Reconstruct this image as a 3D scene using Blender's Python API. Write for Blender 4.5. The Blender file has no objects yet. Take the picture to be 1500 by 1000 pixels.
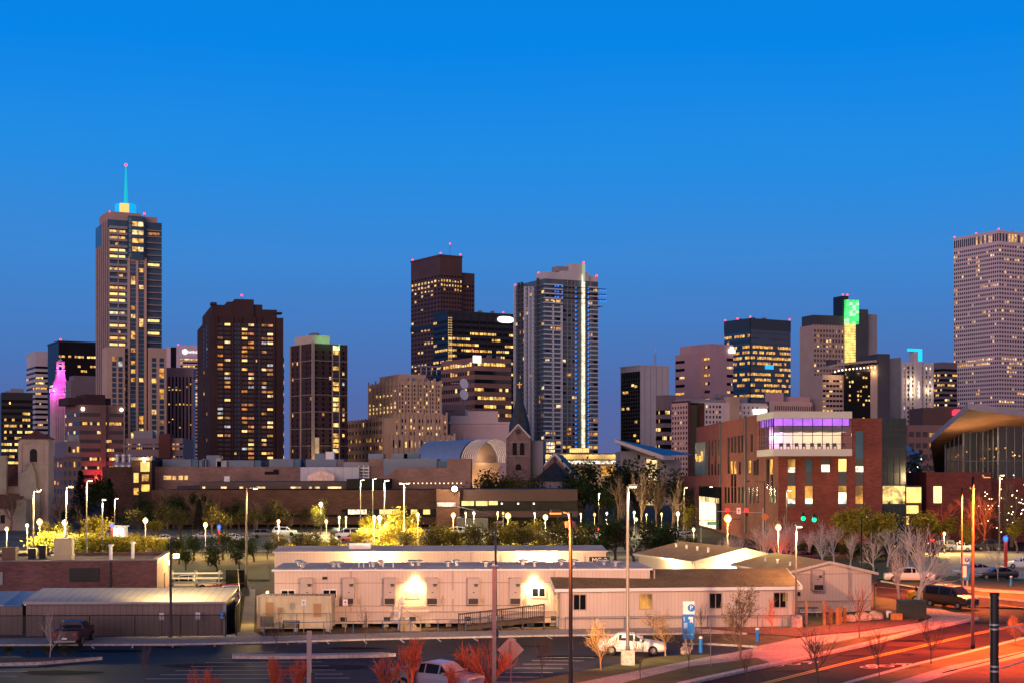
import bpy, math, random
from mathutils import Vector, Matrix, noise as mnoise

rad = math.radians
scene = bpy.context.scene
COL = scene.collection
random.seed(7)

# ------------------------------------------------------------------ camera
F = 2220.0          # focal length in photograph pixels (1500 wide)
HY = 690.0          # horizon row
HC = 12.5           # camera height, metres
camd = bpy.data.cameras.new('camera')
cam = bpy.data.objects.new('camera', camd)
COL.objects.link(cam)
cam.location = (0, 0, HC)
cam.rotation_euler = (rad(90), 0, 0)
camd.sensor_width = 36.0
camd.lens = F / 1500 * 36
camd.shift_y = (HY - 500) / 1500
camd.clip_start = 0.5
camd.clip_end = 9000
scene.camera = cam

# ------------------------------------------------------------------ sky
world = bpy.data.worlds.new('World')
scene.world = world
world.use_nodes = True
nt = world.node_tree
for n in list(nt.nodes):
    nt.nodes.remove(n)
N = nt.nodes.new
LK = nt.links.new
SUN_EL, SUN_AZ = rad(4), rad(205)      # low afterglow behind the camera
tc = N('ShaderNodeTexCoord')
sep = N('ShaderNodeSeparateXYZ'); LK(tc.outputs['Generated'], sep.inputs[0])

def srgb(h):
    h = h.lstrip('#')
    out = []
    for i in (0, 2, 4):
        c = int(h[i:i + 2], 16) / 255
        out.append(c / 12.92 if c <= 0.04045 else ((c + 0.055) / 1.055) ** 2.4)
    return (*out, 1)

def ramp(stops):
    r = N('ShaderNodeValToRGB')
    e = r.color_ramp.elements
    while len(e) > 1:
        e.remove(e[-1])
    for i, (p, c) in enumerate(stops):
        el = e[0] if i == 0 else e.new(p)
        el.position = p
        el.color = c
    return r
front = ramp([(0.0, srgb('#5b6496')), (0.045, srgb('#526ba9')), (0.09, srgb('#487abf')), (0.14, srgb('#3d87d4')),
              (0.20, srgb('#238ce3')), (0.27, srgb('#0585e8')), (0.32, srgb('#0582e0')), (0.45, (0.006, 0.10, 0.36, 1)), (0.7, (0.006, 0.05, 0.17, 1)), (1.0, (0.006, 0.035, 0.11, 1))])
back = ramp([(0.0, (0.74, 0.44, 0.46, 1)), (0.12, (0.66, 0.43, 0.54, 1)), (0.3, (0.33, 0.32, 0.54, 1)),
             (0.6, (0.03, 0.06, 0.17, 1)), (1.0, (0.006, 0.035, 0.11, 1))])
wn_ = N('ShaderNodeTexNoise'); wn_.inputs['Scale'].default_value = 2.2; wn_.inputs['Detail'].default_value = 5
wm_ = N('ShaderNodeMapping'); wm_.inputs['Scale'].default_value = (1, 1, 4.5); LK(tc.outputs['Generated'], wm_.inputs[0]); LK(wm_.outputs[0], wn_.inputs['Vector'])
wa_ = N('ShaderNodeMath'); wa_.operation = 'MULTIPLY_ADD'; wa_.inputs[1].default_value = .045; LK(wn_.outputs['Fac'], wa_.inputs[0])
wb_ = N('ShaderNodeMath'); wb_.operation = 'SUBTRACT'; wb_.inputs[1].default_value = .0225; LK(sep.outputs['Z'], wb_.inputs[0]); LK(wb_.outputs[0], wa_.inputs[2])
LK(wa_.outputs[0], front.inputs[0]); LK(sep.outputs['Z'], back.inputs[0])
mr = N('ShaderNodeMapRange'); mr.interpolation_type = 'SMOOTHSTEP'
mr.inputs['From Min'].default_value = 0.35; mr.inputs['From Max'].default_value = -0.75
LK(sep.outputs['Y'], mr.inputs['Value'])
mix = N('ShaderNodeMix'); mix.data_type = 'RGBA'
LK(mr.outputs[0], mix.inputs['Factor']); LK(front.outputs[0], mix.inputs['A']); LK(back.outputs[0], mix.inputs['B'])
bg = N('ShaderNodeBackground'); bg.inputs['Strength'].default_value = 1.0
LK(mix.outputs['Result'], bg.inputs['Color'])
sky = N('ShaderNodeTexSky'); sky.sky_type = 'NISHITA'; sky.sun_disc = False
sky.sun_elevation = rad(-4); sky.sun_rotation = SUN_AZ
bg2 = N('ShaderNodeBackground'); bg2.inputs['Strength'].default_value = 0.05
LK(sky.outputs[0], bg2.inputs['Color'])
addw = N('ShaderNodeAddShader'); LK(bg.outputs[0], addw.inputs[0]); LK(bg2.outputs[0], addw.inputs[1])
wo = N('ShaderNodeOutputWorld'); LK(addw.outputs[0], wo.inputs['Surface'])

sl = bpy.data.lights.new('afterglow_sun', 'SUN')
sl.energy = 1.55; sl.angle = rad(40); sl.color = (1.0, 0.69, 0.69)
so = bpy.data.objects.new('afterglow_sun', sl); COL.objects.link(so)
sd = Vector((math.sin(SUN_AZ) * math.cos(SUN_EL), math.cos(SUN_AZ) * math.cos(SUN_EL), math.sin(SUN_EL)))
so.rotation_euler = sd.to_track_quat('Z', 'Y').to_euler()
so.location = (0, -50, 120)

scene.view_settings.view_transform = 'Standard'
scene.view_settings.look = 'None'
scene.view_settings.exposure = 0.0
scene.view_settings.gamma = 1.0
scene.cycles.use_denoising = True
scene.cycles.use_light_tree = True
scene.cycles.sample_clamp_indirect = 4.0
scene.cycles.max_bounces = 6

# ------------------------------------------------------------------ helpers
def G(px, py, z=0.0):
    d = (HC - z) * F / (py - HY)
    return ((px - 750) * d / F, d)

def PX(px, d):
    return (px - 750) * d / F

def PZ(py, d):
    return HC - (py - HY) * d / F

def tag(o, label=None, cat=None, group=None, kind=None):
    if label: o['label'] = label
    if cat: o['category'] = cat
    if group: o['group'] = group
    if kind: o['kind'] = kind
    return o

def empty(name, loc=(0, 0, 0), rz=0.0):
    o = bpy.data.objects.new(name, None)
    o.empty_display_size = 0.5
    o.location = loc
    o.rotation_euler = (0, 0, rz)
    COL.objects.link(o)
    return o

def thing(name, label, cat, loc=(0, 0, 0), rz=0.0, group=None):
    return tag(empty(name, loc, rz), label, cat, group)

class MB:
    def __init__(s):
        s.v = []; s.f = []; s.m = []
    def quad(s, a, b, c, d, m=0):
        i = len(s.v); s.v += [a, b, c, d]; s.f.append((i, i + 1, i + 2, i + 3)); s.m.append(m)
    def tri(s, a, b, c, m=0):
        i = len(s.v); s.v += [a, b, c]; s.f.append((i, i + 1, i + 2)); s.m.append(m)
    def poly(s, pts, m=0):
        i = len(s.v); s.v += list(pts); s.f.append(tuple(range(i, i + len(pts)))); s.m.append(m)
    def box(s, x0, x1, y0, y1, z0, z1, m=0):
        i = len(s.v)
        s.v += [(x0, y0, z0), (x1, y0, z0), (x1, y1, z0), (x0, y1, z0), (x0, y0, z1), (x1, y0, z1), (x1, y1, z1), (x0, y1, z1)]
        for f in ((0, 3, 2, 1), (4, 5, 6, 7), (0, 1, 5, 4), (1, 2, 6, 5), (2, 3, 7, 6), (3, 0, 4, 7)):
            s.f.append(tuple(i + k for k in f)); s.m.append(m)
    def prism(s, pts, z0, z1, m=0, mtop=None, cap=True):
        n = len(pts); i = len(s.v)
        s.v += [(x, y, z0) for x, y in pts] + [(x, y, z1) for x, y in pts]
        for k in range(n):
            j = (k + 1) % n
            s.f.append((i + k, i + j, i + n + j, i + n + k)); s.m.append(m)
        if cap:
            s.f.append(tuple(i + n + k for k in range(n))); s.m.append(m if mtop is None else mtop)
            s.f.append(tuple(i + n - 1 - k for k in range(n))); s.m.append(m)
    def xprism(s, pts, x0, x1, m=0):           # polygon in (y,z) swept along x
        n = len(pts); i = len(s.v)
        s.v += [(x0, y, z) for y, z in pts] + [(x1, y, z) for y, z in pts]
        for k in range(n):
            j = (k + 1) % n
            s.f.append((i + k, i + n + k, i + n + j, i + j)); s.m.append(m)
        s.f.append(tuple(i + k for k in range(n))); s.m.append(m)
        s.f.append(tuple(i + n + n - 1 - k for k in range(n))); s.m.append(m)
    def yprism(s, pts, y0, y1, m=0):           # polygon in (x,z) swept along y
        n = len(pts); i = len(s.v)
        s.v += [(x, y0, z) for x, z in pts] + [(x, y1, z) for x, z in pts]
        for k in range(n):
            j = (k + 1) % n
            s.f.append((i + k, i + j, i + n + j, i + n + k)); s.m.append(m)
        s.f.append(tuple(i + n - 1 - k for k in range(n))); s.m.append(m)
        s.f.append(tuple(i + n + k for k in range(n))); s.m.append(m)
    def tube(s, p, q, r0, r1=None, n=8, m=0, caps=True):
        r1 = r0 if r1 is None else r1
        p = Vector(p); q = Vector(q); d = (q - p)
        if d.length < 1e-6: return
        d.normalize()
        u = d.cross(Vector((0, 0, 1)) if abs(d.z) < 0.95 else Vector((1, 0, 0))).normalized(); w = d.cross(u)
        i = len(s.v)
        for c, r in ((p, r0), (q, r1)):
            for k in range(n):
                a = 2 * math.pi * k / n
                s.v.append(tuple(c + u * (r * math.cos(a)) + w * (r * math.sin(a))))
        for k in range(n):
            j = (k + 1) % n
            s.f.append((i + k, i + j, i + n + j, i + n + k)); s.m.append(m)
        if caps:
            s.f.append(tuple(i + n - 1 - k for k in range(n))); s.m.append(m)
            s.f.append(tuple(i + n + k for k in range(n))); s.m.append(m)
    def lathe(s, prof, cx=0, cy=0, n=16, m=0):
        i = len(s.v); k = len(prof)
        for (r, z) in prof:
            for a in range(n):
                t = 2 * math.pi * a / n
                s.v.append((cx + r * math.cos(t), cy + r * math.sin(t), z))
        for b in range(k - 1):
            for a in range(n):
                c = (a + 1) % n
                s.f.append((i + b * n + a, i + b * n + c, i + (b + 1) * n + c, i + (b + 1) * n + a)); s.m.append(m)
        s.f.append(tuple(i + n - 1 - a for a in range(n))); s.m.append(m)
        s.f.append(tuple(i + (k - 1) * n + a for a in range(n))); s.m.append(m)
    def ball(s, c, r, n=10, m=0, sz=1.0):
        k = max(4, n // 2)
        prof = [(r * math.sin(math.pi * b / k) + 1e-4, c[2] - sz * r * math.cos(math.pi * b / k)) for b in range(k + 1)]
        s.lathe(prof, c[0], c[1], n, m)
    def mesh(s, name, mats, smooth=False):
        me = bpy.data.meshes.new(name)
        me.from_pydata(s.v, [], s.f)
        for mt in (mats if isinstance(mats, (list, tuple)) else [mats]):
            me.materials.append(mt)
        if any(s.m): me.polygons.foreach_set('material_index', s.m)
        if smooth: me.polygons.foreach_set('use_smooth', [True] * len(s.f))
        me.update()
        return me
    def build(s, name, mats, parent=None, loc=(0, 0, 0), rz=0.0, smooth=False):
        o = bpy.data.objects.new(name, s.mesh(name, mats, smooth))
        COL.objects.link(o)
        o.location = loc; o.rotation_euler = (0, 0, rz)
        if parent is not None: o.parent = parent
        return o

def put(name, me, parent=None, loc=(0, 0, 0), rz=0.0):
    o = bpy.data.objects.new(name, me)
    COL.objects.link(o)
    o.location = loc; o.rotation_euler = (0, 0, rz)
    if parent is not None: o.parent = parent
    return o

def copy_tree(o, parent=None):
    c = o.copy(); COL.objects.link(c)
    if parent is not None:
        c.parent = parent; c.matrix_parent_inverse = o.matrix_parent_inverse
    for ch in list(o.children):
        copy_tree(ch, c)
    return c

def lamp(name, kind, parent, loc, energy, color, size=0.15, spot=None, aim=None, blend=0.5):
    l = bpy.data.lights.new(name, kind)
    l.energy = energy; l.color = color
    if kind in ('POINT', 'SPOT'): l.shadow_soft_size = size
    if kind == 'SPOT':
        l.spot_size = rad(spot or 120); l.spot_blend = blend
    o = bpy.data.objects.new(name, l); COL.objects.link(o)
    o.location = loc
    if aim is not None:
        o.rotation_euler = Vector(aim).to_track_quat('-Z', 'Y').to_euler()
    if parent is not None: o.parent = parent
    return o

# ------------------------------------------------------------------ materials
def mat_base(name):
    m = bpy.data.materials.new(name); m.use_nodes = True
    t = m.node_tree; b = t.nodes['Principled BSDF']
    return m, t, b

def M(name, rgb, rough=0.7, var=0.25, scale=0.3, metal=0.0, streak=False, spec=0.4, bump=0.0, fine=None):
    m, t, b = mat_base(name)
    b.inputs['Roughness'].default_value = rough
    b.inputs['Metallic'].default_value = metal
    b.inputs['Specular IOR Level'].default_value = spec
    tcn = t.nodes.new('ShaderNodeTexCoord')
    mp = t.nodes.new('ShaderNodeMapping'); t.links.new(tcn.outputs['Object'], mp.inputs[0])
    if streak: mp.inputs['Scale'].default_value = (1, 1, 0.12)
    nz = t.nodes.new('ShaderNodeTexNoise'); nz.inputs['Scale'].default_value = scale
    nz.inputs['Detail'].default_value = 6; nz.inputs['Roughness'].default_value = 0.65
    t.links.new(mp.outputs[0], nz.inputs['Vector'])
    r = t.nodes.new('ShaderNodeValToRGB')
    lo = tuple(c * (1 - var) for c in rgb) + (1,); hi = tuple(min(1, c * (1 + var)) for c in rgb) + (1,)
    r.color_ramp.elements[0].position = 0.3; r.color_ramp.elements[0].color = lo
    r.color_ramp.elements[1].position = 0.7; r.color_ramp.elements[1].color = hi
    t.links.new(nz.outputs['Fac'], r.inputs[0])
    out = r.outputs[0]
    if fine:
        n2 = t.nodes.new('ShaderNodeTexNoise'); n2.inputs['Scale'].default_value = fine; n2.inputs['Detail'].default_value = 3
        t.links.new(tcn.outputs['Object'], n2.inputs['Vector'])
        mr_ = t.nodes.new('ShaderNodeMapRange'); mr_.inputs['From Min'].default_value = 0.3; mr_.inputs['From Max'].default_value = 0.7
        mr_.inputs['To Min'].default_value = 0.7; mr_.inputs['To Max'].default_value = 1.3
        t.links.new(n2.outputs['Fac'], mr_.inputs['Value'])
        mx = t.nodes.new('ShaderNodeMix'); mx.data_type = 'RGBA'; mx.blend_type = 'MULTIPLY'; mx.inputs['Factor'].default_value = 1
        t.links.new(out, mx.inputs['A']); t.links.new(mr_.outputs[0], mx.inputs['B'])
        out = mx.outputs['Result']
    t.links.new(out, b.inputs['Base Color'])
    if bump:
        bp = t.nodes.new('ShaderNodeBump'); bp.inputs['Strength'].default_value = bump; bp.inputs['Distance'].default_value = 0.05
        t.links.new(nz.outputs['Fac'], bp.inputs['Height']); t.links.new(bp.outputs[0], b.inputs['Normal'])
    return m

def M_siding(name, rgb, pitch=0.2, axis='X', var=0.12, rough=0.6, groove=0.55, metal=0.0):
    """Vertical boards or ribs: a saw along one object axis darkens narrow grooves and bumps the surface."""
    m, t, b = mat_base(name)
    b.inputs['Roughness'].default_value = rough; b.inputs['Metallic'].default_value = metal
    tcn = t.nodes.new('ShaderNodeTexCoord'); sp = t.nodes.new('ShaderNodeSeparateXYZ')
    t.links.new(tcn.outputs['Object'], sp.inputs[0])
    add = t.nodes.new('ShaderNodeMath'); add.operation = 'ADD'
    if axis == 'XY':
        t.links.new(sp.outputs['X'], add.inputs[0]); t.links.new(sp.outputs['Y'], add.inputs[1])
    else:
        t.links.new(sp.outputs[axis], add.inputs[0]); add.inputs[1].default_value = 0
    md = t.nodes.new('ShaderNodeMath'); md.operation = 'PINGPONG'; md.inputs[1].default_value = pitch / 2
    t.links.new(add.outputs[0], md.inputs[0])
    r = t.nodes.new('ShaderNodeMapRange'); r.inputs['From Min'].default_value = 0.0; r.inputs['From Max'].default_value = pitch * 0.09
    r.inputs['To Min'].default_value = groove; r.inputs['To Max'].default_value = 1.0
    t.links.new(md.outputs[0], r.inputs['Value'])
    mp = t.nodes.new('ShaderNodeMapping'); t.links.new(tcn.outputs['Object'], mp.inputs[0]); mp.inputs['Scale'].default_value = (1, 1, 0.2)
    nz = t.nodes.new('ShaderNodeTexNoise'); nz.inputs['Scale'].default_value = 0.9; nz.inputs['Detail'].default_value = 6
    t.links.new(mp.outputs[0], nz.inputs['Vector'])
    cr = t.nodes.new('ShaderNodeValToRGB')
    cr.color_ramp.elements[0].position = 0.3; cr.color_ramp.elements[0].color = tuple(c * (1 - var) for c in rgb) + (1,)
    cr.color_ramp.elements[1].position = 0.7; cr.color_ramp.elements[1].color = tuple(min(1, c * (1 + var)) for c in rgb) + (1,)
    t.links.new(nz.outputs['Fac'], cr.inputs[0])
    mx = t.nodes.new('ShaderNodeMix'); mx.data_type = 'RGBA'; mx.blend_type = 'MULTIPLY'; mx.inputs['Factor'].default_value = 1
    t.links.new(cr.outputs[0], mx.inputs['A']); t.links.new(r.outputs[0], mx.inputs['B'])
    t.links.new(mx.outputs['Result'], b.inputs['Base Color'])
    bp = t.nodes.new('ShaderNodeBump'); bp.inputs['Strength'].default_value = 0.6; bp.inputs['Distance'].default_value = 0.03
    t.links.new(r.outputs[0], bp.inputs['Height']); t.links.new(bp.outputs[0], b.inputs['Normal'])
    return m

def M_brick(name, rgb, var=0.25, size=0.5, mortar=None, spec=0.25):
    m, t, b = mat_base(name)
    b.inputs['Roughness'].default_value = 0.85; b.inputs['Specular IOR Level'].default_value = spec
    tcn = t.nodes.new('ShaderNodeTexCoord'); sp = t.nodes.new('ShaderNodeSeparateXYZ'); t.links.new(tcn.outputs['Object'], sp.inputs[0])
    add = t.nodes.new('ShaderNodeMath'); t.links.new(sp.outputs['X'], add.inputs[0]); t.links.new(sp.outputs['Y'], add.inputs[1])
    cb = t.nodes.new('ShaderNodeCombineXYZ'); t.links.new(add.outputs[0], cb.inputs[0]); t.links.new(sp.outputs['Z'], cb.inputs[1])
    br = t.nodes.new('ShaderNodeTexBrick'); br.inputs['Scale'].default_value = 1.0
    br.inputs['Brick Width'].default_value = size; br.inputs['Row Height'].default_value = size * 0.36
    br.inputs['Mortar Size'].default_value = size * 0.03
    br.inputs['Color1'].default_value = tuple(c * (1 - var) for c in rgb) + (1,)
    br.inputs['Color2'].default_value = tuple(c * (1 + var) for c in rgb) + (1,)
    br.inputs['Mortar'].default_value = (*(mortar or tuple(c * 0.8 for c in rgb)), 1)
    t.links.new(cb.outputs[0], br.inputs['Vector'])
    nz = t.nodes.new('ShaderNodeTexNoise'); nz.inputs['Scale'].default_value = 0.25; nz.inputs['Detail'].default_value = 5
    t.links.new(tcn.outputs['Object'], nz.inputs['Vector'])
    mr_ = t.nodes.new('ShaderNodeMapRange'); mr_.inputs['From Min'].default_value = 0.3; mr_.inputs['From Max'].default_value = 0.7
    mr_.inputs['To Min'].default_value = 0.78; mr_.inputs['To Max'].default_value = 1.2
    t.links.new(nz.outputs['Fac'], mr_.inputs['Value'])
    mx = t.nodes.new('ShaderNodeMix'); mx.data_type = 'RGBA'; mx.blend_type = 'MULTIPLY'; mx.inputs['Factor'].default_value = 1
    t.links.new(br.outputs['Color'], mx.inputs['A']); t.links.new(mr_.outputs[0], mx.inputs['B'])
    t.links.new(mx.outputs['Result'], b.inputs['Base Color'])
    return m

def M_emit(name, rgb, strength=1.0):
    m, t, b = mat_base(name)
    b.inputs['Base Color'].default_value = (0.03, 0.03, 0.03, 1); b.inputs['Specular IOR Level'].default_value = 0.1
    b.inputs['Emission Color'].default_value = (*rgb, 1)
    b.inputs['Emission Strength'].default_value = strength
    b.inputs['Roughness'].default_value = 0.4
    return m

def M_lit(name, rgb, strength, scale=0.55, lo=0.25, hi=1.7):
    """A lit room behind glass: lamps, blinds and furniture break the glow up."""
    m, t, b = mat_base(name)
    b.inputs['Base Color'].default_value = (0.03, 0.03, 0.035, 1); b.inputs['Roughness'].default_value = 0.15
    g = t.nodes.new('ShaderNodeNewGeometry')
    mp = t.nodes.new('ShaderNodeMapping'); mp.inputs['Scale'].default_value = (1, 1, 0.8)
    t.links.new(g.outputs['Position'], mp.inputs[0])
    nz = t.nodes.new('ShaderNodeTexNoise'); nz.inputs['Scale'].default_value = scale; nz.inputs['Detail'].default_value = 3
    t.links.new(mp.outputs[0], nz.inputs['Vector'])
    r = t.nodes.new('ShaderNodeMapRange'); r.inputs['From Min'].default_value = 0.36; r.inputs['From Max'].default_value = 0.64
    r.inputs['To Min'].default_value = strength * lo; r.inputs['To Max'].default_value = strength * hi
    t.links.new(nz.outputs['Fac'], r.inputs['Value'])
    b.inputs['Emission Color'].default_value = (*rgb, 1)
    t.links.new(r.outputs[0], b.inputs['Emission Strength'])
    return m

def M_glass(name, rgb=(0.012, 0.016, 0.022), rough=0.12, spec=0.5, metal=0.0):
    m = M(name, rgb, rough, 0.35, 0.12, metal, spec=spec)
    return m

WARM = [(1.0, 0.42, 0.06), (1.0, 0.52, 0.11), (1.0, 0.60, 0.20), (1.0, 0.34, 0.05), (1.0, 0.70, 0.32), (1.0, 0.46, 0.06)]
LIT = [M_lit('lit_room_%s' % 'abcdef'[i], c, s) for i, (c, s) in enumerate(zip(WARM, (0.75, 0.95, 1.1, 0.6, 1.1, 0.42)))]
LIT += [M_lit('lit_room_cool', (.85, .92, 1.0), .5), M_lit('lit_room_rose', (1.0, .36, .16), .6), M_lit('lit_room_dim', (1.0, .45, .12), .25)]
OFFICE = M_lit('lit_office', (1.0, 0.52, 0.09), 1.0, 0.7)
PALE = M_lit('lit_pale', (1.0, 0.85, 0.62), 1.5, 0.7)
BRIGHT = M_lit('lit_bright', (1.0, 0.66, 0.18), 1.5, 0.5, 0.7, 1.3)
GLASS = M_glass('dark_glass')
GLASSB = M_glass('blue_glass', (0.042, 0.095, 0.15), 0.25, 0.2)
GLASSG = M_glass('green_glass', (0.075, 0.11, 0.125), 0.25, 0.25)
GLASSK = M_glass('black_glass', (0.006, 0.007, 0.010), 0.25, 0.08)
REDLAMP = M_emit('red_beacon', (1.0, 0.03, 0.06), 5.0)
WHITE_E = M_emit('white_sign_light', (1.0, 0.96, 0.88), 2.5)
DKMETAL = M('dark_metal', (0.02, 0.02, 0.022), 0.45, 0.2, 1.0, 0.3)
GREYMET = M('grey_metal', (0.22, 0.23, 0.25), 0.45, 0.2, 0.8, 0.4)
GALV = M('galvanised', (0.42, 0.42, 0.42), 0.4, 0.15, 2.0, 0.5)
WHITEP = M('white_paint', (0.75, 0.74, 0.72), 0.5, 0.06, 1.0)
CONC = M('concrete', (0.36, 0.34, 0.31), 0.85, 0.2, 0.5, fine=6)
# ------------------------------------------------------------------ towers
GRID = rad(28.6)
WMESH = {}

class Bld:
    """A rectangular building: near corner seen at photo column xc, faces R (to the right) and L (to the left)."""
    def __init__(s, name, label, xc, xl, xr, yt, D, a=GRID, group=None, cat='building', depth=None):
        s.a = a; s.D = D
        s.C = Vector((PX(xc, D), D))
        s.e1 = Vector((math.cos(a), math.sin(a))); s.e2 = Vector((-math.sin(a), math.cos(a)))
        s.W = s.hit(s.e1, xr)
        s.L = depth if xl is None else s.hit(s.e2, xl)
        s.H = PZ(yt, D)
        if s.L < 2 or s.L > (90 if depth is None else depth): s.L = 28.0
        s.root = thing(name, label, cat, (s.C.x, s.C.y, 0), a, group)
        s.wall = MB(); s.mats = []
        s.win = []
        s.bands = []
    def hit(s, e, px):
        k = (px - 750) / F
        return (k * s.C.y - s.C.x) / (e.x - k * e.y)
    def u(s, px): return s.hit(s.e1, px)
    def v(s, px): return s.hit(s.e2, px)
    def zR(s, py, u=0.0): return PZ(py, s.C.y + s.e1.y * u)
    def zL(s, py, v=0.0): return PZ(py, s.C.y + s.e2.y * v)
    def mi(s, mat):
        if mat not in s.mats: s.mats.append(mat)
        return s.mats.index(mat)
    def box(s, u0, u1, v0, v1, z0, z1, mat):
        s.wall.box(u0, u1, v0, v1, z0, z1, s.mi(mat))
    def body(s, mat, z0=0.0, z1=None):
        s.box(0, s.W, 0, s.L, z0, s.H if z1 is None else z1, mat)
    def fbox(s, face, a0, a1, z0, z1, out, mat, inn=0.0):
        """box standing out from a face"""
        if face == 'R': s.box(a0, a1, -out, inn + 0.0, z0, z1, mat)
        else: s.box(-out, inn + 0.0, a0, a1, z0, z1, mat)
    def flen(s, face): return s.W if face == 'R' else s.L
    def w(s, face, a, z, w, h, mat, lit, out=0.06, name='window'):
        s.win.append((face, a, z, w, h, mat, lit, out, name))
    def grid(s, face, cols, rows, z0, z1, wf=0.55, hf=0.55, p=0.15, dark=None, lits=None, a0=None, a1=None, rowp=None, off=0.0, out=0.06, cluster=0.0):
        a0 = 0 if a0 is None else a0; a1 = s.flen(face) if a1 is None else a1
        du = (a1 - a0) / cols; dz = (z1 - z0) / rows
        dark = dark or GLASS; lits = lits or LIT
        for r in range(rows):
            pr = p
            if rowp: pr = rowp.get(r, p)
            prev = False
            for c in range(cols):
                q = pr if not cluster else (min(1, pr + cluster) if prev else pr * (1 - cluster * 0.5))
                lit = random.random() < q; prev = lit
                hh, ww = (random.choice((1, 1, .75, .5)), random.choice((1, 1, 1, .6))) if lit else (1, 1)
                s.w(face, a0 + (c + 0.5 + random.choice((-.2, .2)) * wf * (1 - ww)) * du, z0 + (r + 0.5 - (1 - hh) * hf * .5) * dz, du * wf * ww, dz * hf * hh, random.choice(lits) if lit else dark, lit, off + out)
    def ribbons(s, face, rows, z0, z1, hf, dark, p=0.2, lits=None, segs=10, a0=None, a1=None, rowp=None, out=0.05, run=0.6):
        a0 = 0 if a0 is None else a0; a1 = s.flen(face) if a1 is None else a1
        dz = (z1 - z0) / rows; lits = lits or [OFFICE, LIT[1], LIT[4]]
        for r in range(rows):
            z = z0 + (r + 0.5) * dz
            s.bands.append((face, (a0 + a1) / 2, z, a1 - a0, dz * hf, dark, out))
            pr = rowp.get(r, p) if rowp else p
            c = 0; du = (a1 - a0) / segs; on = False
            while c < segs:
                on = random.random() < ((run if pr < .95 else 1) if on else pr)
                if on:
                    n = 1
                    s.w(face, a0 + (c + 0.5) * du, z, du * 0.88, dz * hf * 0.8, random.choice(lits), True, out + 0.06)
                c += 1
    def panel_mesh(s, w, h, mat, name):
        k = (round(w, 1), round(h, 1), mat.name, name)
        if k not in WMESH:
            b = MB(); b.box(-w / 2, w / 2, -0.05, 0.05, -h / 2, h / 2)
            WMESH[k] = b.mesh(name, mat)
        return WMESH[k]
    def place(s, face, a, z, out):
        return ((a, -out, z), 0.0) if face == 'R' else ((-out, a, z), -math.pi / 2)
    def part(s, name, mats, mb, parent=None, smooth=False):
        return mb.build(name, mats, parent or s.root, smooth=smooth)
    def finish(s, wallname='wall', ind=100):
        w = s.wall.build(wallname, s.mats or [CONC], s.root)
        for k, (face, a, z, ww, h, mat, out) in enumerate(s.bands[:100]):
            loc, rz = s.place(face, a, z, out)
            put('window_band', s.panel_mesh(ww, h, mat, 'window_band'), s.root, loc, rz)
        if s.win:
            order = sorted(s.win, key=lambda t: (not t[6], -round(t[3] * t[4], 1)))
            for (face, a, z, ww, h, mat, lit, out, nm) in order[:ind]:
                loc, rz = s.place(face, a, z, out)
                put(nm, s.panel_mesh(ww, h, mat, nm), s.root, loc, rz)
            rest = order[ind:]
            if rest:
                b = MB(); mats = []
                for (face, a, z, ww, h, mat, lit, out, nm) in rest:
                    if mat not in mats: mats.append(mat)
                    m = mats.index(mat)
                    if face == 'R': b.box(a - ww / 2, a + ww / 2, -out - 0.05, -out + 0.05, z - h / 2, z + h / 2, m)
                    else: b.box(-out - 0.05, -out + 0.05, a - ww / 2, a + ww / 2, z - h / 2, z + h / 2, m)
                o = b.build('window_grid', mats, s.root); o['kind'] = 'stuff'
        return s
    def beacon(s, u, v, z, r=0.55, mast=1.0):
        b = MB(); b.tube((u, v, z - 0.3), (u, v, z + mast), 0.12, m=0, n=6)
        k = b.build('beacon', [DKMETAL], s.root)
        c = MB(); c.ball((u, v, z + mast + r * .8), r, 8); c.build('beacon_lamp', [REDLAMP], k)
    def roofkit(s, n, u0, u1, v0, v1, z, mat=None, hmax=2.5):
        for i in range(n):
            w = random.uniform(1.5, 4); d = random.uniform(1.5, 4); h = random.uniform(1, hmax)
            u = random.uniform(u0, max(u0 + .1, u1 - w)); v = random.uniform(v0, max(v0 + .1, v1 - d))
            b = MB(); b.box(u, u + w, v, v + d, z, z + h); b.box(u + .2, u + w - .2, v + .2, v + d - .2, z + h, z + h + .25)
            b.build('roof_unit', [mat or GREYMET], s.root)

# colours of the walls
W_WHITE = M('pale_precast', (0.52, 0.47, 0.46), 0.8, 0.12, 0.05)
W_PINK = M('pink_granite', (0.52, 0.31, 0.31), 0.75, 0.12, 0.05)
W_TAN = M('tan_terracotta', (0.50, 0.34, 0.22), 0.85, 0.18, 0.06)
W_TANB = M('brown_stone', (0.26, 0.17, 0.14), 0.85, 0.15, 0.06)
W_BLACK = M('black_metal_panel', (0.012, 0.013, 0.018), 0.4, 0.3, 0.05)
W_BRICK = M('red_brown_precast', (0.20, 0.115, 0.10), 0.85, 0.15, 0.08)
W_DKBRN = M('dark_brown_brick', (0.050, 0.024, 0.024), 0.85, 0.25, 0.08)
W_BRN = M('brown_metal_panel', (0.085, 0.042, 0.035), 0.6, 0.2, 0.06)
W_GREY = M('grey_concrete', (0.25, 0.235, 0.24), 0.85, 0.18, 0.06)
W_DKGREY = M('dark_grey_stone', (0.055, 0.055, 0.065), 0.6, 0.2, 0.06)
W_MAROON = M('maroon_brick', (0.10, 0.03, 0.025), 0.85, 0.25, 0.1)
W_TAUPE = M('taupe_metal', (0.19, 0.14, 0.15), 0.6, 0.1, 0.08)
MAG = (1.0, 0.08, 0.80)

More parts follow.
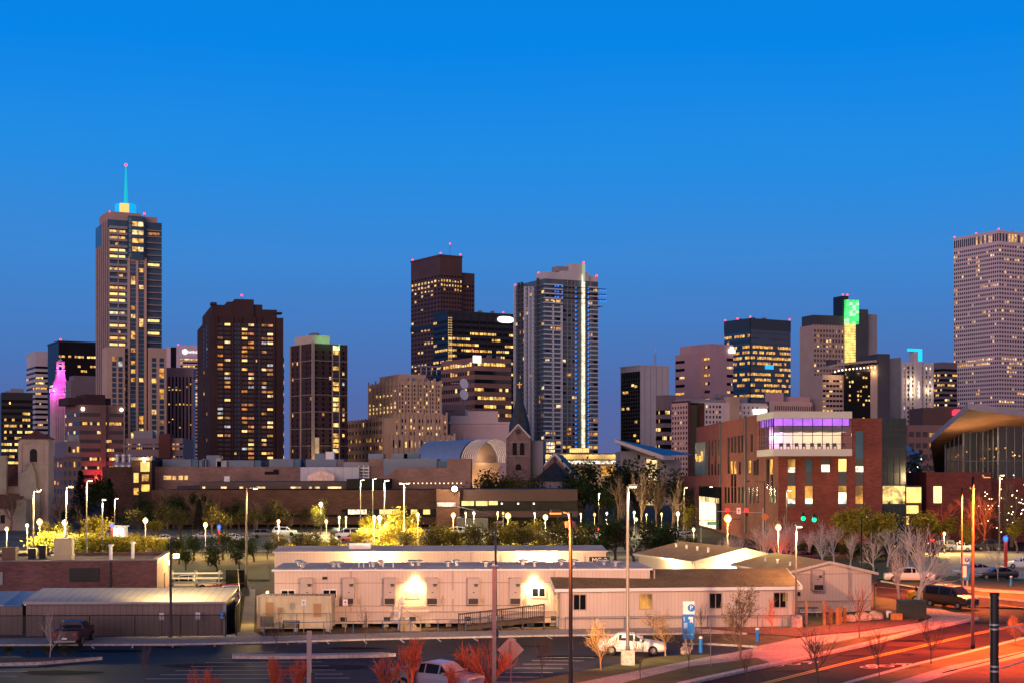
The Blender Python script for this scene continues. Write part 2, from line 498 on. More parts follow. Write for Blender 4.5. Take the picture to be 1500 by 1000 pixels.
# --- black office block at the left edge
b = Bld('office_block', 'low black office block at the left edge with yellow ribbon windows', 2, -40, 48, 574, 780, a=rad(20))
b.body(W_BLACK)
b.ribbons('R', 14, 6, b.H - 3, 0.5, GLASSK, 0.28, [OFFICE, BRIGHT, LIT[1]], 12, rowp={13: 0.0, 12: 0.02, 11: .1, 9: .5, 8: .85, 6: .5})
b.finish(); b.roofkit(3, 2, b.W - 4, 2, 14, b.H)
q = MB(); q.box(b.W * .25, b.W * .25 + .6, -0.3, 0, b.H - 6, b.H - 5); q.build('wall_light', [M_emit('amber_light', (1, .45, .08), 5)], b.root)

# --- white striped tower
b = Bld('office_tower', 'white office tower with dark ribbon windows left of the black tower', 52, 39, 74, 516, 1250)
b.body(W_WHITE)
for f in 'LR': b.ribbons(f, 22, 6, b.H - 10, 0.45, GLASSK, 0.06, None, 8)
b.box(-.3, b.W + .3, -.3, b.L + .3, b.H, b.H + 1, W_WHITE)
b.finish()

# --- black tower behind
b = Bld('office_tower', 'tall black glass tower with one red roof beacon behind the magenta clock tower', 86, 70, 150, 501, 1180)
b.body(GLASSK)
b.ribbons('R', 26, 8, b.H - 9, 0.55, GLASSK, 0.12, None, 14, rowp={25: .85, 24: .12, 23: .5, 22: .2, 21: .1, 20: .6, 19: .1, 17: .3, 16: .7})
b.ribbons('L', 26, 8, b.H - 9, 0.55, GLASSK, 0.03, None, 6)
b.box(-.4, b.W + .4, -.4, b.L + .4, b.H, b.H + 1.2, W_BLACK)
b.finish(); b.beacon(2, 3, b.H + 1.2, 0.8, 0.5)

# --- magenta clock tower
D = 1060; cx = PX(88.5, D)
t = thing('clock_tower', 'slender old clock tower floodlit magenta with balustrade and pointed roof', 'tower', (cx, D, 0), GRID)
STONE = M('clock_tower_stone', (0.45, 0.36, 0.34), 0.85, 0.15, 0.3)
zb = PZ(585, D); zt = PZ(574, D); z1 = PZ(569, D); z2 = PZ(543, D); z3 = PZ(531, D); z4 = PZ(526, D)
w = 5.6
m = MB(); m.box(-w, w, -w, w, 0, zt)
for s in (-1, 1):
    for k in range(-3, 4): m.box(k * 1.55 - .35, k * 1.55 + .35, s * (w + .25) - .25, s * (w + .25) + .25, 30, zt - 2)
    for k in range(-3, 4): m.box(s * (w + .25) - .25, s * (w + .25) + .25, k * 1.55 - .35, k * 1.55 + .35, 30, zt - 2)
m.build('shaft', [STONE], t)
m = MB(); m.box(-w - .8, w + .8, -w - .8, w + .8, zt, zt + .7); m.box(-w - .5, w + .5, -w - .5, w + .5, zt + 2.0, zt + 2.3)
for k in range(-6, 7):
    for s in (-1, 1):
        m.box(k - .18, k + .18, s * (w + .3) - .18, s * (w + .3) + .18, zt + .7, zt + 2.0)
        m.box(s * (w + .3) - .18, s * (w + .3) + .18, k - .18, k + .18, zt + .7, zt + 2.0)
m.build('balustrade', [STONE], t)
for s in ((0, -1), (-1, 0)):
    m = MB()
    if s[1]: m.tube((0, -w - .1, zt - 6), (0, -w - .35, zt - 6), 2.6, n=20)
    else: m.tube((-w - .1, 0, zt - 6), (-w - .35, 0, zt - 6), 2.6, n=20)
    m.build('clock_face', [M('clock_dial', (.6, .58, .5))], t)
m = MB()
rr = [(w - .6, zt + .7), (w - 1.0, z1), (3.9, z1 + 4), (2.9, z1 + (z2 - z1) * .6), (2.3, z2)]
for (r0, a0), (r1, a1) in zip(rr, rr[1:]):
    p = [(-r0, -r0), (r0, -r0), (r0, r0), (-r0, r0)]; q = [(-r1, -r1), (r1, -r1), (r1, r1), (-r1, r1)]
    for k in range(4):
        j = (k + 1) % 4
        m.quad((*p[k], a0), (*p[j], a0), (*q[j], a1), (*q[k], a1))
m.build('roof', [M('tower_roof', (.3, .22, .24), .7, .2, .5)], t)
m = MB(); m.box(-2.7, 2.7, -2.7, 2.7, z2, z2 + .6)
for sx in (-1.8, 1.8):
    for sy in (-1.8, 1.8): m.box(sx - .4, sx + .4, sy - .4, sy + .4, z2 + .6, z3)
m.box(-2.5, 2.5, -2.5, 2.5, z3, z3 + .7); m.lathe([(2.0, z3 + .7), (1.4, z3 + 2), (.4, z4), (.1, z4 + 3)], 0, 0, 10)
m.build('lantern', [STONE], t)
for (x, y) in ((-7, -9), (9, -8), (-9, 7)):
    lamp('floodlight', 'POINT', t, (x, y, zt + 1.5), 15000, MAG, 0.6)
for (x, y) in ((-3, -4.6), (4.0, -4.0)):
    lamp('floodlight', 'POINT', t, (x, y, z2 - 1), 5000, MAG, 0.5)
lamp('floodlight', 'POINT', t, (0, 0, z2 + 3), 3000, MAG, 0.5)

# --- pinkish block behind the clock tower
b = Bld('office_block', 'plain mauve concrete block between the clock tower and the tall spired tower', 104, 96, 146, 556, 980)
b.body(W_TAUPE); b.box(2, b.W - 1, 2, b.L - 1, b.H, b.H + 3, W_TAUPE)
b.ribbons('R', 5, 20, b.H - 12, .25, GLASSK, .25, None, 14)
b.finish()

# --- red-brown ribbon office
b = Bld('office_block', 'red brown ribbon-window office block with dark glass bands and a red floodlit base', 117, 47, 181, 592, 700, a=rad(30))
b.body(W_BRICK)
rows = 9
for f in 'RL':
    b.ribbons(f, rows, 4, b.H - 2.5, 0.4, GLASS, 0.1, [OFFICE, LIT[1], LIT[4]], 18, rowp={8: .02, 6: .25, 7: .3, 3: .25, 2: .3})
for k in range(7):                                     # notched corner of short returns
    b.box(b.W * .47 + k * .3, b.W * .47 + k * .3 + .25, -0.6 - .18 * k, 0, 2, b.H, W_BRICK)
b.box(b.W * .15, b.W * .62, 3, 20, b.H, b.H + 5, W_DKBRN)
b.wall.prism([(-4, 6), (16, 6), (16, 24), (-4, 24)], b.H, b.H + 3.5, b.mi(W_DKBRN))
b.finish()
for u in (1.2, b.W - 1.2):
    q = MB(); q.ball((u, -.8, b.H - 2), .9, 10); q.build('corner_floodlight', [M_emit('flood_white', (1, .9, .65), 4)], b.root)
lamp('red_floodlight', 'SPOT', b.root, (b.W * .45, -5, 9), 6000, (1, .02, .04), .5, 120, (0, 1, .75))
lamp('red_floodlight', 'SPOT', b.root, (b.W * .1, -5, 6), 1800, (1, .02, .04), .5, 120, (0, 1, .55))

# --- tall spired residential tower
b = Bld('skyscraper', 'tallest tower at left with glowing cyan drum and lit spire above balconied brown shaft', 158, 140, 237, 319, 900, a=rad(26))
W_FS = M('brown_pink_stone', (0.40, 0.27, 0.23), 0.8, 0.12, 0.05)
W_RAIL = M('balcony_rail_glass', (.24, .28, .33), .3, .15, .2)
W_FST = M('beige_stone', (0.54, 0.37, 0.27), 0.8, 0.12, 0.05)
H = b.H; W = b.W; L = b.L
b.body(GLASSB, 0, H - 1)
ua, ub = b.u(186), b.u(213)
# balcony slabs and back walls, left and right bays
nfl = 34
zf0, zf1 = 30.0, H - 6
dz = (zf1 - zf0) / nfl
for i in range(nfl + 1):
    z = zf0 + i * dz
    b.fbox('R', 0.4, ua, z - .25, z + .25, 1.5, W_FS); b.fbox('R', ub, W - .3, z - .25, z + .25, 1.4, W_FS)
    b.box(0.5, ua, -1.56, -1.5, z + .25, z + 1.15, W_RAIL); b.box(ub, W - .4, -1.46, -1.4, z + .25, z + 1.0, GLASSB)
for u in (ua * .02, ua * .5):
    b.fbox('R', u, u + .8, 30, H - 6, .5, W_FS)
# bay of brown stone with two columns of windows
zc = b.zR(377)
b.box(ua, ub, -2.6, 0, 0, zc, W_FS)
b.box(ua + .6, ub - .6, -2.2, 2, zc, H + 1.8, GLASSB)
b.wall.prism([(ua + (ub - ua) * (.5 + .47 * math.cos(math.pi * k / 8)), -2.2 - 1.6 * math.sin(math.pi * k / 8)) for k in range(8, -1, -1)][::1], zc, H + .5, b.mi(GLASSB))
for i in range(8):
    b.box(ua + .4, ub - .4, -4.0, 0, zc + i * (H - zc) / 8, zc + i * (H - zc) / 8 + .18, W_DKGREY)
for x in (.28, .72):
    u = ua + (ub - ua) * x; b.box(u - 1.6, u + 1.6, -2.66, -2.6, 20, zc - 2, GLASSB)
for x in (.05, .5, .95):
    u = ua + (ub - ua) * x
    b.box(u - .55, u + .55, -3.1, -2.6, 0, zc + .5, W_FST)
# left face: brown vertical piers on blue glass
for k in range(6):
    v = L * (k + .2) / 6
    b.box(-.5, 0, v, v + L / 24, 0, H - (0 if k < 3 else 14), W_FS)
b.box(0, W * .62, 1, L * .7, H - 1, b.zR(309), W_FS)
b.box(W * .62, W * .92, 1, L * .6, H - 1, b.zR(313), W_FS)
# lower shoulder wings
zs = b.zR(508)
us = b.u(213); ue = b.u(241)
b.box(us + 1, ue, -5.4, 8, 0, zs, W_FST); b.box(-1.5, ua * .8, -5.0, 10, 0, b.zR(509), W_FST)
for i in range(20):
    z = 18 + i * (zs - 24) / 20
    for c in (.28, .72):
        u = us + 1 + (ue - us - 1) * c; lit = random.random() < .3
        b.w('R', u, z + 2, 2.6, 2.4, random.choice(LIT) if lit else GLASSB, lit, 5.45)
    for c in (.4, .75):
        u = -1.5 + (ua * .8 + 1.5) * c; lit = random.random() < .12
        b.w('R', u, z + 2, 2.4, 2.5, random.choice(LIT) if lit else GLASSB, lit, 5.05)
for i in range(46):
    z = 22 + i * (zc - 24) / 46
    b.box(ua + 1, ub - 1, -2.7, -2.6, z + 1.2, z + 1.7, W_FS)
    for c in (.27, .73):
        u = ua + (ub - ua) * (.28 if c < .5 else .72) - .1; lit = random.random() < .16
        b.w('R', u + .1, z, 2.4, 2.2, random.choice(LIT[:3]) if lit else GLASSB, lit, 2.7)
for i in range(5, nfl):
    z = zf0 + i * dz + dz * .5
    if i in (33, 32, 29, 23, 22, 18, 16, 15) or random.random() < .22:
        b.w('R', ua * .5, z, ua * .8, dz * .42, random.choice([LIT[1], LIT[4], BRIGHT]), True, .12)
    elif random.random() < .3:
        b.w('R', ua * random.uniform(.3, .7), z, 1.8, dz * .4, LIT[1], True, .12)
    if i in (33, 19, 17) or random.random() < .07:
        b.w('R', (ub + W) / 2, z, (W - ub) * .7, dz * .42, random.choice([LIT[1], LIT[5], BRIGHT]), True, .12)
for i in range(5):
    b.w('R', ua + (ub - ua) * .36, H - 3.2 - i * 5, 3.2, 2.6, random.choice([LIT[1], LIT[4]]) if i < 4 else GLASSB, True, 4.0)
    b.w('R', ua + (ub - ua) * .66, H - 3.2 - i * 5, 3.2, 2.6, random.choice([LIT[1], LIT[4]]) if i < 4 else GLASSB, True, 4.0)
b.finish()
zr = b.zR(311); zd = b.zR(295)
cx0, cy0 = b.u(188) , 8
m = MB(); m.lathe([(6.2, zr - 4), (6.2, zd), (5.4, zd + .4)], cx0, cy0, 24)
CY = M('crown_panel', (.75, .78, .8), .45, .05)
m.build('crown_drum', [M_emit('cyan_lit_panel', (0.0, .42, .85), 1.1)], b.root, smooth=False)
m = MB(); m.box(cx0 - 4.4, cx0 + .6, cy0 - 6.9, cy0 - 4.2, zr - 1, zd - .3)
m.build('crown_panel', [M_emit('yellow_lit_panel', (1.0, .55, .15), 1.35)], b.root)
zp = b.zR(237)
m = MB(); m.tube((cx0 + .2, cy0, zd), (cx0 + .2, cy0, zp), 1.35, .35, 10)
m.build('spire', [M_emit('cyan_lit_spire', (0.0, .55, .72), .95)], b.root)
m = MB(); m.ball((cx0 + .2, cy0, zp + .6), .9, 10); m.build('beacon_lamp', [REDLAMP], b.root)
b.beacon(1.2, 1.5, H + 2.5, .7, .6); b.beacon(ub - .4, 1.2, H + 3, .7, .6)

# --- white tower with round emblem sign
b = Bld('office_tower', 'white tower with round emblem and pale lettering sign behind the pink piers', 243, 236, 300, 508, 1120, a=rad(12))
b.body(W_WHITE)
u1 = b.u(264)
b.box(b.u(250), b.u(258), -.2, .5, 0, b.zR(508), GLASSK)
b.box(u1, b.W, -.3, 0, b.zR(522), b.H + 1.5, W_WHITE)
b.ribbons('R', 34, 10, b.zR(523), .5, GLASSK, .22, None, 10, a0=u1, a1=b.W, rowp={33: .95, 31: .5, 30: .6})
b.finish()
PALESIGN = M_emit('pale_sign_light', (.95, .9, 1.0), 1.6)
m = MB(); uc = b.u(271); zc = b.zR(514.5)
m.tube((uc, -.35, zc), (uc, -.7, zc), 2.0, n=20); m.build('sign_emblem', [PALESIGN], b.root)
def text_mesh(txt, size, depth, mat, name, parent, loc, rz, align='CENTER', flat=False, tilt=None):
    cu = bpy.data.curves.new(name, 'FONT'); cu.body = txt; cu.size = size; cu.extrude = depth; cu.align_x = align; cu.align_y = 'CENTER'
    tmp = bpy.data.objects.new('tmp', cu); COL.objects.link(tmp)
    dg = bpy.context.evaluated_depsgraph_get(); dg.update()
    me = bpy.data.meshes.new_from_object(tmp.evaluated_get(dg)); me.name = name
    bpy.data.objects.remove(tmp); bpy.data.curves.remove(cu)
    me.materials.clear(); me.materials.append(mat)
    if not flat: me.transform(Matrix.Rotation(rad(90), 4, 'X'))
    return put(name, me, parent, loc, rz)
text_mesh('Newmont', 3.6, .12, PALESIGN, 'sign_lettering', b.root, (b.u(281.5), -.55, zc), 0)
b.beacon(b.u(261), 2, b.H + 1, .6, .4)

# --- pink pier building
b = Bld('office_tower', 'pink stone office with tall vertical piers right of the spired tower', 240, 236, 282, 538, 940, a=rad(8))
b.body(GLASSK); b.box(-.6, b.W + .6, -.8, b.L, b.zR(551), b.H, W_PINK)
for k in range(9):
    u = b.W * k / 8
    b.box(u - .6, u + .6, -.8, 0, 0, b.zR(551), W_PINK)
b.grid('R', 8, 34, 10, b.zR(551), .55, .5, .05, GLASSK, [OFFICE, LIT[1]], rowp={24: .9, 29: .6, 30: .4, 18: .2})
b.finish()

# --- dark brown residential slab
b = Bld('apartment_tower', 'broad dark brown apartment tower with stepped penthouses and scattered yellow windows', 307, 289, 415, 463, 800, a=rad(16))
b.body(W_DKBRN)
W = b.W; H = b.H
cols = [(.14, 2), (.24, 2), (.37, 1), (.47, 2), (.56, 2), (.65, 1), (.73, 2), (.82, 2)]
nf = 33; z0 = 14; dz = (H - 3 - z0) / nf
for i in range(nf):
    z = z0 + (i + .5) * dz
    for c, k in cols:
        if k == 2:
            lit = random.random() < (.38 if c > .4 else .32)
            b.w('R', W * c, z, W * .075, dz * .5, random.choice(LIT + [BRIGHT]) if lit else GLASS, lit)
        else:
            b.w('R', W * c - .9, z, 1.0, dz * .55, LIT[2] if random.random() < .05 else GLASSB, False)
            b.w('R', W * c + .9, z, 1.0, dz * .55, GLASSB, False)
for c in (.095, .31, .42, .61, .69, .87, .985):
    b.box(W * c - .5, W * c + .5, -.8, 0, 0, H + (.0), W_DKBRN)
for i in range(nf):
    z = z0 + i * dz
    for c in (.14, .24, .47, .56, .73, .82): b.box(W * c - W * .042, W * c + W * .042, -1.0, 0, z - .15, z + .35, W_DKBRN)
    for c in (.2, .42): b.w('L', b.L * c, z + 1.4, 2.0, 1.5, random.choice(LIT) if random.random() < .06 else GLASS, False)
zh = lambda y: b.zR(y, W * .4)
b.box(W * .04, W * .24, 2, b.L * .8, H, zh(447), W_DKBRN); b.box(W * .24, W * .34, 2, b.L * .8, H, zh(442), W_DKBRN)
b.box(W * .34, W * .60, 1, b.L * .9, H, zh(438), W_DKBRN); b.box(W * .60, W * .72, 2, b.L * .8, H, zh(445), W_DKBRN)
b.box(W * .72, W * .92, 2, b.L * .8, H, zh(452), W_DKBRN)
b.box(W * .02, W * .1, 1, 8, zh(447), zh(447) + 1.2, W_BLACK); b.box(W * .85, W * .99, 1, 8, zh(452) - 2, zh(452) - 1.2, W_BLACK)
b.box(W * .995, W * 1.04, 10, b.L * .9, 0, zh(520), W_DKBRN)
for i in range(20): b.w('R', W * 1.015, 14 + i * 3.1, 2.2, 1.8, random.choice(LIT) if random.random() < .35 else GLASS, True, -9.9)
b.finish(); b.beacon(W * .45, 6, zh(438), .6, 2.2)

# --- brown gridded apartment tower with green lit corner
b = Bld('apartment_tower', 'brown apartment tower with pale grid lines, pale penthouse and green-lit roof corner', 458, 424, 509, 502, 760, a=rad(36))
b.body(W_DKBRN)
W = b.W; L = b.L; H = b.H
LINE = M('pale_concrete_line', (.34, .26, .21), .85, .15, .3)
n = 9
for i in range(1, n + 1):
    z = H * i / n
    b.box(-.25, W + .1, -.25, 0, z - .28, z + .0, LINE); b.box(-.25, 0, -.1, L, z - .28, z, LINE)
b.box(-.5, .9, -.5, .4, 0, H, LINE)
for v in (.95, .5): b.box(-.4, 0, L * v - .5, L * v + .5, 0, H, LINE)
uc = W * .66
b.box(uc - 2.2, uc - 1.8, -.5, 0, 0, H, LINE); b.box(uc + 1.8, uc + 2.2, -.5, 0, 0, H, LINE)
nf = 26
for i in range(nf):
    z = 6 + (H - 9) * (i + .5) / nf
    lit = random.random() < (.62 if i > 5 else .4)
    b.w('R', uc, z, 3.2, 1.9, random.choice([BRIGHT, LIT[1], LIT[2], OFFICE]) if lit else GLASS, lit)
    for c in (.1, .3, .5, .88):
        lit = random.random() < .14
        b.w('R', W * c, z, 1.1, 1.5, random.choice(LIT) if lit else GLASSK, lit)
    for c in (.08, .25, .65, .85):
        lit = random.random() < .10
        b.w('L', L * c, z, 1.0, 1.5, random.choice(LIT[:2]) if lit else GLASSK, lit)
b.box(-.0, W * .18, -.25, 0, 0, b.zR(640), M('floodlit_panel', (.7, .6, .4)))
b.wall.prism([(1, 2), (W * .55, 2), (W * .55, L * .85), (1, L * .85)], H, b.zR(490), b.mi(M('pale_plaster', (.55, .45, .34), .8, .1)))
b.finish(); b.roofkit(2, 2, W * .5, 4, L * .7, b.zR(490), None, 1.2)
lamp('floodlight', 'SPOT', b.root, (-4, -5, 6), 30000, (1, .72, .28), .4, 45, (.5, .55, 1.6), .8)
lamp('green_roof_light', 'POINT', b.root, (W * .35, -2.5, H + 1.5), 700, (.15, 1, .35), .4)
lamp('green_roof_light', 'POINT', b.root, (W * .75, -2.5, H + 1), 250, (.15, 1, .35), .4)
m = MB(); m.box(uc - 1.9, uc + 1.9, -.5, -.2, H - 3, H - .8); m.build('lit_stair_head', [M_lit('greenish_lit', (.75, 1, .35), 1.6)], b.root)

# --- art deco telephone building
b = Bld('office_building', 'stepped tan art deco building with ribbed walls and glowing windows', 583, 541, 645, 557, 800, a=rad(24))
W = b.W; L = b.L; H = b.H
b.body(W_TAN)
z1 = b.zR(607)
b.box(-3, W * 1.08, -4, L * .55, 0, z1, W_TAN)
b.box(-6, W * 1.22, -7, L * .55, 0, b.zR(637), W_TAN)
# long lower wing going back on the left
b.box(-9, 0, -2, L * 1.9, 0, b.zR(612), W_TAN)
b.box(W * .12, W * .75, 6, L * .8, H, b.zR(546), W_TAN)
for f, LL, n in (('R', W, 7), ('L', L, 8)):
    for k in range(n + 1):
        a_ = LL * k / n
        (b.box(a_ - .6, a_ + .6, -.6, 0, 0, H + (1.6 if k % 2 == 0 else .6), W_TAN) if f == 'R' else b.box(-.6, 0, a_ - .6, a_ + .6, 0, H + (1.6 if k % 2 == 0 else .6), W_TAN))
for k in range(13):
    u = -3 + (W * 1.08 + 3) * k / 12; b.box(u - .45, u + .45, -4.5, -4, 0, z1 + (1.5 if k % 3 == 0 else .5), W_TAN)
    u = -6 + (W * 1.22 + 6) * k / 12; b.box(u - .45, u + .45, -7.5, -7, 0, b.zR(637) + (1.3 if k % 3 == 0 else .4), W_TAN)
for k in range(17):
    v = -2 + (L * 1.9 + 2) * k / 16; b.box(-9.5, -9, v - .4, v + .4, 0, b.zR(612) + .5, W_TAN)
LI = [LIT[1], LIT[2], LIT[4], BRIGHT]
b.grid('R', 14, 7, z1 + 1, H - 1.5, .42, .58, .12, GLASSK, LI)
b.grid('L', 16, 7, z1 + 1, H - 1.5, .42, .58, .10, W_TANB, LI, rowp={4: .5, 2: .3, 1: .85, 0: .85})
b.grid('R', 18, 6, b.zR(668, 0), z1 - 1.5, .45, .55, .55, GLASSK, LI, a0=-3, a1=W * 1.08, out=4.1)
b.grid('R', 20, 3, 8, b.zR(639), .45, .5, .75, GLASSK, LI, a0=-6, a1=W * 1.22, out=7.1)
b.grid('L', 30, 8, 6, b.zR(614), .45, .5, .13, GLASSK, [LIT[0], LIT[5], OFFICE], a0=-2, a1=L * 1.9, out=9.1, rowp={5: .4, 2: .55, 1: .4, 0: .5})
b.finish(); b.roofkit(3, W * .3, W * .9, 2, 9, H, None, 2.5)
m = MB(); u0 = W * .62
for k in range(4): m.tube((u0 + k * 3, 5, b.zR(546)), (u0 + k * 3, 5, b.zR(534)), .25, n=6)
m.box(u0 - 4, u0 + 11, 4.5, 5.5, b.zR(535), b.zR(533)); m.box(u0 - 2, u0 + 9, 4.8, 5.2, b.zR(540), b.zR(539.3))
m.build('roof_gantry', [GREYMET], b.root)

# --- tall brown tower
b = Bld('skyscraper', 'tall dark brown tower with punched windows, lower right wing and red masts', 645, 602, 677, 375, 1200, a=rad(33))
W = b.W; L = b.L; H = b.H
b.body(W_BRN)
b.box(W, b.u(698), 3, L * .75, 0, b.zR(396), W_BRN)
rp = {44: .7, 43: .6, 42: .35, 41: .2, 34: .4, 33: .45, 31: .4, 30: .3}
for i in range(10, 26): rp[i] = .25
b.grid('R', 8, 46, 10, b.zR(401), .5, .5, .08, GLASSK, [OFFICE, LIT[1], LIT[4]], rowp=rp, cluster=.3)
b.grid('L', 9, 46, 10, b.zR(401), .5, .5, .08, GLASSK, [OFFICE, LIT[1], LIT[4]], rowp=rp, cluster=.3)
b.grid('R', 5, 40, 10, b.zR(412), .5, .5, .06, GLASSK, [OFFICE, LIT[1]], a0=W + 1, a1=b.u(697), out=-2.94)
b.box(-.3, W + .3, -.3, L + .3, b.zR(480), b.zR(473), W_BLACK)
b.box(-.4, W + .4, -.4, L + .4, H, H + 1.2, W_BRN)
b.finish()
for (u, v, mast) in ((1, L - 1, .6), (2, 3, 1), (W * .5, 2, 9), (W - 1, 1, 1)): b.beacon(u, v, H + 1.2, .65, mast)

# --- black wide tower
b = Bld('office_tower', 'wide black tower with bright oval roof sign and yellow office floors', 656, 635, 758, 458, 1080)
W = b.W; L = b.L; H = b.H
b.body(W_BLACK)
rp = {27: .0, 26: .02, 25: .45, 24: .3, 22: .8, 21: .1, 20: .85, 19: .15, 18: .75, 17: .2, 16: .35, 15: .05, 14: .05}
b.ribbons('R', 28, 8, H - 4, .5, GLASSK, .3, [OFFICE, BRIGHT, LIT[1]], 16, rowp=rp, run=.75)
b.ribbons('L', 28, 8, H - 4, .5, GLASSK, .12, [OFFICE, LIT[1]], 8, rowp={20: .9, 19: .7, 16: .5, 12: .5, 9: .5})
for k in range(10): b.box(W * k / 9 - .25, W * k / 9 + .25, -.45, 0, 0, H, W_BLACK)
b.box(-.3, W + .3, -.3, L + .3, H - .1, H + 1.5, W_BLACK)
b.finish()
STRIP = M_emit('warm_strip_light', (1, .62, .25), .9)
for k in range(3):
    m = MB()
    for i in range(36): m.box(.3 + k * 1.2 - .25, .3 + k * 1.2 + .25, -.62, -.5, 60 + i * 1.75, 60.9 + i * 1.75)
    m.build('light_strip', [STRIP], b.root)
m = MB(); uc = b.u(740); zc = b.zR(468.5, uc)
m.yprism([(uc + 6.6 * math.copysign(abs(math.cos(t)) ** .7, math.cos(t)), zc + 2.3 * math.copysign(abs(math.sin(t)) ** .8, math.sin(t))) for t in [2 * math.pi * k / 28 for k in range(28)]], -1.1, -.5)
m.build('roof_sign', [WHITE_E], b.root)
b.beacon(W * .82, 3, H + 1.5, .6, .8); b.roofkit(3, W * .4, W * .8, 4, 12, H + 1.5)
b.beacon(W * .3, 2, H - 40, .6, .5)

# --- brick ribbon office in front
b = Bld('office_block', 'red brick ribbon-window office with bright white corner sign in front of black tower', 695, 646, 749, 523, 1000, a=rad(31))
W = b.W; L = b.L; H = b.H
W_RB = M('rose_brick', (.32, .17, .13), .85, .12, .1)
b.body(W_RB)
b.ribbons('R', 14, 8, H - 1.5, .45, GLASS, .2, [OFFICE, BRIGHT, LIT[1]], 12, rowp={13: .5, 12: .15, 11: .08, 10: .6, 9: .6, 8: .35, 7: .1, 6: .8, 5: .1, 4: .1, 3: .3}, run=.85)
b.grid('L', 14, 14, 8, H - 1.5, .7, .45, .08, GLASS, [OFFICE, BRIGHT, LIT[1]], rowp={13: .5, 10: .1, 6: .75, 5: .2, 9: .15}, cluster=.3)
b.finish()
m = MB(); m.box(-1.5, 3.8, -2.2, -.6, H - 3.6, H + 1); m.build('corner_sign', [WHITE_E], b.root)
b.beacon(-.5, 2, H + 2, .5, 3); b.beacon(3, 3, H + 3, .5, 1); b.roofkit(2, 6, W - 4, 3, 12, H)
for k, y in enumerate((562, 578, 606)):
    d_ = 900; z = PZ(y, d_)
    m = MB()
    X = PX(678, d_)
    m.lathe([(.2, 0), (1.6, .25), (2.9, 1.0), (3.2, 1.3)], 0, 0, 18)
    dish = thing('satellite_dish', ('uppermost', 'middle', 'lowest')[k] + ' white dish of the mast in front of the rose brick office', 'dish', (X, d_, z), 0, 'dishes on the antenna mast')
    o = m.build('reflector', [WHITEP], dish); o.rotation_euler = (rad(80), 0, rad(40))
    m = MB(); m.tube((0, 0, 0), (0, 2.6, -.4), .2, n=6); m.build('bracket', [GREYMET], dish)
m = MB()
X = PX(678, 903); d_ = 903
for sx, sy in ((-1, -1), (1, -1), (1, 1), (-1, 1)): m.tube((sx, sy, 0), (sx, sy, PZ(556, d_)), .18, n=5)
z = 4.0
while z < PZ(560, d_):
    m.box(-1, 1, -1.05, -.95, z, z + .15); m.tube((-1, -1, z), (1, -1, z + 3), .1, n=4); z += 3
for y in (561, 578, 605): m.box(-7, 3, -1.2, -.8, PZ(y, d_) - .2, PZ(y, d_) + .2)
o = m.build('antenna_mast', [GREYMET]); o.location = (X, d_, 0); tag(o, 'grey lattice antenna mast beside the tan art deco building', 'mast')

# --- grey rendered block and pale ribbed hall
b = Bld('plant_block', 'small plain mauve block between art deco building and rose brick office', 650, 644, 682, 592, 880, a=rad(5))
b.body(W_TAUPE); b.box(1, b.W * .5, -.2, 0, b.H - 4, b.H - 3.5, W_DKGREY); b.finish()
b = Bld('concert_hall', 'pale pink windowless hall with vertical ribs and stepped roof boxes', 660, 652, 750, 618, 840, a=rad(4))
W = b.W; H = b.H
W_HALL = M('pale_pink_panel', (.62, .46, .43), .8, .08, .08)
b.body(W_HALL)
for k in range(26): b.box(W * k / 25 - .16, W * k / 25 + .16, -.35, 0, 3, H - 2.2, W_HALL)
b.box(-.8, W + .8, -.8, b.L, H - .8, H + .3, W_HALL)
b.box(W * .28, W * .78, 3, 18, H, b.zR(601), W_HALL); b.box(0, W * .3, 2, 14, H, b.zR(608), W_WHITE); b.box(W * .2, W * .26, -1.2, 0, 0, H - 6, W_HALL)
b.box(-10, 0, 3, 12, 0, H - 1, W_GREY)
for k in range(4): b.box(-3.6 + k * .9, -3.2 + k * .9, -.3, 3, 0, H - 9, W_WHITE)
b.finish()

# --- blue-lit glass residential tower
b = Bld('skyscraper', 'glass apartment tower with glowing white vertical strip and rows of blue dots', 798, 755, 876, 408, 930, a=rad(27))
W = b.W; L = b.L; H = b.H
b.body(GLASSG)
W_SP = M('white_slab', (.50, .53, .58), .7, .08, .1)
nf = 41; z0 = 12; dz = (H - 4 - z0) / nf
uA = b.u(824); uS = b.u(852)
for i in range(nf + 1):
    z = z0 + i * dz
    b.box(-.9, uA * .96, -1.5, 0, z, z + .8, W_SP)                  # deep balcony edges
    b.box(uA, uS - 2, -.35, 0, z, z + .35, W_GREY)
    b.box(uS + 4.5, W + .3, -.7, 0, z, z + .75, W_SP)
    b.box(-1.0, 0, 0, L, z, z + .32, W_GREY)
    b.box(0 + .3, uA * .4, -1.45, -1.35, z + .42, z + 1.3, GLASSB)
for v in (.985, .62, .48, .36): b.box(-1.5, 0, L * v - .5, L * v + .5, 0, b.zL(420, L * v), W_SP)
for v in (.85, .74, .2): b.box(-1.3, 0, L * v - .6, L * v + .6, 0, H + 1, W_DKGREY)
for u in (.14, .3): b.box(W * u - .35, W * u + .35, -1.7, 0, z0, H - 16, W_SP)
for u in (.42, .5, .56, .86): b.box(W * u - .15, W * u + .15, -.5, 0, z0, H, W_GREY)
b.box(0.3, uA, 0, L * .3, H, b.zR(398), W_WHITE); b.box(uA, W * .82, -.5, L * .35, H, b.zR(395), W_WHITE)
b.box(W * .8, W, 1, L * .3, H, b.zR(400), W_WHITE); b.box(uA * .9, W * .56, 4, L * .3, b.zR(395), b.zR(387), W_GREY)
b.box(W * .5, uS + .6, -.5, 7, b.zR(395), b.zR(383), W_WHITE)
b.box(W, W + 4, -1.0, 6, b.zR(444), b.zR(443), W_SP)
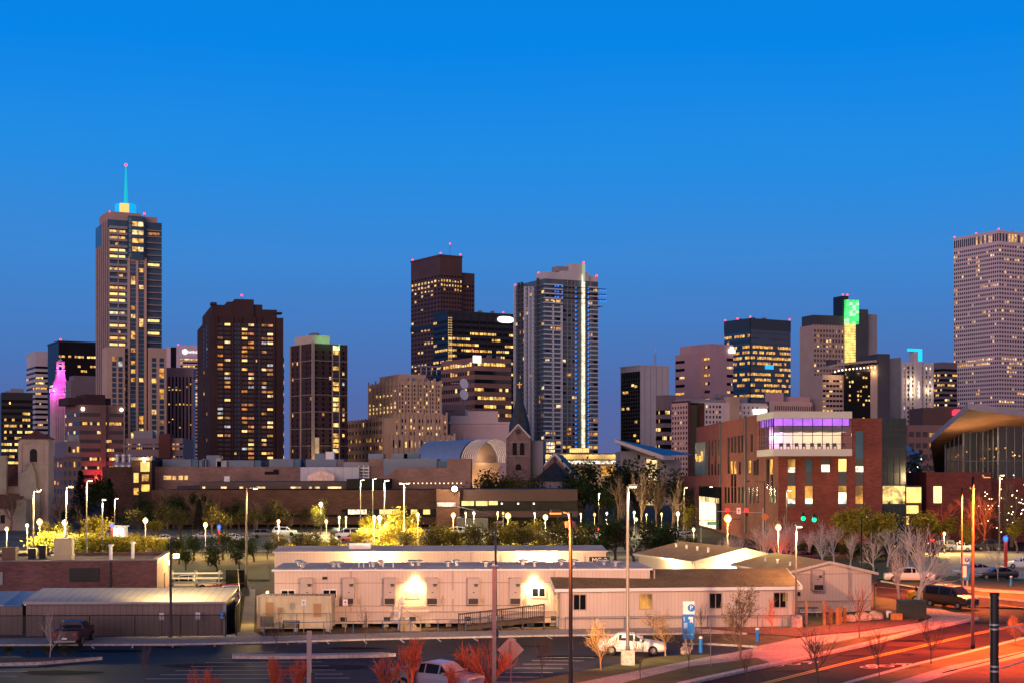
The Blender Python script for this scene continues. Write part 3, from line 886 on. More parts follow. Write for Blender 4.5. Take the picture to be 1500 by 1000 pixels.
for k in range(3): b.box(uA * .4, W + 5, -2.2, 0, b.zR(419 + 8 * k), b.zR(418.4 + 8 * k), W_BRN)
for i in range(nf):
    z = z0 + (i + .58) * dz
    for c in range(8):
        lit = random.random() < .10 or (i < 6 and random.random() < .3)
        v = L * (c + .5) / 8
        b.w('L', v, z, L / 8 * .6, dz * .6, random.choice(LIT) if lit else GLASSB, lit)
    for c in range(10):
        u = W * (c + .5) / 10
        if abs(u - uS - 1) < 2.5: continue
        lit = random.random() < .05 or (i < 3 and random.random() < .7) or (i in (5, 8, 24, 31, 37) and random.random() < .5)
        if lit or random.random() < .6: b.w('R', u, z, W / 10 * .75, dz * .55, random.choice([LIT[0], LIT[1], LIT[3], LIT[2]]) if lit else random.choice([GLASSB, GLASSG, GLASSK]), lit)
b.finish()
STRIPW = M_lit('white_warm_tube', (1, .84, .58), 1.25, .5, .6, 1.4)
m = MB()
for k in range(62):
    z = 9 + k * (H - 5) / 62; m.box(uS - .25, uS + 1.35, -2.0, -.3, z, z + (H - 5) / 62 - .18)
m.build('light_strip', [STRIPW], b.root)
m = MB(); m.box(uS + .1, uS + 1.3, -2.2, -.6, H - 1, b.zR(383)); m.build('strip_mast', [M_emit('mast_glow', (.7, .8, .6), .55)], b.root)
BLUE = M_emit('blue_dot_light', (.01, .22, 1.0), 1.6)
dot = MB(); dot.box(-.38, .38, -.3, .3, -.38, .38); dotm = dot.mesh('blue_dot', BLUE)
nd = 0
for k in range(36):
    z = b.zR(419) - k * (b.zR(419) - b.zR(653)) / 35
    for du in (-4.6, 4.3):
        put('blue_dot', dotm, b.root, (uS + du, -.9, z))
for r in range(3):
    for c in (b.u(811), b.u(815), b.u(821)): put('blue_dot', dotm, b.root, (c, -2.3, b.zR(419 + 8 * r)))
    for c in (0.5, 2.5, 4.2): put('blue_dot', dotm, b.root, (W + c, -2.3, b.zR(421 + 8 * r)))
for (u, v, z) in ((-.5, L - .5, b.zL(420, L)), (1, 10, b.zR(399)), (6, 10, b.zR(399)), (uS + .7, -1.2, b.zR(383)), (W - 1, 0, b.zR(401))): b.beacon(u, v, z, .6, .4)
# lit podium terrace at its foot
b2 = Bld('podium_building', 'low podium at foot of the glass tower glowing with gold lights', 800, 796, 905, 663, 880, a=rad(3))
b2.body(W_GREY)
b2.grid('R', 26, 1, .5, b2.H, .8, .75, .9, GLASS, [BRIGHT, LIT[1], LIT[4]])
b2.box(b2.W * .32, b2.W * .6, -1, 5, b2.H, b2.H + 3.2, W_GREY); b2.box(-.5, b2.W * .12, -1, 5, b2.H, b2.H + 7, W_GREY)
for k in range(9): b2.w('R', b2.W * (.34 + .03 * k), b2.H + 1.6, 1.1, 2.4, BRIGHT, True, 1.05)
for k in range(4):
    for j in range(3): b2.w('R', b2.W * (.015 + .03 * k), b2.H + 1.2 + 2.2 * j, 1.0, 1.6, random.choice([LIT[2], PALE, LIT[4]]), True, 1.05)
b2.finish()

# --- pale slab with glass left face and antenna
b = Bld('office_tower', 'pale slab tower with dark glass left face and thin rooftop antenna', 938, 909, 980, 536, 1000)
b.body(W_WHITE)
b.box(-.15, 0, .6, b.L - 1, 0, b.zL(543), GLASSK)
for i in range(28): b.box(-.3, -.15, .8, b.L - 1.2, 6 + i * 2.5, 6.5 + i * 2.5, W_DKGREY)
for k in range(9): b.box(-.35, -.1, b.L * k / 8.5, b.L * k / 8.5 + .2, 0, b.zL(543), W_DKGREY)
for (y, v) in ((563, .35), (565, .2), (573, .8), (573, .65), (597, .85), (597, .6), (617, .2), (637, .25), (645, .1)): b.w('L', b.L * v, b.zL(y), 3, 1.6, random.choice([LIT[1], LIT[4]]), True, .4)
for k in range(5): b.box(b.W * (.15 + .2 * k), b.W * (.15 + .2 * k) + .25, -.12, 0, 0, b.H, W_GREY)
b.box(-.4, b.W + .3, -.3, b.L + .3, b.H, b.H + .9, W_WHITE)
b.finish()
m = MB(); u = b.u(963.5); m.tube((u, 3, b.H), (u, 3, b.zR(517)), .7, .5, 8); m.tube((u, 3, b.zR(517)), (u, 3, b.zR(500)), .3, .12, 6); m.build('antenna', [GALV], b.root)

# --- low ribbon building behind hotels
b = Bld('office_block', 'low mauve ribbon office squeezed between pale slab and hotel', 972, 961, 990, 578, 930)
b.body(W_TAUPE)
for f in 'LR': b.ribbons(f, 9, 4, b.H - 8, .5, GLASSK, .15, None, 8)
b.box(2, b.W, 4, b.L, b.H - 6, b.H, W_TAUPE); b.finish()

# --- pink tower
b = Bld('office_tower', 'pink stone tower with ribbon windows and bright roof corner sign', 1040, 996, 1074, 503, 1100, a=rad(33))
b.body(W_PINK)
b.box(-4, 0, 6, b.L * 1.02, 0, b.zL(516), W_PINK)
b.ribbons('L', 13, 20, b.zL(519), .36, GLASS, .16, None, 9, a0=0, a1=b.L * .7, rowp={12: .97, 2: .95, 9: .3})
b.ribbons('L', 13, 20, b.zL(521), .36, GLASSK, .08, None, 5, a0=b.L * .7, a1=b.L * 1.0, out=4.05)
b.ribbons('R', 13, 20, b.zR(519), .36, GLASSK, .2, None, 6, a0=b.W * .72, a1=b.W)
b.finish()
m = MB(); m.box(b.W - 5, b.W + .6, -1.6, -.5, b.zR(515), b.zR(510)); m.prism([(b.W - 3.5, -1.5), (b.W - 1.2, -1.5), (b.W - 1.2, -.6), (b.W - 3.5, -.6)], b.zR(510), b.zR(506)); m.build('roof_sign', [WHITE_E], b.root)

# --- dark blue glass tower
b = Bld('office_tower', 'dark blue glass tower with red roof-edge beacons and glowing office floors', 1099, 1061, 1158, 466, 1230, a=rad(31))
W = b.W; L = b.L; H = b.H
b.body(GLASSB)
GL2 = M_glass('navy_glass', (.012, .028, .05), .1, .8)
rp = {26: .0, 25: .0, 24: .05, 23: .5, 22: .75, 21: .45, 20: .85, 19: .15, 18: .8, 17: .15, 16: .45, 15: .25, 14: .45, 13: .2, 12: .6, 11: .1, 6: .2, 5: .5, 4: .6, 3: .6, 2: .7}
b.ribbons('R', 28, 10, H - 3, .6, GL2, .2, [OFFICE, LIT[1], LIT[0]], 18, rowp=rp, run=.75)
b.ribbons('L', 28, 10, H - 3, .6, GL2, .15, [OFFICE, LIT[1], LIT[0]], 10, rowp={**rp, 25: .9}, run=.6)
b.box(-.3, .3, -.3, .3, 0, H, W_BLACK); b.box(-.2, W + .2, -.2, L + .2, H - 9, H, M('navy_louvre', (.035, .05, .07), .5, .1))
b.finish()
m = MB(); m.box(W * .36, W * .56, -.7, -.2, b.zR(539), b.zR(533)); m.build('blue_sign', [M_emit('blue_sign_light', (.02, .35, 1), 1.6)], b.root)
for (u, v) in ((.3, .3), (W - .5, .5), (.5, L - .5), (.5, L * .5)): b.beacon(u, v, H, .75, .4)
b.roofkit(5, 3, W - 5, 4, L - 8, H, None, 3)

# --- hotels with punched windows
W_HOT = M('cream_pink_stucco', (.62, .40, .33), .85, .08, .2)
W_HOTW = M('cream_stucco', (.66, .53, .47), .85, .08, .2)
b = Bld('hotel', 'cream pink hotel of three wings with small punched windows and olive glass slot', 1008, 984, 1126, 589, 780, a=rad(26))
W = b.W; L = b.L; H = b.H
uo = b.u(1029); up = b.u(1068); uq = b.u(1082)
b.box(0, uo, 2.0, L, 0, H - 1, M_glass('olive_glass', (.05, .042, .012), .3))
b.box(-.0, 1.2, -.4, L, 0, H + 1, W_MAROON)
b.box(-.1, 0, .3, L, 0, H, W_HOT)
b.box(uo, up, 0, 12, 0, H + .3, W_HOTW); b.box(uo - .5, uo + 1, -.3, 12, 0, H, W_MAROON)
b.box(up, uq, -1, 12, 0, H + 3.5, W_TAN); b.box(uq, W, 1.5, 14, 0, H + .5, W_HOTW)
b.box(uo - 8, up, 3, 14, H, b.zR(583), W_GREY); b.box(up, W * .8, 5, 15, H + .5, b.zR(578), W_GREY)
b.grid('L', 6, 17, 2, H - 1, .38, .5, .14, GLASSK, LIT, out=.16)
b.grid('R', 4, 17, 2, H - .5, .38, .5, .13, GLASSK, LIT, a0=uo + 1.5, a1=uo + (up - uo) * .6)
b.grid('R', 1, 17, 2, H - .5, .4, .5, .1, GLASS, LIT, a0=uo + (up - uo) * .55, a1=uo + (up - uo) * .75)
b.grid('R', 5, 17, 2, H - .5, .3, .45, .16, GLASSB, LIT, a0=uq + .5, a1=W * .9, out=-1.44)
b.finish(); b.roofkit(5, uo, W - 6, 5, 12, H + 3, None, 2)
m = MB(); m.box(b.u(1105), b.u(1125), .8, 1.3, b.zR(604), b.zR(596.5)); m.build('wall_sign', [WHITE_E], b.root)

# --- pink low block
b = Bld('office_block', 'low salmon-coloured block right of the hotel with narrow slots', 1134, 1127, 1190, 587, 850)
b.body(W_HOT); b.box(b.W * .5, b.W, 2, b.L * 3, b.H, b.H + 3, W_PINK); b.box(0, b.W * .3, 2, 8, b.H, b.H + 5, W_PINK)
b.grid('R', 18, 2, b.H - 9, b.H - 2, .35, .7, .0, GLASSK)
b.finish(ind=40)

# --- convention hotel with green lantern
b = Bld('hotel', 'tall convention hotel with green glowing lantern above yellow stair tower', 1191, 1187, 1290, 476, 950, a=rad(20))
W = b.W; H = b.H
W_HY = M('hotel_tan_precast', (.42, .31, .26), .8, .1, .1)
u1 = b.u(1236); u2 = b.u(1258); u3 = b.u(1273)
b.box(0, u1, 0, 16, 0, H, W_HY); b.box(.8, u1 + 2, 1, 15, H, b.zR(461), W_DKGREY)
for k in range(11): b.box(u1 * k / 10 - .25, u1 * k / 10 + .25, -.5, 0, 0, H + .4, W_HY)
b.box(u1 - .2, u1 + 4.2, 1.2, 12, 0, b.zR(431), W_BLACK)
b.box(u2 - 3, u3, 1, 14, 0, b.zR(450), W_DKGREY); b.box(u3, W, 4, 22, 0, b.zR(456), W_GREY)
b.grid('R', 10, 32, 4, H - 2, .45, .55, .13, GLASS, LIT, a0=.3, a1=u1, rowp={28: .6, 29: .3})
b.finish()
zg = b.zR(437); zm = b.zR(473); zl = b.zR(530)
GREEN = M_lit('green_lantern_glow', (.08, 1.0, .22), 1.2, .35, .55, 1.3); GOLD = M_lit('gold_stair_glow', (1, .72, .18), 1.4, .4, .6, 1.2)
m = MB()
for r in range(9):
    for c in range(4):
        uu = u1 + .8 + c * (u2 - u1 - 1.6) / 4; zz = zm + r * (zg - zm) / 9
        m.box(uu + .1, uu + (u2 - u1 - 1.6) / 4 - .1, -1.6, 1.0, zz + .12, zz + (zg - zm) / 9 - .12, 1 if random.random() < (.75 if 2 < r < 8 and 0 < c < 3 else .15) else 0)
m.build('green_lantern', [GREEN, M_lit('pale_green_glow', (.42, 1, .45), 1.5, .5, .7, 1.3)], b.root)
m = MB()
for r in range(15):
    zz = zl + r * (zm - zl) / 15; m.box(u1 + .9, u2 - 3.2, -1.4, 1.0, zz + .18, zz + (zm - zl) / 15 - .18)
m.build('stair_tower', [GOLD], b.root)
for u in (u1 + .6, u1 + 3.8): b.beacon(u, 2, b.zR(431), .6, .3)

# --- curved roof hotel in front
b = Bld('hotel', 'hotel with bulb-lit curved cornice, black glass bay and dark fin wall', 1238, 1211, 1302, 533, 860, a=rad(14))
W = b.W; L = b.L; H = b.H
ua = b.u(1275); ub = b.u(1285)
b.box(0, ua, 0, 18, 0, H - 4, GLASSK); b.box(ua, ub, -.3, 18, 0, H, W_HY); b.box(ub, W, -1.2, 22, 0, b.zR(517), W_DKGREY)
b.box(-13, 0, 2, 20, 0, H - 6, W_HY)
b.grid('R', 9, 25, 3, H - 6, .6, .5, .30, GLASSK, [OFFICE, BRIGHT, LIT[1]], a0=.3, a1=ua)
b.grid('R', 6, 22, 3, H - 8, .8, .45, .28, GLASSK, [OFFICE, BRIGHT, LIT[1]], a0=-13, a1=-.5, out=-1.94)
b.finish()
m = MB(); n = 14; top = []; bot = []
for k in range(n + 1):
    u = -12 + (ua + 14) * k / n; z = b.zR(540) + 3.2 * (k / n) ** .6 + .8 * (k / n)
    top.append((u, z + 1.2)); bot.append((u, z))
m.yprism(bot + top[::-1], -4, 18); m.build('curved_roof', [W_HY], b.root)
m = MB()
for k in range(12):
    u = -8 + (ua + 9) * k / 11; m.ball((u, -3.6, b.zR(545) + 3.0 * (k / 11) ** .6), .5, 8)
m.build('cornice_lights', [M_emit('warm_bulb', (1, .72, .36), 4)], b.root)
for k in range(4): lamp('cornice_glow', 'POINT', b.root, (-7 + (ua + 9) * k / 3, -2.4, b.zR(549) + 2 * k / 3), 900, (1, .62, .25), .4)
m = MB(); m.box(-10, -5, 0, 4, b.zR(540) + 2, b.zR(528)); m.box(-11, -4, -.5, 4.5, b.zR(528), b.zR(527)); m.build('roof_unit', [W_DKGREY], b.root)

# --- white pier tower with blue top
b = Bld('office_tower', 'pale tower with cyan-lit roof fin, white piers and vertical number sign', 1320, 1300, 1366, 530, 980, a=rad(22))
W = b.W; L = b.L; H = b.H
b.body(W_WHITE)
b.box(-.4, 0, 0, L, 0, b.zL(523), W_GREY)
for (c, w_, d_) in ((.03, .8, .9), (.16, .5, .5), (.28, .9, 1), (.42, .5, .5), (.58, .6, .7), (.72, .9, 1), (.84, .5, .5), (.97, .9, 1)): b.box(W * c - w_, W * c + w_, -d_, 0, 0, H, W_WHITE)
b.box(W * .4, W * .62, -1.4, 5, 0, b.zR(513), W_WHITE)
b.grid('R', 7, 26, 6, H - 2, .42, .6, .10, GLASSK, [PALE, LIT[1], LIT[2]], rowp={25: .6, 20: .35, 17: .5})
b.finish()
m = MB(); m.box(W * .16, W * .62, -1.6, -1.0, b.zR(514), b.zR(510)); m.box(W * .5, W * .62, -1.7, -1.1, b.zR(528), b.zR(514.3)); m.build('roof_fin_light', [M_emit('cyan_tube', (.0, .55, 1.0), 1.5)], b.root)
for k, ch in enumerate('1999'):
    text_mesh(ch, 4.4, .15, M_emit('pale_number_light_%d' % k, (1, .85, .75), 1.4), 'number_sign', b.root, (W * .51, -1.75, b.zR(561 + 6.2 * k)), 0)
for y in (548, 564): lamp('floodlight', 'POINT', b.root, (W * .28, -3, b.zR(y + 10)), 1500, (1, .72, .45), .4)
lamp('floodlight', 'POINT', b.root, (W * .84, -3, b.zR(570)), 1200, (1, .72, .45), .4)

# --- tan block behind
b = Bld('office_tower', 'slim mauve tower with banded windows beside the largest pale tower', 1380, 1366, 1402, 530, 1150)
b.body(W_TAUPE)
for f in 'LR': b.ribbons(f, 22, 8, b.H - 4, .5, GLASSK, .22, None, 6)
b.finish()

# --- largest pale tower at right
b = Bld('skyscraper', 'largest pale grid tower at the right edge with rows of small square windows', 1463, 1397, 1560, 339, 1250)
W = b.W; L = b.L; H = b.H
W_REP = M('pale_granite', (.62, .48, .47), .75, .06, .05)
b.body(W_REP)
rp = {}
for r in range(56):
    rp[r] = .07
for r in (27, 26): rp[r] = .5
for r in (3, 5, 7, 9, 11, 12, 14): rp[r] = .35
for r in (17, 32, 38, 44): rp[r] = .25
b.grid('L', 22, 54, 8, H - 10, .55, .5, .08, GLASS, [OFFICE, LIT[1], LIT[4]], rowp=rp, cluster=.35)
b.grid('R', 26, 54, 8, H - 10, .55, .5, .08, GLASS, [OFFICE, LIT[1], LIT[4]], rowp=rp, cluster=.35)
b.grid('L', 22, 1, H - 8.5, H - .8, .55, .85, .15, GLASS, [LIT[1]]); b.grid('R', 22, 1, H - 8.5, H - .8, .55, .85, .35, GLASS, [LIT[1], LIT[4]])
b.box(-.3, W + .3, -.3, L + .3, H, H + 1, W_REP)
b.finish()
b.beacon(.5, .5, H + 1, .7, .5); b.beacon(.5, L - .5, H + 1, .7, .5); b.beacon(.5, L * .5, H + 1, .6, .5)
b.roofkit(3, 2, W - 6, 3, 12, H + 1, None, 2)

# --- brown low office right
b = Bld('office_block', 'low mauve brick office below the pale pier tower', 1330, 1322, 1420, 622, 640, a=rad(6))
b.body(W_BRICK)
b.grid('R', 9, 6, 2, b.H - 1.5, .7, .45, .12, GLASS, LIT)
b.box(b.W * .3, b.W, 4, 20, b.H, b.H + 7.5, W_BRN)
b.finish()
m = MB(); m.box(b.u(1400), b.u(1411), 3.0, 3.9, b.zR(607), b.zR(600)); m.box(b.u(1402), b.u(1411), 3.0, 3.9, b.zR(600), b.zR(598.5))
m.build('red_sign', [M_emit('red_neon', (1, .02, .05), 3)], b.root)
# ------------------------------------------------------------------ middle distance buildings
BRICK = M_brick('red_brick', (0.145, 0.040, 0.034), .18, .8)
BRICKD = M_brick('dark_brick', (0.080, 0.040, 0.030), .2, .9)
BRICKT = M_brick('tan_brick', (0.26, 0.155, 0.125), .15, .9)
ROOFRED = M('red_tile_roof', (.10, .035, .03), .8, .3, .8, fine=3)
STUCCO = M('pale_stucco', (.27, .21, .20), .85, .15, .4)
STUCCOD = M('grey_stucco', (.22, .20, .18), .85, .2, .4)
SLATE = M('slate_roof', (.025, .03, .035), .6, .3, .6, fine=3)
BLUEGREY = M('blue_grey_panel', (.17, .20, .26), .6, .1, .2)
TEALP = M('teal_panel', (.05, .13, .19), .5, .1, .2)
WTILE = M_siding('white_tile_panel', (.46, .46, .50), 2.2, 'X', .06, groove=.7)
BLACKV = M('black_void', (.008, .007, .007), .9, .2, .3)

# low hotel block
b = Bld('office_block', 'low mauve block with banded balconies and maroon brick stair shaft', 184, 178, 268, 641, 560, a=rad(4))
b.body(W_TAUPE)
for i in range(5): b.box(-1, b.W + .5, -1.5, 0, 3 + i * 4.6, 3.9 + i * 4.6, W_TAUPE)
b.box(b.u(234), b.u(251), -2.4, 8, 0, b.zR(635), W_MAROON)
b.box(b.u(194), b.u(222), 2, 10, b.H, b.zR(630), W_GREY)
b.grid('R', 16, 5, 1, b.H - .8, .5, .45, .28, GLASSK, [OFFICE, LIT[1], LIT[3]], a1=b.u(233)); b.grid('R', 3, 5, 1, b.H - .8, .7, .5, .7, GLASSK, [LIT[1], LIT[3]], a0=b.u(252))
b.finish()

b = Bld('apartment_block', 'small salmon apartment block with recessed balconies between church tower and brick office', 92, 75, 119, 668, 470, a=rad(22))
b.body(W_BRICK); b.box(b.W * .2, b.W, 3, b.L, b.H, b.zR(645), W_TAUPE); b.box(-.5, b.W, 0, b.L + 1, b.H - .6, b.H + .4, W_TAUPE)
for f in 'LR': b.grid(f, 4, 5, 2, b.H - 1, .5, .55, .1, GLASSB, [LIT[1], LIT[3]])
b.grid('R', 3, 1, b.H + .5, b.H + 4, .5, .5, .6, GLASSK, [LIT[1]], a0=b.W * .3, out=-2.9)
b.finish(); b.roofkit(2, b.W * .3, b.W, 4, 10, b.zR(645), None, 1.8)

# ------------------------------------------------------------------ mission church at the left
D = 330
t = thing('church', 'mission church with red hipped tower roof and stepped gable at the left edge', 'church', (PX(54, D), D, 0), rad(4))
zc = lambda y: PZ(y, D)
m = MB(); w = 2.95
m.box(-w, w, -w, w, 0, zc(643)); m.box(-w - .25, -w + .5, -w - .25, -w + .5, 0, zc(646)); m.box(w - .5, w + .25, -w - .25, -w + .5, 0, zc(646))
n = 12
for k in range(n):                                       # wavy string course
    x0 = -w + .4 + (2 * w - .8) * k / n; x1 = x0 + (2 * w - .8) / n
    zz = zc(648) - .35 + .8 * math.exp(-((k - (n - 1) / 2) / 1.8) ** 2)
    m.box(x0, x1, -w - .22, -w, zz, zz + .4, 1)
m.box(-w - .3, w + .3, -w - .3, w + .3, zc(681), zc(679), 1)
m.build('tower', [STUCCO, STUCCOD], t)
m = MB(); zz = zc(643); rw = w + .45
for k, (p, q) in enumerate((((-rw, -rw), (rw, -rw)), ((rw, -rw), (rw, rw)), ((rw, rw), (-rw, rw)), ((-rw, rw), (-rw, -rw)))): m.tri((*p, zz), (*q, zz), (0, 0, zc(630)))
m.quad((-rw, -rw, zz - .01), (-rw, rw, zz - .01), (rw, rw, zz - .01), (rw, -rw, zz - .01)); m.tube((0, 0, zc(631)), (0, 0, zc(626)), .12, n=6)
m.build('tower_roof', [ROOFRED], t)
def arched(cx, z0, z1, hw, y0, y1, n=8):
    pts = [(cx - hw, z0), (cx + hw, z0)] + [(cx + hw * math.cos(math.pi * k / n), z1 - hw + hw * math.sin(math.pi * k / n)) for k in range(n + 1)]
    b_ = MB(); b_.yprism(pts, y0, y1); return b_
arched(0, zc(676), zc(657), .75, -w - .12, -w + .1).build('window', [BLACKV], t)
m = MB(); m.box(-10, -1.8, -1.5, 8, 0, zc(711)); m.poly([(-10, -2, zc(711)), (-1.8, -2, zc(711)), (-1.8, 3.5, zc(682)), (-10, 3.5, zc(682))], 1); m.poly([(-10, 9, zc(711)), (-10, 3.5, zc(682)), (-1.8, 3.5, zc(682)), (-1.8, 9, zc(711))], 1)
m.tri((-10, -2, zc(711)), (-10, 3.5, zc(682)), (-10, 9, zc(711))); m.build('nave', [STUCCO, ROOFRED], t)
m = MB(); pts = [(-2.6, 0), (1.6, 0), (1.6, zc(720)), (.9, zc(712)), (.6, zc(694)), (-.2, zc(676)), (-.6, zc(682)), (-1.3, zc(690)), (-2.0, zc(690)), (-2.6, zc(696))]
m.yprism(pts, -4.2, -3.2); m.build('stepped_gable', [STUCCOD], t)
m = MB(); m.box(-7.2, -5.6, -3.6, -2.2, 0, zc(668)); m.box(-7.35, -5.45, -3.75, -2.05, zc(670), zc(667)); m.build('pier', [STUCCOD], t)
m = MB(); m.box(-8, -1.9, -8, -3, 0, zc(742)); m.poly([(-8.4, -8.5, zc(743)), (-1.7, -8.5, zc(743)), (-1.7, -3.4, zc(722)), (-8.4, -3.4, zc(722))], 1)
m.prism([(-2.2, -8.8), (-.2, -8.8), (-.2, -4.2), (-2.2, -4.2)], 0, zc(730), 2); m.build('side_chapel', [STUCCO, ROOFRED, STUCCOD], t)
for x in (-7.0, -5.2):
    m = MB(); m.box(x - .45, x + .45, -8.12, -7.98, zc(764), zc(752)); m.build('window', [BLACKV], t)

# ------------------------------------------------------------------ brick plant block with vents
D = 400
b = Bld('plant_block', 'windowless brick block with row of silver roof vents and lit stair slot', 150, 142, 197, 683, D, a=rad(3))
b.body(BRICKD); b.finish()
for i, px in enumerate((172, 181, 190.5, 200)):
    v = MB(); z = PZ(683, D) if i < 3 else PZ(688, D)
    v.lathe([(1.1, z - (0 if i < 3 else 2)), (1.1, z + .5), (.55, z + 1.3), (.55, z + 2.7), (.75, z + 2.8), (.75, z + 3.3), (.3, z + 3.4)], 0, 0, 14)
    o = v.build('roof_vent', [GALV], smooth=False); o.location = (PX(px, D + 4), D + 4, 0)
    tag(o, ['leftmost silver bottle-shaped vent on the brick plant block', 'second silver bottle-shaped vent from the left on the plant block', 'third silver bottle-shaped vent from the left on the plant block', 'rightmost silver bottle-shaped vent beside the lit stair tower'][i], 'vent', 'silver vents on the brick plant block')
b = Bld('stair_tower', 'brightly lit glazed stair tower between brick plant block and campus building', 194, 190, 222, 669, 395, a=rad(3))
b.body(BRICKD); b.box(-.3, b.W + .3, -.5, 3, b.H - .8, b.H, W_GREY)
for (x0, x1, y0, y1) in ((196, 203, 692, 706), (196, 203, 714, 724), (206, 219, 676, 690), (208, 218, 694, 704), (207, 219, 709, 719)):
    b.w('R', (b.u(x0) + b.u(x1)) / 2, b.zR((y0 + y1) / 2), b.u(x1) - b.u(x0), b.zR(y0) - b.zR(y1), random.choice([BRIGHT, LIT[1], OFFICE]), True)
b.finish()
lamp('wall_lamp', 'POINT', b.root, (b.u(212), -1.2, b.zR(673)), 700, (1, .72, .3), .3)
q = MB(); q.ball((b.u(212), -.9, b.zR(675)), .35, 8); q.build('lamp_globe', [M_emit('warm_globe', (1, .72, .3), 6)], b.root)

# ------------------------------------------------------------------ long low campus building
def A(px, d): return PX(px, d)
t = thing('campus_building', 'long low brown brick campus building with lit ribbon windows behind the parking lot', 'building', (A(230, 340), 340, 0))
ox = A(230, 340)
X = lambda px, d=340: A(px, d) - ox
Z = lambda y, d=340: PZ(y, d)
m = MB()
m.box(X(222), X(640), 0, 30, Z(753), Z(717), 0)                   # parapet brick band
m.box(X(222), X(640), 1.6, 30, Z(768), Z(753) + .004, 0)
m.box(X(222), X(640), .6, 1.6, Z(756), Z(745), 1)
m.box(X(222) + .5, X(640) - .5, 6, 30, 0, Z(768), 2)
for k in range(14): m.box(X(250 + 28 * k), X(252 + 28 * k), 2, 2.6, 0, Z(768), 0)
m.build('wall', [BRICKD, GLASSK, BLACKV], t)
m = MB(); m.box(X(282), X(505), 8, 40, Z(716), PZ(705, 348), 0); m.box(X(222), X(440), 26, 60, 0, PZ(711, 366), 0); m.build('upper_storey', [M('brown_metal_fascia', (.045, .026, .024), .6, .2, .3)], t)
m = MB(); m.box(X(505), X(560), 4, 30, Z(716), PZ(701, 344), 0); m.build('roof_terrace', [BLACKV], t)
# the deep ribbon window is a recess with lit stretches
for (x0, x1) in ((510, 537), (556, 584), (602, 611), (620, 630)):
    m = MB(); m.box(X(x0), X(x1), -.08, 0.3, Z(752.5), Z(745.5)); m.build('window', [random.choice([PALE, BRIGHT, LIT[4]])], t)
m = MB(); m.box(X(500), X(640), -.05, .2, Z(753), Z(745)); m.build('window_band', [GLASSK], t)
for (x0, x1) in ((286, 290), (314, 322), (342, 347), (368, 380), (418, 434), (446, 450), (455, 462), (474, 494), (520, 544)):
    m = MB(); m.box(X(x0), X(x1), 7.7, 7.95, Z(716) + .1, Z(712.5)); m.build('soffit_light', [LIT[4]], t)
for (x0, x1) in ((240, 251), (253, 258), (262, 268), (270, 275)):
    m = MB(); m.box(X(x0, 366), X(x1, 366), 25.8, 26, PZ(702, 366), PZ(696, 366)); m.build('window', [random.choice([LIT[1], OFFICE])], t)
# back range with tan band
m = MB(); m.box(X(222, 400), X(440, 400), 60, 90, 0, PZ(683, 400)); m.build('back_range', [BRICKT], t)
m = MB(); m.box(X(388, 400), X(408, 400), 59.6, 60, PZ(694, 400), PZ(690, 400)); m.box(X(401, 400), X(408, 400), 59.6, 60, PZ(690, 400), PZ(687, 400)); m.build('louvre', [BLACKV], t)
m = MB(); m.box(X(329, 365), X(337, 365), 24.5, 26, PZ(707, 365), PZ(697, 365)); m.build('duct_box', [GALV], t)
for (x0, x1, y0, y1, mt, mt2) in ((238, 290, 672, 683, BLUEGREY, TEALP), (325, 382, 673.5, 683, BLUEGREY, TEALP), (394, 440, 671.5, 682, BLUEGREY, TEALP), (448, 503, 672, 683, BLUEGREY, W_TAUPE)):
    m = MB(); d = 404; m.box(X(x0, d), X(x1 - 10, d), 64, 76, PZ(y1, d) - .5, PZ(y0, d), 0); m.box(X(x1 - 10, d), X(x1, d), 64.4, 76, PZ(y1, d) - .5, PZ(y0, d), 1); m.build('roof_plant', [mt, mt2], t)
for (x0, x1, y0) in ((292, 297, 674), (298, 302, 673), (316, 324, 671), (318, 332, 675), (296, 300, 672)):
    m = MB(); d = 403; m.box(X(x0, d), X(x1, d), 63, 66, PZ(683, d), PZ(y0, d)); m.box(X(x0, d) + .1, X(x1, d) - .1, 63.1, 65.9, PZ(y0, d), PZ(y0 - .7, d)); m.build('roof_unit', [random.choice([GREYMET, BLUEGREY])], t)
for k in range(5):
    m = MB(); d = 405; m.lathe([(.75, PZ(683, d)), (.75, PZ(667, d)), (.6, PZ(666, d))], X(306 + 3.6 * k, d), 65 + 0, 12); m.build('stack', [BLUEGREY], t)
for k in range(3):
    m = MB(); d = 405; m.lathe([(.8, PZ(683, d)), (.8, PZ(664, d)), (.65, PZ(663.4, d))], X(466 + 4 * k, d), 65, 12); m.build('stack', [BLUEGREY], t)
m = MB(); d = 404; m.box(X(477, d), X(489, d), 64, 67, PZ(672, d), PZ(661, d)); m.build('roof_unit', [WHITEP], t)
# white tiled block with greenhouse gable
m = MB(); d = 380; m.box(X(440, d), X(526, d), 40, 60, 0, PZ(683.5, d)); m.build('tiled_block', [WTILE], t)
m = MB(); d = 377
m.yprism([(X(451, d), PZ(703, d)), (X(488, d), PZ(703, d)), (X(488, d), PZ(695, d)), (X(470, d), PZ(687, d)), (X(451, d), PZ(695, d))], 37, 40)
gh = m.build('greenhouse', [M_lit('rose_lit_glass', (.75, .30, .22), .55, .8, .6, 1.2)], t)
m = MB()
for k in range(8): m.box(X(451 + 5.2 * k, d) - .06, X(451 + 5.2 * k, d) + .06, 36.85, 37, PZ(703, d), PZ(695, d))
for (xa, ya, xb, yb) in ((451, 695, 470, 687), (470, 687, 488, 695)): m.tube((X(xa, d), 36.9, PZ(ya, d)), (X(xb, d), 36.9, PZ(yb, d)), .18, n=4)
m.build('glazing_bar', [WHITEP], gh)
m = MB(); d = 382
for k in range(5): m.box(X(524, d), X(541, d), 42, 48, PZ(704 - 4.5 * k, d), PZ(702 - 4.5 * k, d))
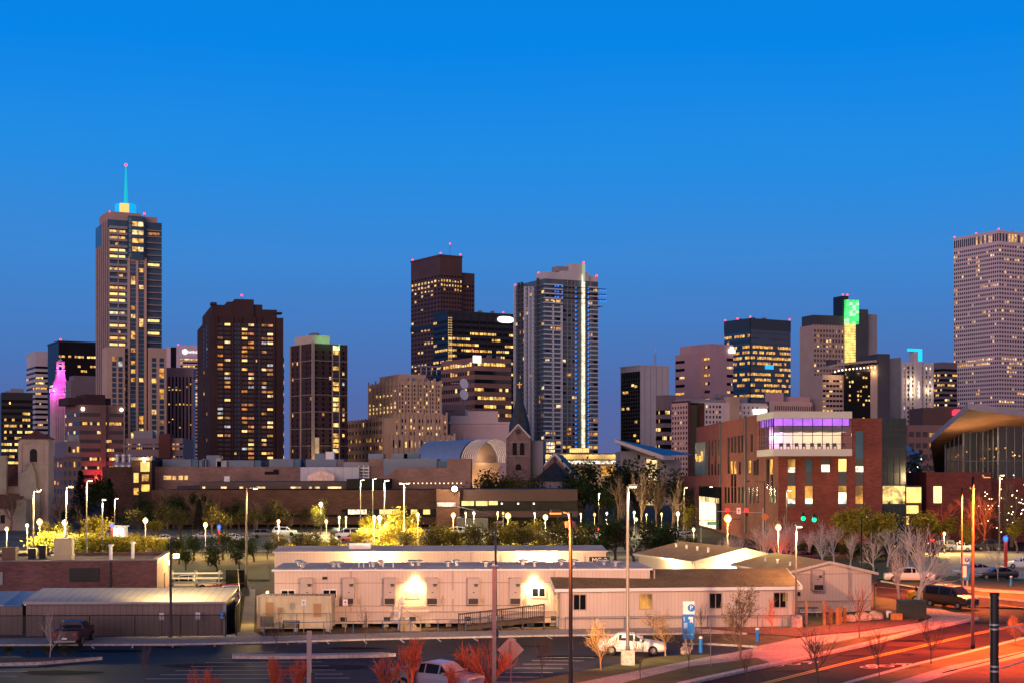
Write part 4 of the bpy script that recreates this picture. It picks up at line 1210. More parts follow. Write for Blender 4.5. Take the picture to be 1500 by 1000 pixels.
for k in range(3): m.box(X(525 + 7 * k, d), X(526 + 7 * k, d), 42.2, 42.6, PZ(706, d), PZ(681, d))
m.build('external_stair', [WHITEP], t)
m = MB(); d = 383; m.box(X(500, d), X(542, d), 48, 60, 0, PZ(676, d), 0); m.box(X(540, d), X(566, d), 43, 60, 0, PZ(672, d), 1); m.build('side_range', [W_GREY, BRICKT], t)

# bluish workshop with sloping tan wall in front
t = thing('arts_building', 'blue grey hall with low tan wall that slopes up at its left end', 'building', (A(600, 378), 378, 0)); ox = A(600, 378)
m = MB(); m.box(X(562, 378), X(640, 378), 0, 20, 0, PZ(671, 378), 0); m.box(X(636, 378), X(668, 378), .5, 20, 0, PZ(675, 378), 1); m.build('hall', [BLUEGREY, TEALP], t)
m = MB(); d = 368; m.yprism([(X(553, d), 0), (X(690, d), 0), (X(690, d), PZ(684, d)), (X(581, d), PZ(685, d)), (X(568, d), PZ(696, d)), (X(553, d), PZ(697, d))], -10, -9); m.build('front_wall', [BRICKT], t)
m = MB(); d = 368; m.box(X(655, d), X(690, d), -10.5, 0, 0, PZ(671, d)); m.build('corner_block', [BRICKT], t)
for k in range(13):
    m = MB(); d = 366; m.ball((X(600 + 6.3 * k, d), -12, PZ(707, d)), .16, 6); m.build('deck_light', [M_emit('deck_bulb', (1, .72, .36), 3)] if k == 0 else [bpy.data.materials['deck_bulb']], t)
for (px, y0, y1, mt) in ((540, 664, 672, BLUEGREY), (575, 664, 671, BLUEGREY), (592, 663, 671, TEALP)):
    m = MB(); d = 385; m.box(X(px, d), X(px + 22, d), 6, 14, PZ(672, d), PZ(y0, d)); m.build('roof_unit', [mt], t)

# ------------------------------------------------------------------ right half of the low building: fascia and ribbon window
t = thing('library_building', 'low maroon-fascia building with long lit ribbon window and bright corner floodlight', 'building', (A(700, 335), 335, 0)); ox = A(700, 335); X = lambda px, d=335: A(px, d) - ox; Z = lambda y, d=335: PZ(y, d)
m = MB(); m.box(X(640), X(846), 0, 26, Z(733), Z(716), 0); m.box(X(640), X(846), 1.2, 26, Z(748), Z(733), 1); m.box(X(640), X(846), .3, 26, Z(757), Z(748), 0)
m.box(X(640), X(674), -2.4, .0, 0, Z(716) + .1, 2); m.box(X(674), X(840), 3, 26, 0, Z(757), 3)
m.build('wall', [M('maroon_fascia', (.045, .018, .018), .6, .2, .2), GLASSK, BRICKD, BLACKV], t)
for (x0, x1) in ((676, 694), (697, 714), (716, 729)):
    m = MB(); m.box(X(x0), X(x1), .9, 1.1, Z(740 if x0 < 716 else 739), Z(733.3)); m.build('window', [random.choice([PALE, BRIGHT])], t)
m = MB(); m.box(X(641), X(668), -2.6, -2.4, Z(741), Z(735)); m.build('window', [PALE], t)
for k, px in enumerate((735, 759, 782)):
    m = MB(); m.ball((X(px), .6, Z(737)), .22, 6); m.build('ceiling_light', [WHITE_E], t)
m = MB(); m.poly([(X(672), -14, Z(741, 321)), (X(716), -14, Z(753, 321)), (X(722), -2.5, Z(752, 333)), (X(674), -2.5, Z(741, 333))]); m.box(X(672), X(716), -13, -3, 0, Z(758, 321)); m.build('entrance_canopy', [W_DKGREY], t)
m = MB(); m.tube((X(667), -2.6, Z(716)), (X(667), -4, Z(715)), .15, n=6); k_ = m.build('floodlight', [DKMETAL], t)
m = MB(); m.ball((X(667), -4.2, Z(715)), .62, 10); m.build('lamp_globe', [M_emit('floodlight_globe', (1, .86, .55), 14)], k_)
lamp('floodlight_glow', 'POINT', k_, (X(667), -5.2, Z(715)), 5200, (1, .72, .38), .5)

# ------------------------------------------------------------------ glass vault with steel hoops
D = 520; t = thing('vault_hall', 'silver barrel-vaulted hall with open white hoops glowing at its end', 'building', (A(713, D), D, 0), rad(38))
R = 32.5 * D / F * 1.05; zb = PZ(677, D); hv = 34 * D / F
def arc(x, y0, y1, r0, h0, th, n=24):
    b_ = MB()
    P = [(r0 * math.cos(math.pi * k / n), h0 * math.sin(math.pi * k / n)) for k in range(n + 1)]
    for k in range(n): b_.tube((P[k][0], x, zb + P[k][1]), (P[k + 1][0], x, zb + P[k + 1][1]), th, n=5, caps=False)
    return b_
HOOP = M('white_hoop', (.8, .76, .68), .5, .05)
for k in range(8): arc(-.4 + 1.15 * k - 4, 0, 0, R, hv, .17).build('hoop', [HOOP], t)
m = MB(); n = 20
for k in range(n):
    a0 = math.pi * k / n; a1 = math.pi * (k + 1) / n
    p = lambda a_, r=1.0: (R * r * math.cos(a_), zb + hv * r * math.sin(a_))
    m.quad((p(a0)[0], 5, p(a0)[1]), (p(a1)[0], 5, p(a1)[1]), (p(a1)[0], 32, p(a1)[1]), (p(a0)[0], 32, p(a0)[1]))
m.build('vault_roof', [M_siding('silver_standing_seam', (.30, .36, .44), .9, 'Y', .1, .35, .75, .3)], t)
m = MB(); m.poly([(R * .97 * math.cos(math.pi * k / n), 4.8, zb + hv * .97 * math.sin(math.pi * k / n)) for k in range(n + 1)]); m.build('end_wall', [M('vault_tan', (.30, .20, .13), .85, .1, .3)], t)
m = MB(); m.box(-R, R, 3.0, 32, 0, zb); m.box(-R - 8, -R, 1, 30, 0, zb - 1); m.build('base', [M('tan_plaster', (.42, .28, .18), .85, .1, .3)], t)
lamp('vault_light', 'POINT', t, (0, 1.5, zb + 1.5), 900, (1, .72, .45), .6)
for x in (-4, 4): lamp('base_light', 'POINT', t, (x, -1.5, zb - 7), 1600, (1, .62, .26), .5)

# ------------------------------------------------------------------ stone church with spire
D = 430; t = thing('church', 'stone church with dark pointed spire, cross and steep gabled nave', 'church', (A(761, D), D, 0), rad(-6)); zc = lambda y: PZ(y, D)
RUB = M('rusticated_stone', (.20, .125, .105), .9, .25, .8, fine=3)
w = 3.15
m = MB(); m.box(-w, w, -w, w, 0, zc(636))
for s in (0, 1, 2, 3):
    pts = [(-w, zc(640)), (w, zc(640)), (0, zc(622.5))]
    if s == 0: m.yprism(pts, -w - .1, -w + .6)
    elif s == 2: m.yprism(pts, w - .6, w + .1)
for z in (668, 648): m.box(-w - .2, w + .2, -w - .2, w + .2, zc(z), zc(z) + .35, 1)
for sx in (-1, 1): m.box(sx * w - .3, sx * w + .3, -w - .25, -w + .4, 0, zc(640))
m.build('tower', [RUB, STUCCOD], t)
for sx in (-1, 1):
    m = MB(); m.tube((sx * (w + .3), -w - .3, zc(641)), (0, -w - .3, zc(621.5)), .25, n=5); m.build('coping', [M('pale_coping', (.55, .48, .45))], t)
m = MB(); P = [(w * 1.0 * math.cos(math.pi / 4 + math.pi / 4 * k), w * 1.0 * math.sin(math.pi / 4 + math.pi / 4 * k)) for k in range(8)]
for k in range(8):
    j = (k + 1) % 8; f_ = .93
    m.quad((P[k][0], P[k][1], zc(640)), (P[j][0], P[j][1], zc(640)), (P[j][0] * f_, P[j][1] * f_, zc(622)), (P[k][0] * f_, P[k][1] * f_, zc(622)))
    m.tri((P[k][0] * f_, P[k][1] * f_, zc(622)), (P[j][0] * f_, P[j][1] * f_, zc(622)), (0, 0, zc(567)))
m.build('spire', [SLATE], t)
m = MB(); m.box(-.15, .15, -.15, .15, zc(568), zc(559)); m.box(-.7, .7, -.12, .12, zc(563.2), zc(561.8)); m.build('cross', [M('gilded_cross', (.55, .28, .08), .4, .1, 1, .6)], t)
for x in (-1.05, 1.05): arched(x, zc(668), zc(648), .62, -w - .1, -w + .2).build('window', [BLACKV], t)
arched(0, zc(688), zc(679), .8, -w - .1, -w + .2).build('window', [BLACKV], t)
m = MB(); m.tube((0, -w - .25, zc(632)), (0, -w + .1, zc(632)), .8, n=14); m.build('clock_face', [M('dark_clock', (.03, .03, .03))], t)
# nave: ridge runs away from the camera, gable towards it, apse roof in front
xg = A(812, D) - A(761, D); hw = 7.2
m = MB(); m.yprism([(xg - hw, 0), (xg + hw, 0), (xg + hw, zc(706)), (xg, zc(665)), (xg - hw, zc(706))], 2, 3); m.build('gable_wall', [RUB], t)
m = MB()
for s in (-1, 1):
    m.quad((xg, 2.0, zc(664)), (xg, 34, zc(664)), (xg + s * (hw + .5), 34, zc(709)), (xg + s * (hw + .5), 2.0, zc(709)))
    m.quad((xg, 2.0, zc(665)), (xg, 34, zc(665)), (xg + s * (hw + .5), 34, zc(710)), (xg + s * (hw + .5), 2.0, zc(710)))
m.build('roof', [SLATE], t)
for s in (-1, 1):
    m = MB(); m.tube((xg, 1.9, zc(664)), (xg + s * (hw + .6), 1.9, zc(709.5)), .38, n=5); m.build('coping', [bpy.data.materials['pale_coping']], t)
m = MB(); m.lathe([(5.6, 0), (5.6, zc(704))], xg, .0, 16); m.build('apse', [STUCCO], t)
m = MB(); m.lathe([(6.2, zc(704)), (.25, zc(677))], xg, 0, 16); m.build('apse_roof', [SLATE], t)
m = MB(); m.box(xg - .2, xg + .2, 1.2, 1.6, zc(680), zc(668)); m.box(xg - .7, xg + .7, 1.2, 1.6, zc(672), zc(671)); m.build('cross', [SLATE], t)
m = MB(); m.box(3.2, 6.6, 1, 9, 0, zc(645)); m.build('side_block', [W_GREY], t)

# ------------------------------------------------------------------ lit deck and blue canted roof
D = 640; t = thing('parking_deck', 'pale low parking deck lit yellow beneath its slab right of the stone church', 'building', (A(830, D), D, 0)); ox = A(830, D); X = lambda px, d=640: A(px, d) - ox
DECK = M('deck_concrete', (.42, .34, .2), .8, .1, .2)
m = MB(); m.box(X(775), X(925), 0, 30, PZ(672, D), PZ(665, D)); m.box(X(775), X(925), 5, 30, 0, PZ(672, D)); m.build('deck_slab', [DECK], t)
m = MB(); m.box(X(800), X(905), 4.8, 5, PZ(678.5, D), PZ(674, D)); m.build('lit_bay', [PALE], t)
m = MB(); m.box(X(882), X(900), 4.8, 5, PZ(696, D), PZ(682, D)); m.build('lit_window', [LIT[0]], t)
for k in range(4): lamp('deck_light', 'POINT', t, (X(800 + 33 * k), -3, PZ(662, D)), 1500, (1, .7, .25), .5)
D = 560; t = thing('auditorium', 'hall with big canted blue roof and pale upswept edge', 'building', (A(940, D), D, 0)); ox = A(940, D); X = lambda px, d=560: A(px, d) - ox; zz = lambda y: PZ(y, D)
m = MB()
a_, b_, c_, d_ = (X(899), -6, zz(643)), (X(967), -12, zz(667)), (X(1030), 30, zz(664)), (X(915), 30, zz(646))
m.poly([a_, b_, c_, d_]); m.build('roof', [M_siding('blue_metal_roof', (.03, .075, .17), 1.2, 'X', .1, .4, .6)], t)
m = MB(); m.poly([a_, (a_[0], a_[1], a_[2] - 1.2), (b_[0], b_[1], b_[2] - 1.6), b_]); m.poly([(a_[0], a_[1], a_[2] - 1.2), (a_[0] + 2, 8, a_[2] - 1.5), (b_[0] - 3, 8, b_[2] - 1.6), (b_[0], b_[1], b_[2] - 1.6)]); m.poly([b_, (b_[0], b_[1], b_[2] - 1.6), (X(985), -8, zz(673)), (X(985), -8, zz(667))])
m.build('fascia', [M('pale_fascia', (.55, .44, .38), .7, .06)], t)
m = MB(); m.box(X(935), X(1000), 6, 30, 0, zz(672)); m.box(X(910), X(936), 6, 30, 0, zz(660)); m.build('wall', [W_GREY], t)
m = MB(); m.box(X(949), X(964), 4, 6, 0, zz(672)); m.build('lit_wall', [LIT[4]], t)

# ------------------------------------------------------------------ brick campus building with purple lounge
b = Bld('campus_building', 'red brick campus building with projecting glass lounge glowing purple', 1140, 1020, 1292, 612, 250, a=rad(.8), depth=150)
W = b.W; L = b.L; H = b.H
b.body(BRICK)
b.box(0, 10, 7, L, H, b.zL(600), BRICK)
b.box(-.02, 12, L, b.v(997), 0, b.zL(697, L), BRICK)
for (px, ya, yb) in ((1056, 616, 760), (1093, 608, 770)):
    v = b.v(px); b.box(-.25, 0, v - .5, v + .5, 1, b.zL(ya, v), W_DKGREY)
def slot(px, ya, yb, mat=GLASSK, lit=False, wd=1.7):
    v = b.v(px); b.w('L', v, (b.zL(ya, v) + b.zL(yb, v)) / 2, wd, b.zL(ya, v) - b.zL(yb, v), mat, lit)
for px, ya, yb in ((1039, 645, 695), (1043.6, 645, 667), (1048.4, 644, 695), (1053.5, 643, 667), (1067.6, 641, 693), (1072.7, 640, 662), (1077.5, 639, 663), (1082.6, 638, 663), (1087.4, 637, 662), (1101.5, 636, 661), (1043.6, 679, 695), (1053.5, 679, 695), (1072.7, 694, 712), (1077.5, 694, 712), (1110, 672, 695), (1106, 674, 695)): slot(px, ya, yb)
for px, ya, yb in ((1072.4, 675, 693), (1077.5, 675, 693), (1099, 674, 692), (1130.5, 672, 695)): slot(px, ya, yb, OFFICE, True)
for px in (1063.5, 1068, 1073, 1077.5, 1083, 1088, 1098.8, 1104, 1110, 1129, 1136): slot(px, 713, 736)
for px, ya, yb in ((1084, 676, 694), (1125, 672, 714), (1131, 694, 736)): slot(px, ya, yb)
v0 = b.v(1035); b.box(-.3, 0, v0, L - .2, b.zL(695, v0), b.zL(646, v0), GLASSB)
for k in range(7): b.w('L', v0 + 2 + random.random() * (L - v0 - 4), b.zL(664 + 8 * random.random(), L * .9), 2.2, 1.2, LIT[1], True, .4)
va = b.v(1057); vb = b.v(1026); b.box(-.35, 0, va, vb, .5, b.zL(713, va), GLASSK)          # entrance glazing
b.w('L', (va + vb) / 2, b.zL(733, va), (vb - va) * .9, 1.0, LIT[4], True, .45)
b.w('L', (va + vb) / 2 + 2, 3.2, (vb - va) * .75, 5.4, M_lit('entrance_glow', (1, .80, .42), 2.4, .3, .7, 1.2), True, .45)
def fw(x0, x1, y0, y1, mat, lit=False, out=.06): b.w('R', (b.u(x0) + b.u(x1)) / 2, (b.zR(y0) + b.zR(y1)) / 2, b.u(x1) - b.u(x0), b.zR(y0) - b.zR(y1), mat, lit, out)
for x0, x1 in ((1154, 1165), (1179, 1190), (1228, 1240), (1253, 1264)):
    fw(x0, x1, 671, 742, W_DKGREY)
fw(1203, 1215, 671, 692, W_DKGREY); fw(1253, 1264, 631, 671, GLASSB)
for x0, x1, y0, y1, mt in ((1154, 1164.5, 672, 684, LIT[5]), (1154, 1164.5, 684, 691, PALE), (1203, 1215, 680, 690.5, PALE), (1228, 1239.5, 671.5, 690, BRIGHT), (1253, 1264, 682, 690.5, PALE), (1154, 1164.5, 711, 729, LIT[0]), (1154, 1164.5, 729.5, 737, PALE), (1179, 1190, 711, 729, LIT[0]), (1179, 1190, 729.5, 737, PALE), (1228, 1239.5, 720, 737, PALE), (1228, 1239.5, 711, 719, LIT[5]), (1253, 1263.5, 711, 737, LIT[0])): fw(x0, x1, y0, y1, mt, True, .12)
fw(1180, 1189, 673, 690, GLASSB, False, .12)
b.finish()
# glass wing
ug = b.u(1292); uh = b.u(1328)
m = MB(); m.box(ug, uh, .4, 24, 0, H); m.build('glass_wing', [M_glass('wing_glass', (.014, .026, .034), .15, .3)], b.root)
m = MB()
for k in range(5): m.box(ug + (uh - ug) * k / 4 - .05, ug + (uh - ug) * k / 4 + .05, .28, .4, 0, H)
for y in (628, 636, 656, 672, 690, 709, 738): m.box(ug, uh, .3, .42, b.zR(y) - .15, b.zR(y))
m.build('glazing_bar', [DKMETAL], b.root)
m = MB(); m.box(ug + .2, uh - .2, .2, .35, b.zR(737), b.zR(711)); m.build('window', [M_lit('lobby_glow', (1, .66, .2), .9, 1.2, .0, 1.8)], b.root)
m = MB(); m.box(uh + .1, b.u(1355), 2, 20, 0, b.zR(711)); m.build('lobby', [BRICKD], b.root)
for (x0, x1, y0, y1) in ((1328, 1354, 713, 736), (1328, 1350, 740, 752), (1328, 1336, 756, 768)):
    m = MB(); m.box(b.u(x0), b.u(x1), 1.8, 2, b.zR(y1), b.zR(y0)); m.build('window', [BRIGHT], b.root)
# purple lounge: a real room behind glass
x0, x1 = b.u(1133.5) - 1.4, b.u(1244) - 1.2; y0, y1 = -7, 8
zf, zt = PZ(667, 243), PZ(602, 243); zfl = PZ(657, 243); zce = PZ(612, 243)
m = MB(); m.box(x0, x1, y0, y1, zf, zfl); m.box(x0, x1, y0, y1, zce, zt); lg = m.build('lounge', [M('white_fascia', (.40, .38, .38), .6, .05)], b.root)
m = MB(); m.box(x0 + .5, x1 - .3, -.5, -.3, zfl, zce); m.build('back_wall', [M('lounge_wall', (.7, .6, .5), .8, .1, .2)], lg)
zs = zce - 1.25
m = MB()
n = 8
for k in range(n + 1): xx = x0 + (x1 - x0) * k / n; m.box(xx - .05, xx + .05, y0 + .02, y0 + .14, zfl, zce)
for k in range(7): yy = y0 + (y1 - y0) * k / 7; m.box(x0 + .02, x0 + .14, yy - .05, yy + .05, zfl, zce)
for z in (zs, zfl + .8, zfl + 2.2): m.box(x0, x1, y0 + .01, y0 + .1, z - .04, z + .04); m.box(x0 + .01, x0 + .1, y0, y1, z - .04, z + .04)
m.build('glazing_bar', [DKMETAL], lg)
gm, gt, gb = mat_base('clear_pane'); tr = gt.nodes.new('ShaderNodeBsdfTransparent'); gl = gt.nodes.new('ShaderNodeBsdfGlossy'); gl.inputs['Roughness'].default_value = .05
mx = gt.nodes.new('ShaderNodeMixShader'); mx.inputs[0].default_value = .1; gt.links.new(tr.outputs[0], mx.inputs[1]); gt.links.new(gl.outputs[0], mx.inputs[2]); gt.links.new(mx.outputs[0], gt.nodes['Material Output'].inputs[0])
CLEAR = gm
m = MB(); m.quad((x0 + .05, y0 + .05, zfl), (x1 - .05, y0 + .05, zfl), (x1 - .05, y0 + .05, zce), (x0 + .05, y0 + .05, zce)); m.quad((x0 + .05, y1, zfl), (x0 + .05, y0 + .05, zfl), (x0 + .05, y0 + .05, zce), (x0 + .05, y1, zce)); m.build('pane', [CLEAR], lg)
m = MB(); m.box(x0 + .4, x1 - .4, y0 + .6, y0 + .8, zs + .1, zce - .05); m.box(x0 + .5, x0 + .7, y0 + .8, y1 - 1, zs + .1, zce - .05)
m.build('light_cove', [M_lit('purple_cove', (.42, .10, .95), 1.3, .4, .5, 1.3)], lg)
m = MB(); m.box(x0 + 1.2, x1 - .4, y0 + 1.2, -.6, zs - .9, zs - .1); m.build('bulkhead', [W_DKGREY], lg)
for k in range(4): lamp('ceiling_lamp', 'POINT', lg, (x0 + 2 + (x1 - x0 - 3) * k / 3, -3.2, zs - 1.5), 250, (1, .8, .5), .2)
lamp('purple_lamp', 'POINT', lg, (x0 + 1.3, -1, zfl + 2), 300, (.5, .15, 1), .2); lamp('purple_lamp', 'POINT', lg, (x0 + .9, -4.5, zfl + 2), 300, (.5, .15, 1), .2)
for k in range(9):
    m = MB(); xx = x0 + 1.6 + k * (x1 - x0 - 2.6) / 8; yy = y0 + 1.6 + .5 * (k % 2)
    m.box(xx - .3, xx + .3, yy - .3, yy + .3, zfl + .42, zfl + .5); m.box(xx - .3, xx + .3, yy + .24, yy + .32, zfl + .5, zfl + 1.0)
    for sx in (-.25, .25):
        for sy in (-.25, .25): m.box(xx + sx - .03, xx + sx + .03, yy + sy - .03, yy + sy + .03, zfl, zfl + .42)
    o = m.build('lounge_chair', [BLACKV]); o.parent = None
    o.matrix_world = b.root.matrix_world
    o.location = b.root.location; o.rotation_euler = b.root.rotation_euler
    tag(o, 'dark lounge chair behind the glass of the purple-lit lounge', 'chair', 'chairs in the glass lounge')

# ------------------------------------------------------------------ pavilion with soaring roof at the right
t = thing('pavilion', 'glass pavilion with soaring slanted wooden-soffit roof above brick base at the right edge', 'building', (PX(1420, 300), 300, 0)); ox = PX(1420, 300); oy = 300
def W3(px, py, d): return (PX(px, d) - ox, d - oy, PZ(py, d))
a_, b_, c_ = W3(1363, 648, 300), W3(1418, 599, 268), W3(1560, 618, 285)
nrm = (Vector(b_) - Vector(a_)).cross(Vector(c_) - Vector(a_))
def rz_(x, y): return a_[2] - (nrm.x * (x - a_[0]) + nrm.y * (y - a_[1])) / nrm.z
d_ = (c_[0] + 4, 40, rz_(c_[0] + 4, 40)); e_ = (a_[0] + 12, 40, rz_(a_[0] + 12, 40))
rp_ = [a_, b_, c_, d_, e_]; th = 1.15
m = MB(); m.poly(rp_, 0); m.poly([(x, y, z + th) for x, y, z in rp_][::-1], 1)
for k in range(5):
    p, q = rp_[k], rp_[(k + 1) % 5]; m.quad(p, q, (q[0], q[1], q[2] + th), (p[0], p[1], p[2] + th), 1)
m.build('roof', [M('soffit_wood', (.40, .22, .12), .7, .15, .5), M('pale_fascia_metal', (.42, .36, .36), .6, .08)], t)
pl = [(PX(1385, 302) - ox, 2), (PX(1411, 290) - ox, -10), (PX(1440, 291) - ox, -9), (PX(1462, 286) - ox, -14), (PX(1580, 290) - ox, -10), (PX(1580, 330) - ox, 30), (PX(1390, 330) - ox, 30)]
m = MB(); i0 = len(m.v); n = len(pl)
for k in range(n):
    p, q = pl[k], pl[(k + 1) % n]
    m.quad((*p, 0), (*q, 0), (*q, rz_(*q) - .05), (*p, rz_(*p) - .05))
m.build('glass_wall', [M_glass('pavilion_glass', (.022, .03, .032), .12, .5)], t)
m = MB()
for (p, q, n_) in ((pl[0], pl[1], 4), (pl[1], pl[2], 3), (pl[2], pl[3], 3), (pl[3], pl[4], 10)):
    for k in range(n_ + 1):
        x = p[0] + (q[0] - p[0]) * k / n_; y = p[1] + (q[1] - p[1]) * k / n_ - .12
        m.tube((x, y, 0), (x, y, rz_(x, y)), .11 if k else .2, n=4)
for z in (14.5, 11): 
    for (p, q) in ((pl[0], pl[1]), (pl[1], pl[2]), (pl[2], pl[3]), (pl[3], pl[4])): m.tube((p[0], p[1] - .1, z), (q[0], q[1] - .1, z), .08, n=4)
m.build('mullion', [GREYMET], t)
for (px, py, d) in ((1405, 652, 284), (1440, 655, 280), (1478, 655, 276)): lamp('soffit_uplight', 'POINT', t, W3(px, py, d), 700, (1, .58, .28), .3)
for k in range(14):
    m = MB(); px = random.uniform(1400, 1500); pz = random.uniform(655, 672); q = W3(px, pz, 285); m.ball(q, .16, 6); m.build('ceiling_light', [random.choice([LIT[1], LIT[0], LIT[3]])], t)
m = MB(); d = 262; m.box(PX(1357, d) - ox, PX(1452, d) - ox, d - oy, d - oy + 16, 0, PZ(691, d)); m.box(PX(1452, d) - ox, PX(1600, d) - ox, d - oy + 6, d - oy + 16, 0, PZ(700, d)); m.build('base', [BRICK], t)
m = MB(); m.box(PX(1367.5, d) - ox, PX(1379, d) - ox, d - oy - .12, d - oy, PZ(736, d), PZ(711.5, d)); m.build('window', [M_lit('yellow_lobby', (1, .78, .25), 1.8, .3, .8, 1.2)], t)
t = thing('tensile_canopy', 'small blue pitched canopy between brick campus building and pavilion', 'canopy', (PX(1340, 330), 330, 0))
d = 330; q = lambda px, py, dd=0: (PX(px, d) - PX(1340, d), dd, PZ(py, d))
m = MB(); m.poly([q(1322, 648), q(1352, 664), q(1356, 665, 10), q(1322, 645, 10)]); m.poly([q(1322, 648), q(1322, 664), q(1352, 664)]); m.box(-4, -3.6, 0, 8, 0, PZ(660, d)); m.box(1, 1.4, 0, 8, 0, PZ(664, d)); m.build('canopy_cover', [M('blue_canvas', (.05, .16, .42), .7, .15, .6)], t)
# ------------------------------------------------------------------ ground
def M_asphalt(name, rgb, rough=.55, spec=.10):
    m, t, b = mat_base(name)
    tcn = t.nodes.new('ShaderNodeTexCoord')
    n1 = t.nodes.new('ShaderNodeTexNoise'); n1.inputs['Scale'].default_value = .12; n1.inputs['Detail'].default_value = 8; n1.inputs['Roughness'].default_value = .7
    n2 = t.nodes.new('ShaderNodeTexNoise'); n2.inputs['Scale'].default_value = 9; n2.inputs['Detail'].default_value = 4
    vo = t.nodes.new('ShaderNodeTexVoronoi'); vo.feature = 'DISTANCE_TO_EDGE'; vo.inputs['Scale'].default_value = .16
    wn = t.nodes.new('ShaderNodeTexNoise'); wn.inputs['Scale'].default_value = .7; wn.inputs['Detail'].default_value = 4
    va = t.nodes.new('ShaderNodeMix'); va.data_type = 'RGBA'; va.inputs['Factor'].default_value = .35
    for n_ in (n1, n2, wn): t.links.new(tcn.outputs['Object'], n_.inputs['Vector'])
    t.links.new(tcn.outputs['Object'], va.inputs['A']); t.links.new(wn.outputs['Color'], va.inputs['B']); t.links.new(va.outputs['Result'], vo.inputs['Vector'])
    cr = t.nodes.new('ShaderNodeValToRGB'); cr.color_ramp.elements[0].position = .32; cr.color_ramp.elements[1].position = .68
    cr.color_ramp.elements[0].color = (*[c * .4 for c in rgb], 1); cr.color_ramp.elements[1].color = (*[c * 1.9 for c in rgb], 1)
    t.links.new(n1.outputs['Fac'], cr.inputs[0])
    mr_ = t.nodes.new('ShaderNodeMapRange'); mr_.inputs['From Max'].default_value = .012; mr_.inputs['To Min'].default_value = .45
    t.links.new(vo.outputs['Distance'], mr_.inputs['Value'])
    m2 = t.nodes.new('ShaderNodeMapRange'); m2.inputs['To Min'].default_value = .7; m2.inputs['To Max'].default_value = 1.3; t.links.new(n2.outputs['Fac'], m2.inputs['Value'])
    mu = t.nodes.new('ShaderNodeMath'); mu.operation = 'MULTIPLY'; t.links.new(mr_.outputs[0], mu.inputs[0]); t.links.new(m2.outputs[0], mu.inputs[1])
    mx = t.nodes.new('ShaderNodeMix'); mx.data_type = 'RGBA'; mx.blend_type = 'MULTIPLY'; mx.inputs['Factor'].default_value = 1
    t.links.new(cr.outputs[0], mx.inputs['A']); t.links.new(mu.outputs[0], mx.inputs['B']); t.links.new(mx.outputs['Result'], b.inputs['Base Color'])
    rr_ = t.nodes.new('ShaderNodeMapRange'); rr_.inputs['To Min'].default_value = rough - .12; rr_.inputs['To Max'].default_value = rough + .25; t.links.new(n1.outputs['Fac'], rr_.inputs['Value']); t.links.new(rr_.outputs[0], b.inputs['Roughness'])
    b.inputs['Specular IOR Level'].default_value = spec
    return m
ASPH = M_asphalt('asphalt', (.017, .017, .020))
ASPHR = M_asphalt('road_asphalt', (.032, .022, .024), .6, .02)
ASPHL = M_asphalt('worn_asphalt', (.12, .11, .10), .7)
GRASS = M('grass', (.055, .06, .016), .9, .5, .8, fine=14, bump=.4)
GRASSD = M('dry_grass', (.085, .088, .020), .9, .45, .6, fine=14, bump=.4)
DIRT = M('dirt', (.085, .055, .035), .95, .4, .7, fine=9, bump=.4)
EARTH = M('dark_earth', (.028, .026, .016), .95, .5, .15, fine=4)
MULCH = M('mulch', (.12, .06, .045), .95, .5, 3.0, fine=9, bump=.6)
WALK = M('walk_concrete', (.34, .31, .28), .85, .2, .35, fine=5)
KERB = M('kerb_concrete', (.42, .39, .36), .8, .15, .5, fine=5)
LINEW = M('white_marking', (.62, .62, .60), .7, .25, 2.5)
LINEY = M('yellow_marking', (.75, .38, .03), .7, .2, 2.5)

NSH = [0]
def sheet(name, pts, mat, z=0.0, h=0.0, px=True, edge=None):
    """a flat piece of ground outlined by ground points; h > 0 gives it a kerb height"""
    NSH[0] += 1
    if h: h += .0021 * NSH[0]
    else: z += .0002 * NSH[0]
    P = [G(x, y, z + h) for x, y in pts] if px else pts
    a = sum(P[i][0] * P[(i + 1) % len(P)][1] - P[(i + 1) % len(P)][0] * P[i][1] for i in range(len(P)))
    if a < 0: P = P[::-1]
    m = MB()
    if h: m.prism(P, z - .04, z + h, 1 if edge else 0, 0)
    else: m.poly([(x, y, z) for x, y in P])
    o = m.build(name, [mat, edge] if edge else [mat]); o['kind'] = 'structure'
    return o
m = MB(); m.quad((-3500, 20, -.06), (3500, 20, -.06), (3500, 5200, -.06), (-3500, 5200, -.06)); o = m.build('ground', [EARTH]); o['kind'] = 'structure'
sheet('parking_lot', [(-75, 62), (80, 62), (80, 118), (24, 120.5), (0, 117.5), (-40, 112.2), (-75, 111)], ASPH, 0, px=False)
sheet('pavement', [(-500, 934), (0, 934), (328, 930), (352, 925), (372, 925), (385, 931), (560, 926), (800, 921), (1010, 918), (1180, 919), (1180, 926), (1000, 926), (800, 929), (560, 934), (385, 939), (250, 942), (-500, 944)], WALK, 0, .13, edge=KERB)
sheet('yard_ground', [(-60, 113), (-20, 114.5), (34, 122.5), (45, 128), (45, 215), (-90, 215), (-90, 113)], DIRT, -.02, px=False)
sheet('footpath', [(352, 925), (372, 925), (374, 862), (360, 862)], WALK, 0.0, .02)
sheet('street', [(-10, 205), (60, 190), (60, 214), (-10, 232)], ASPHL, .0, px=False)
sheet('far_parking_lot', [(-130, 236), (19.8, 236), (19.8, 330), (-150, 330)], ASPHL, .0, px=False)
sheet('cross_street', [(20, 236), (220, 236), (220, 268), (20, 268)], ASPHR, -.008, px=False)
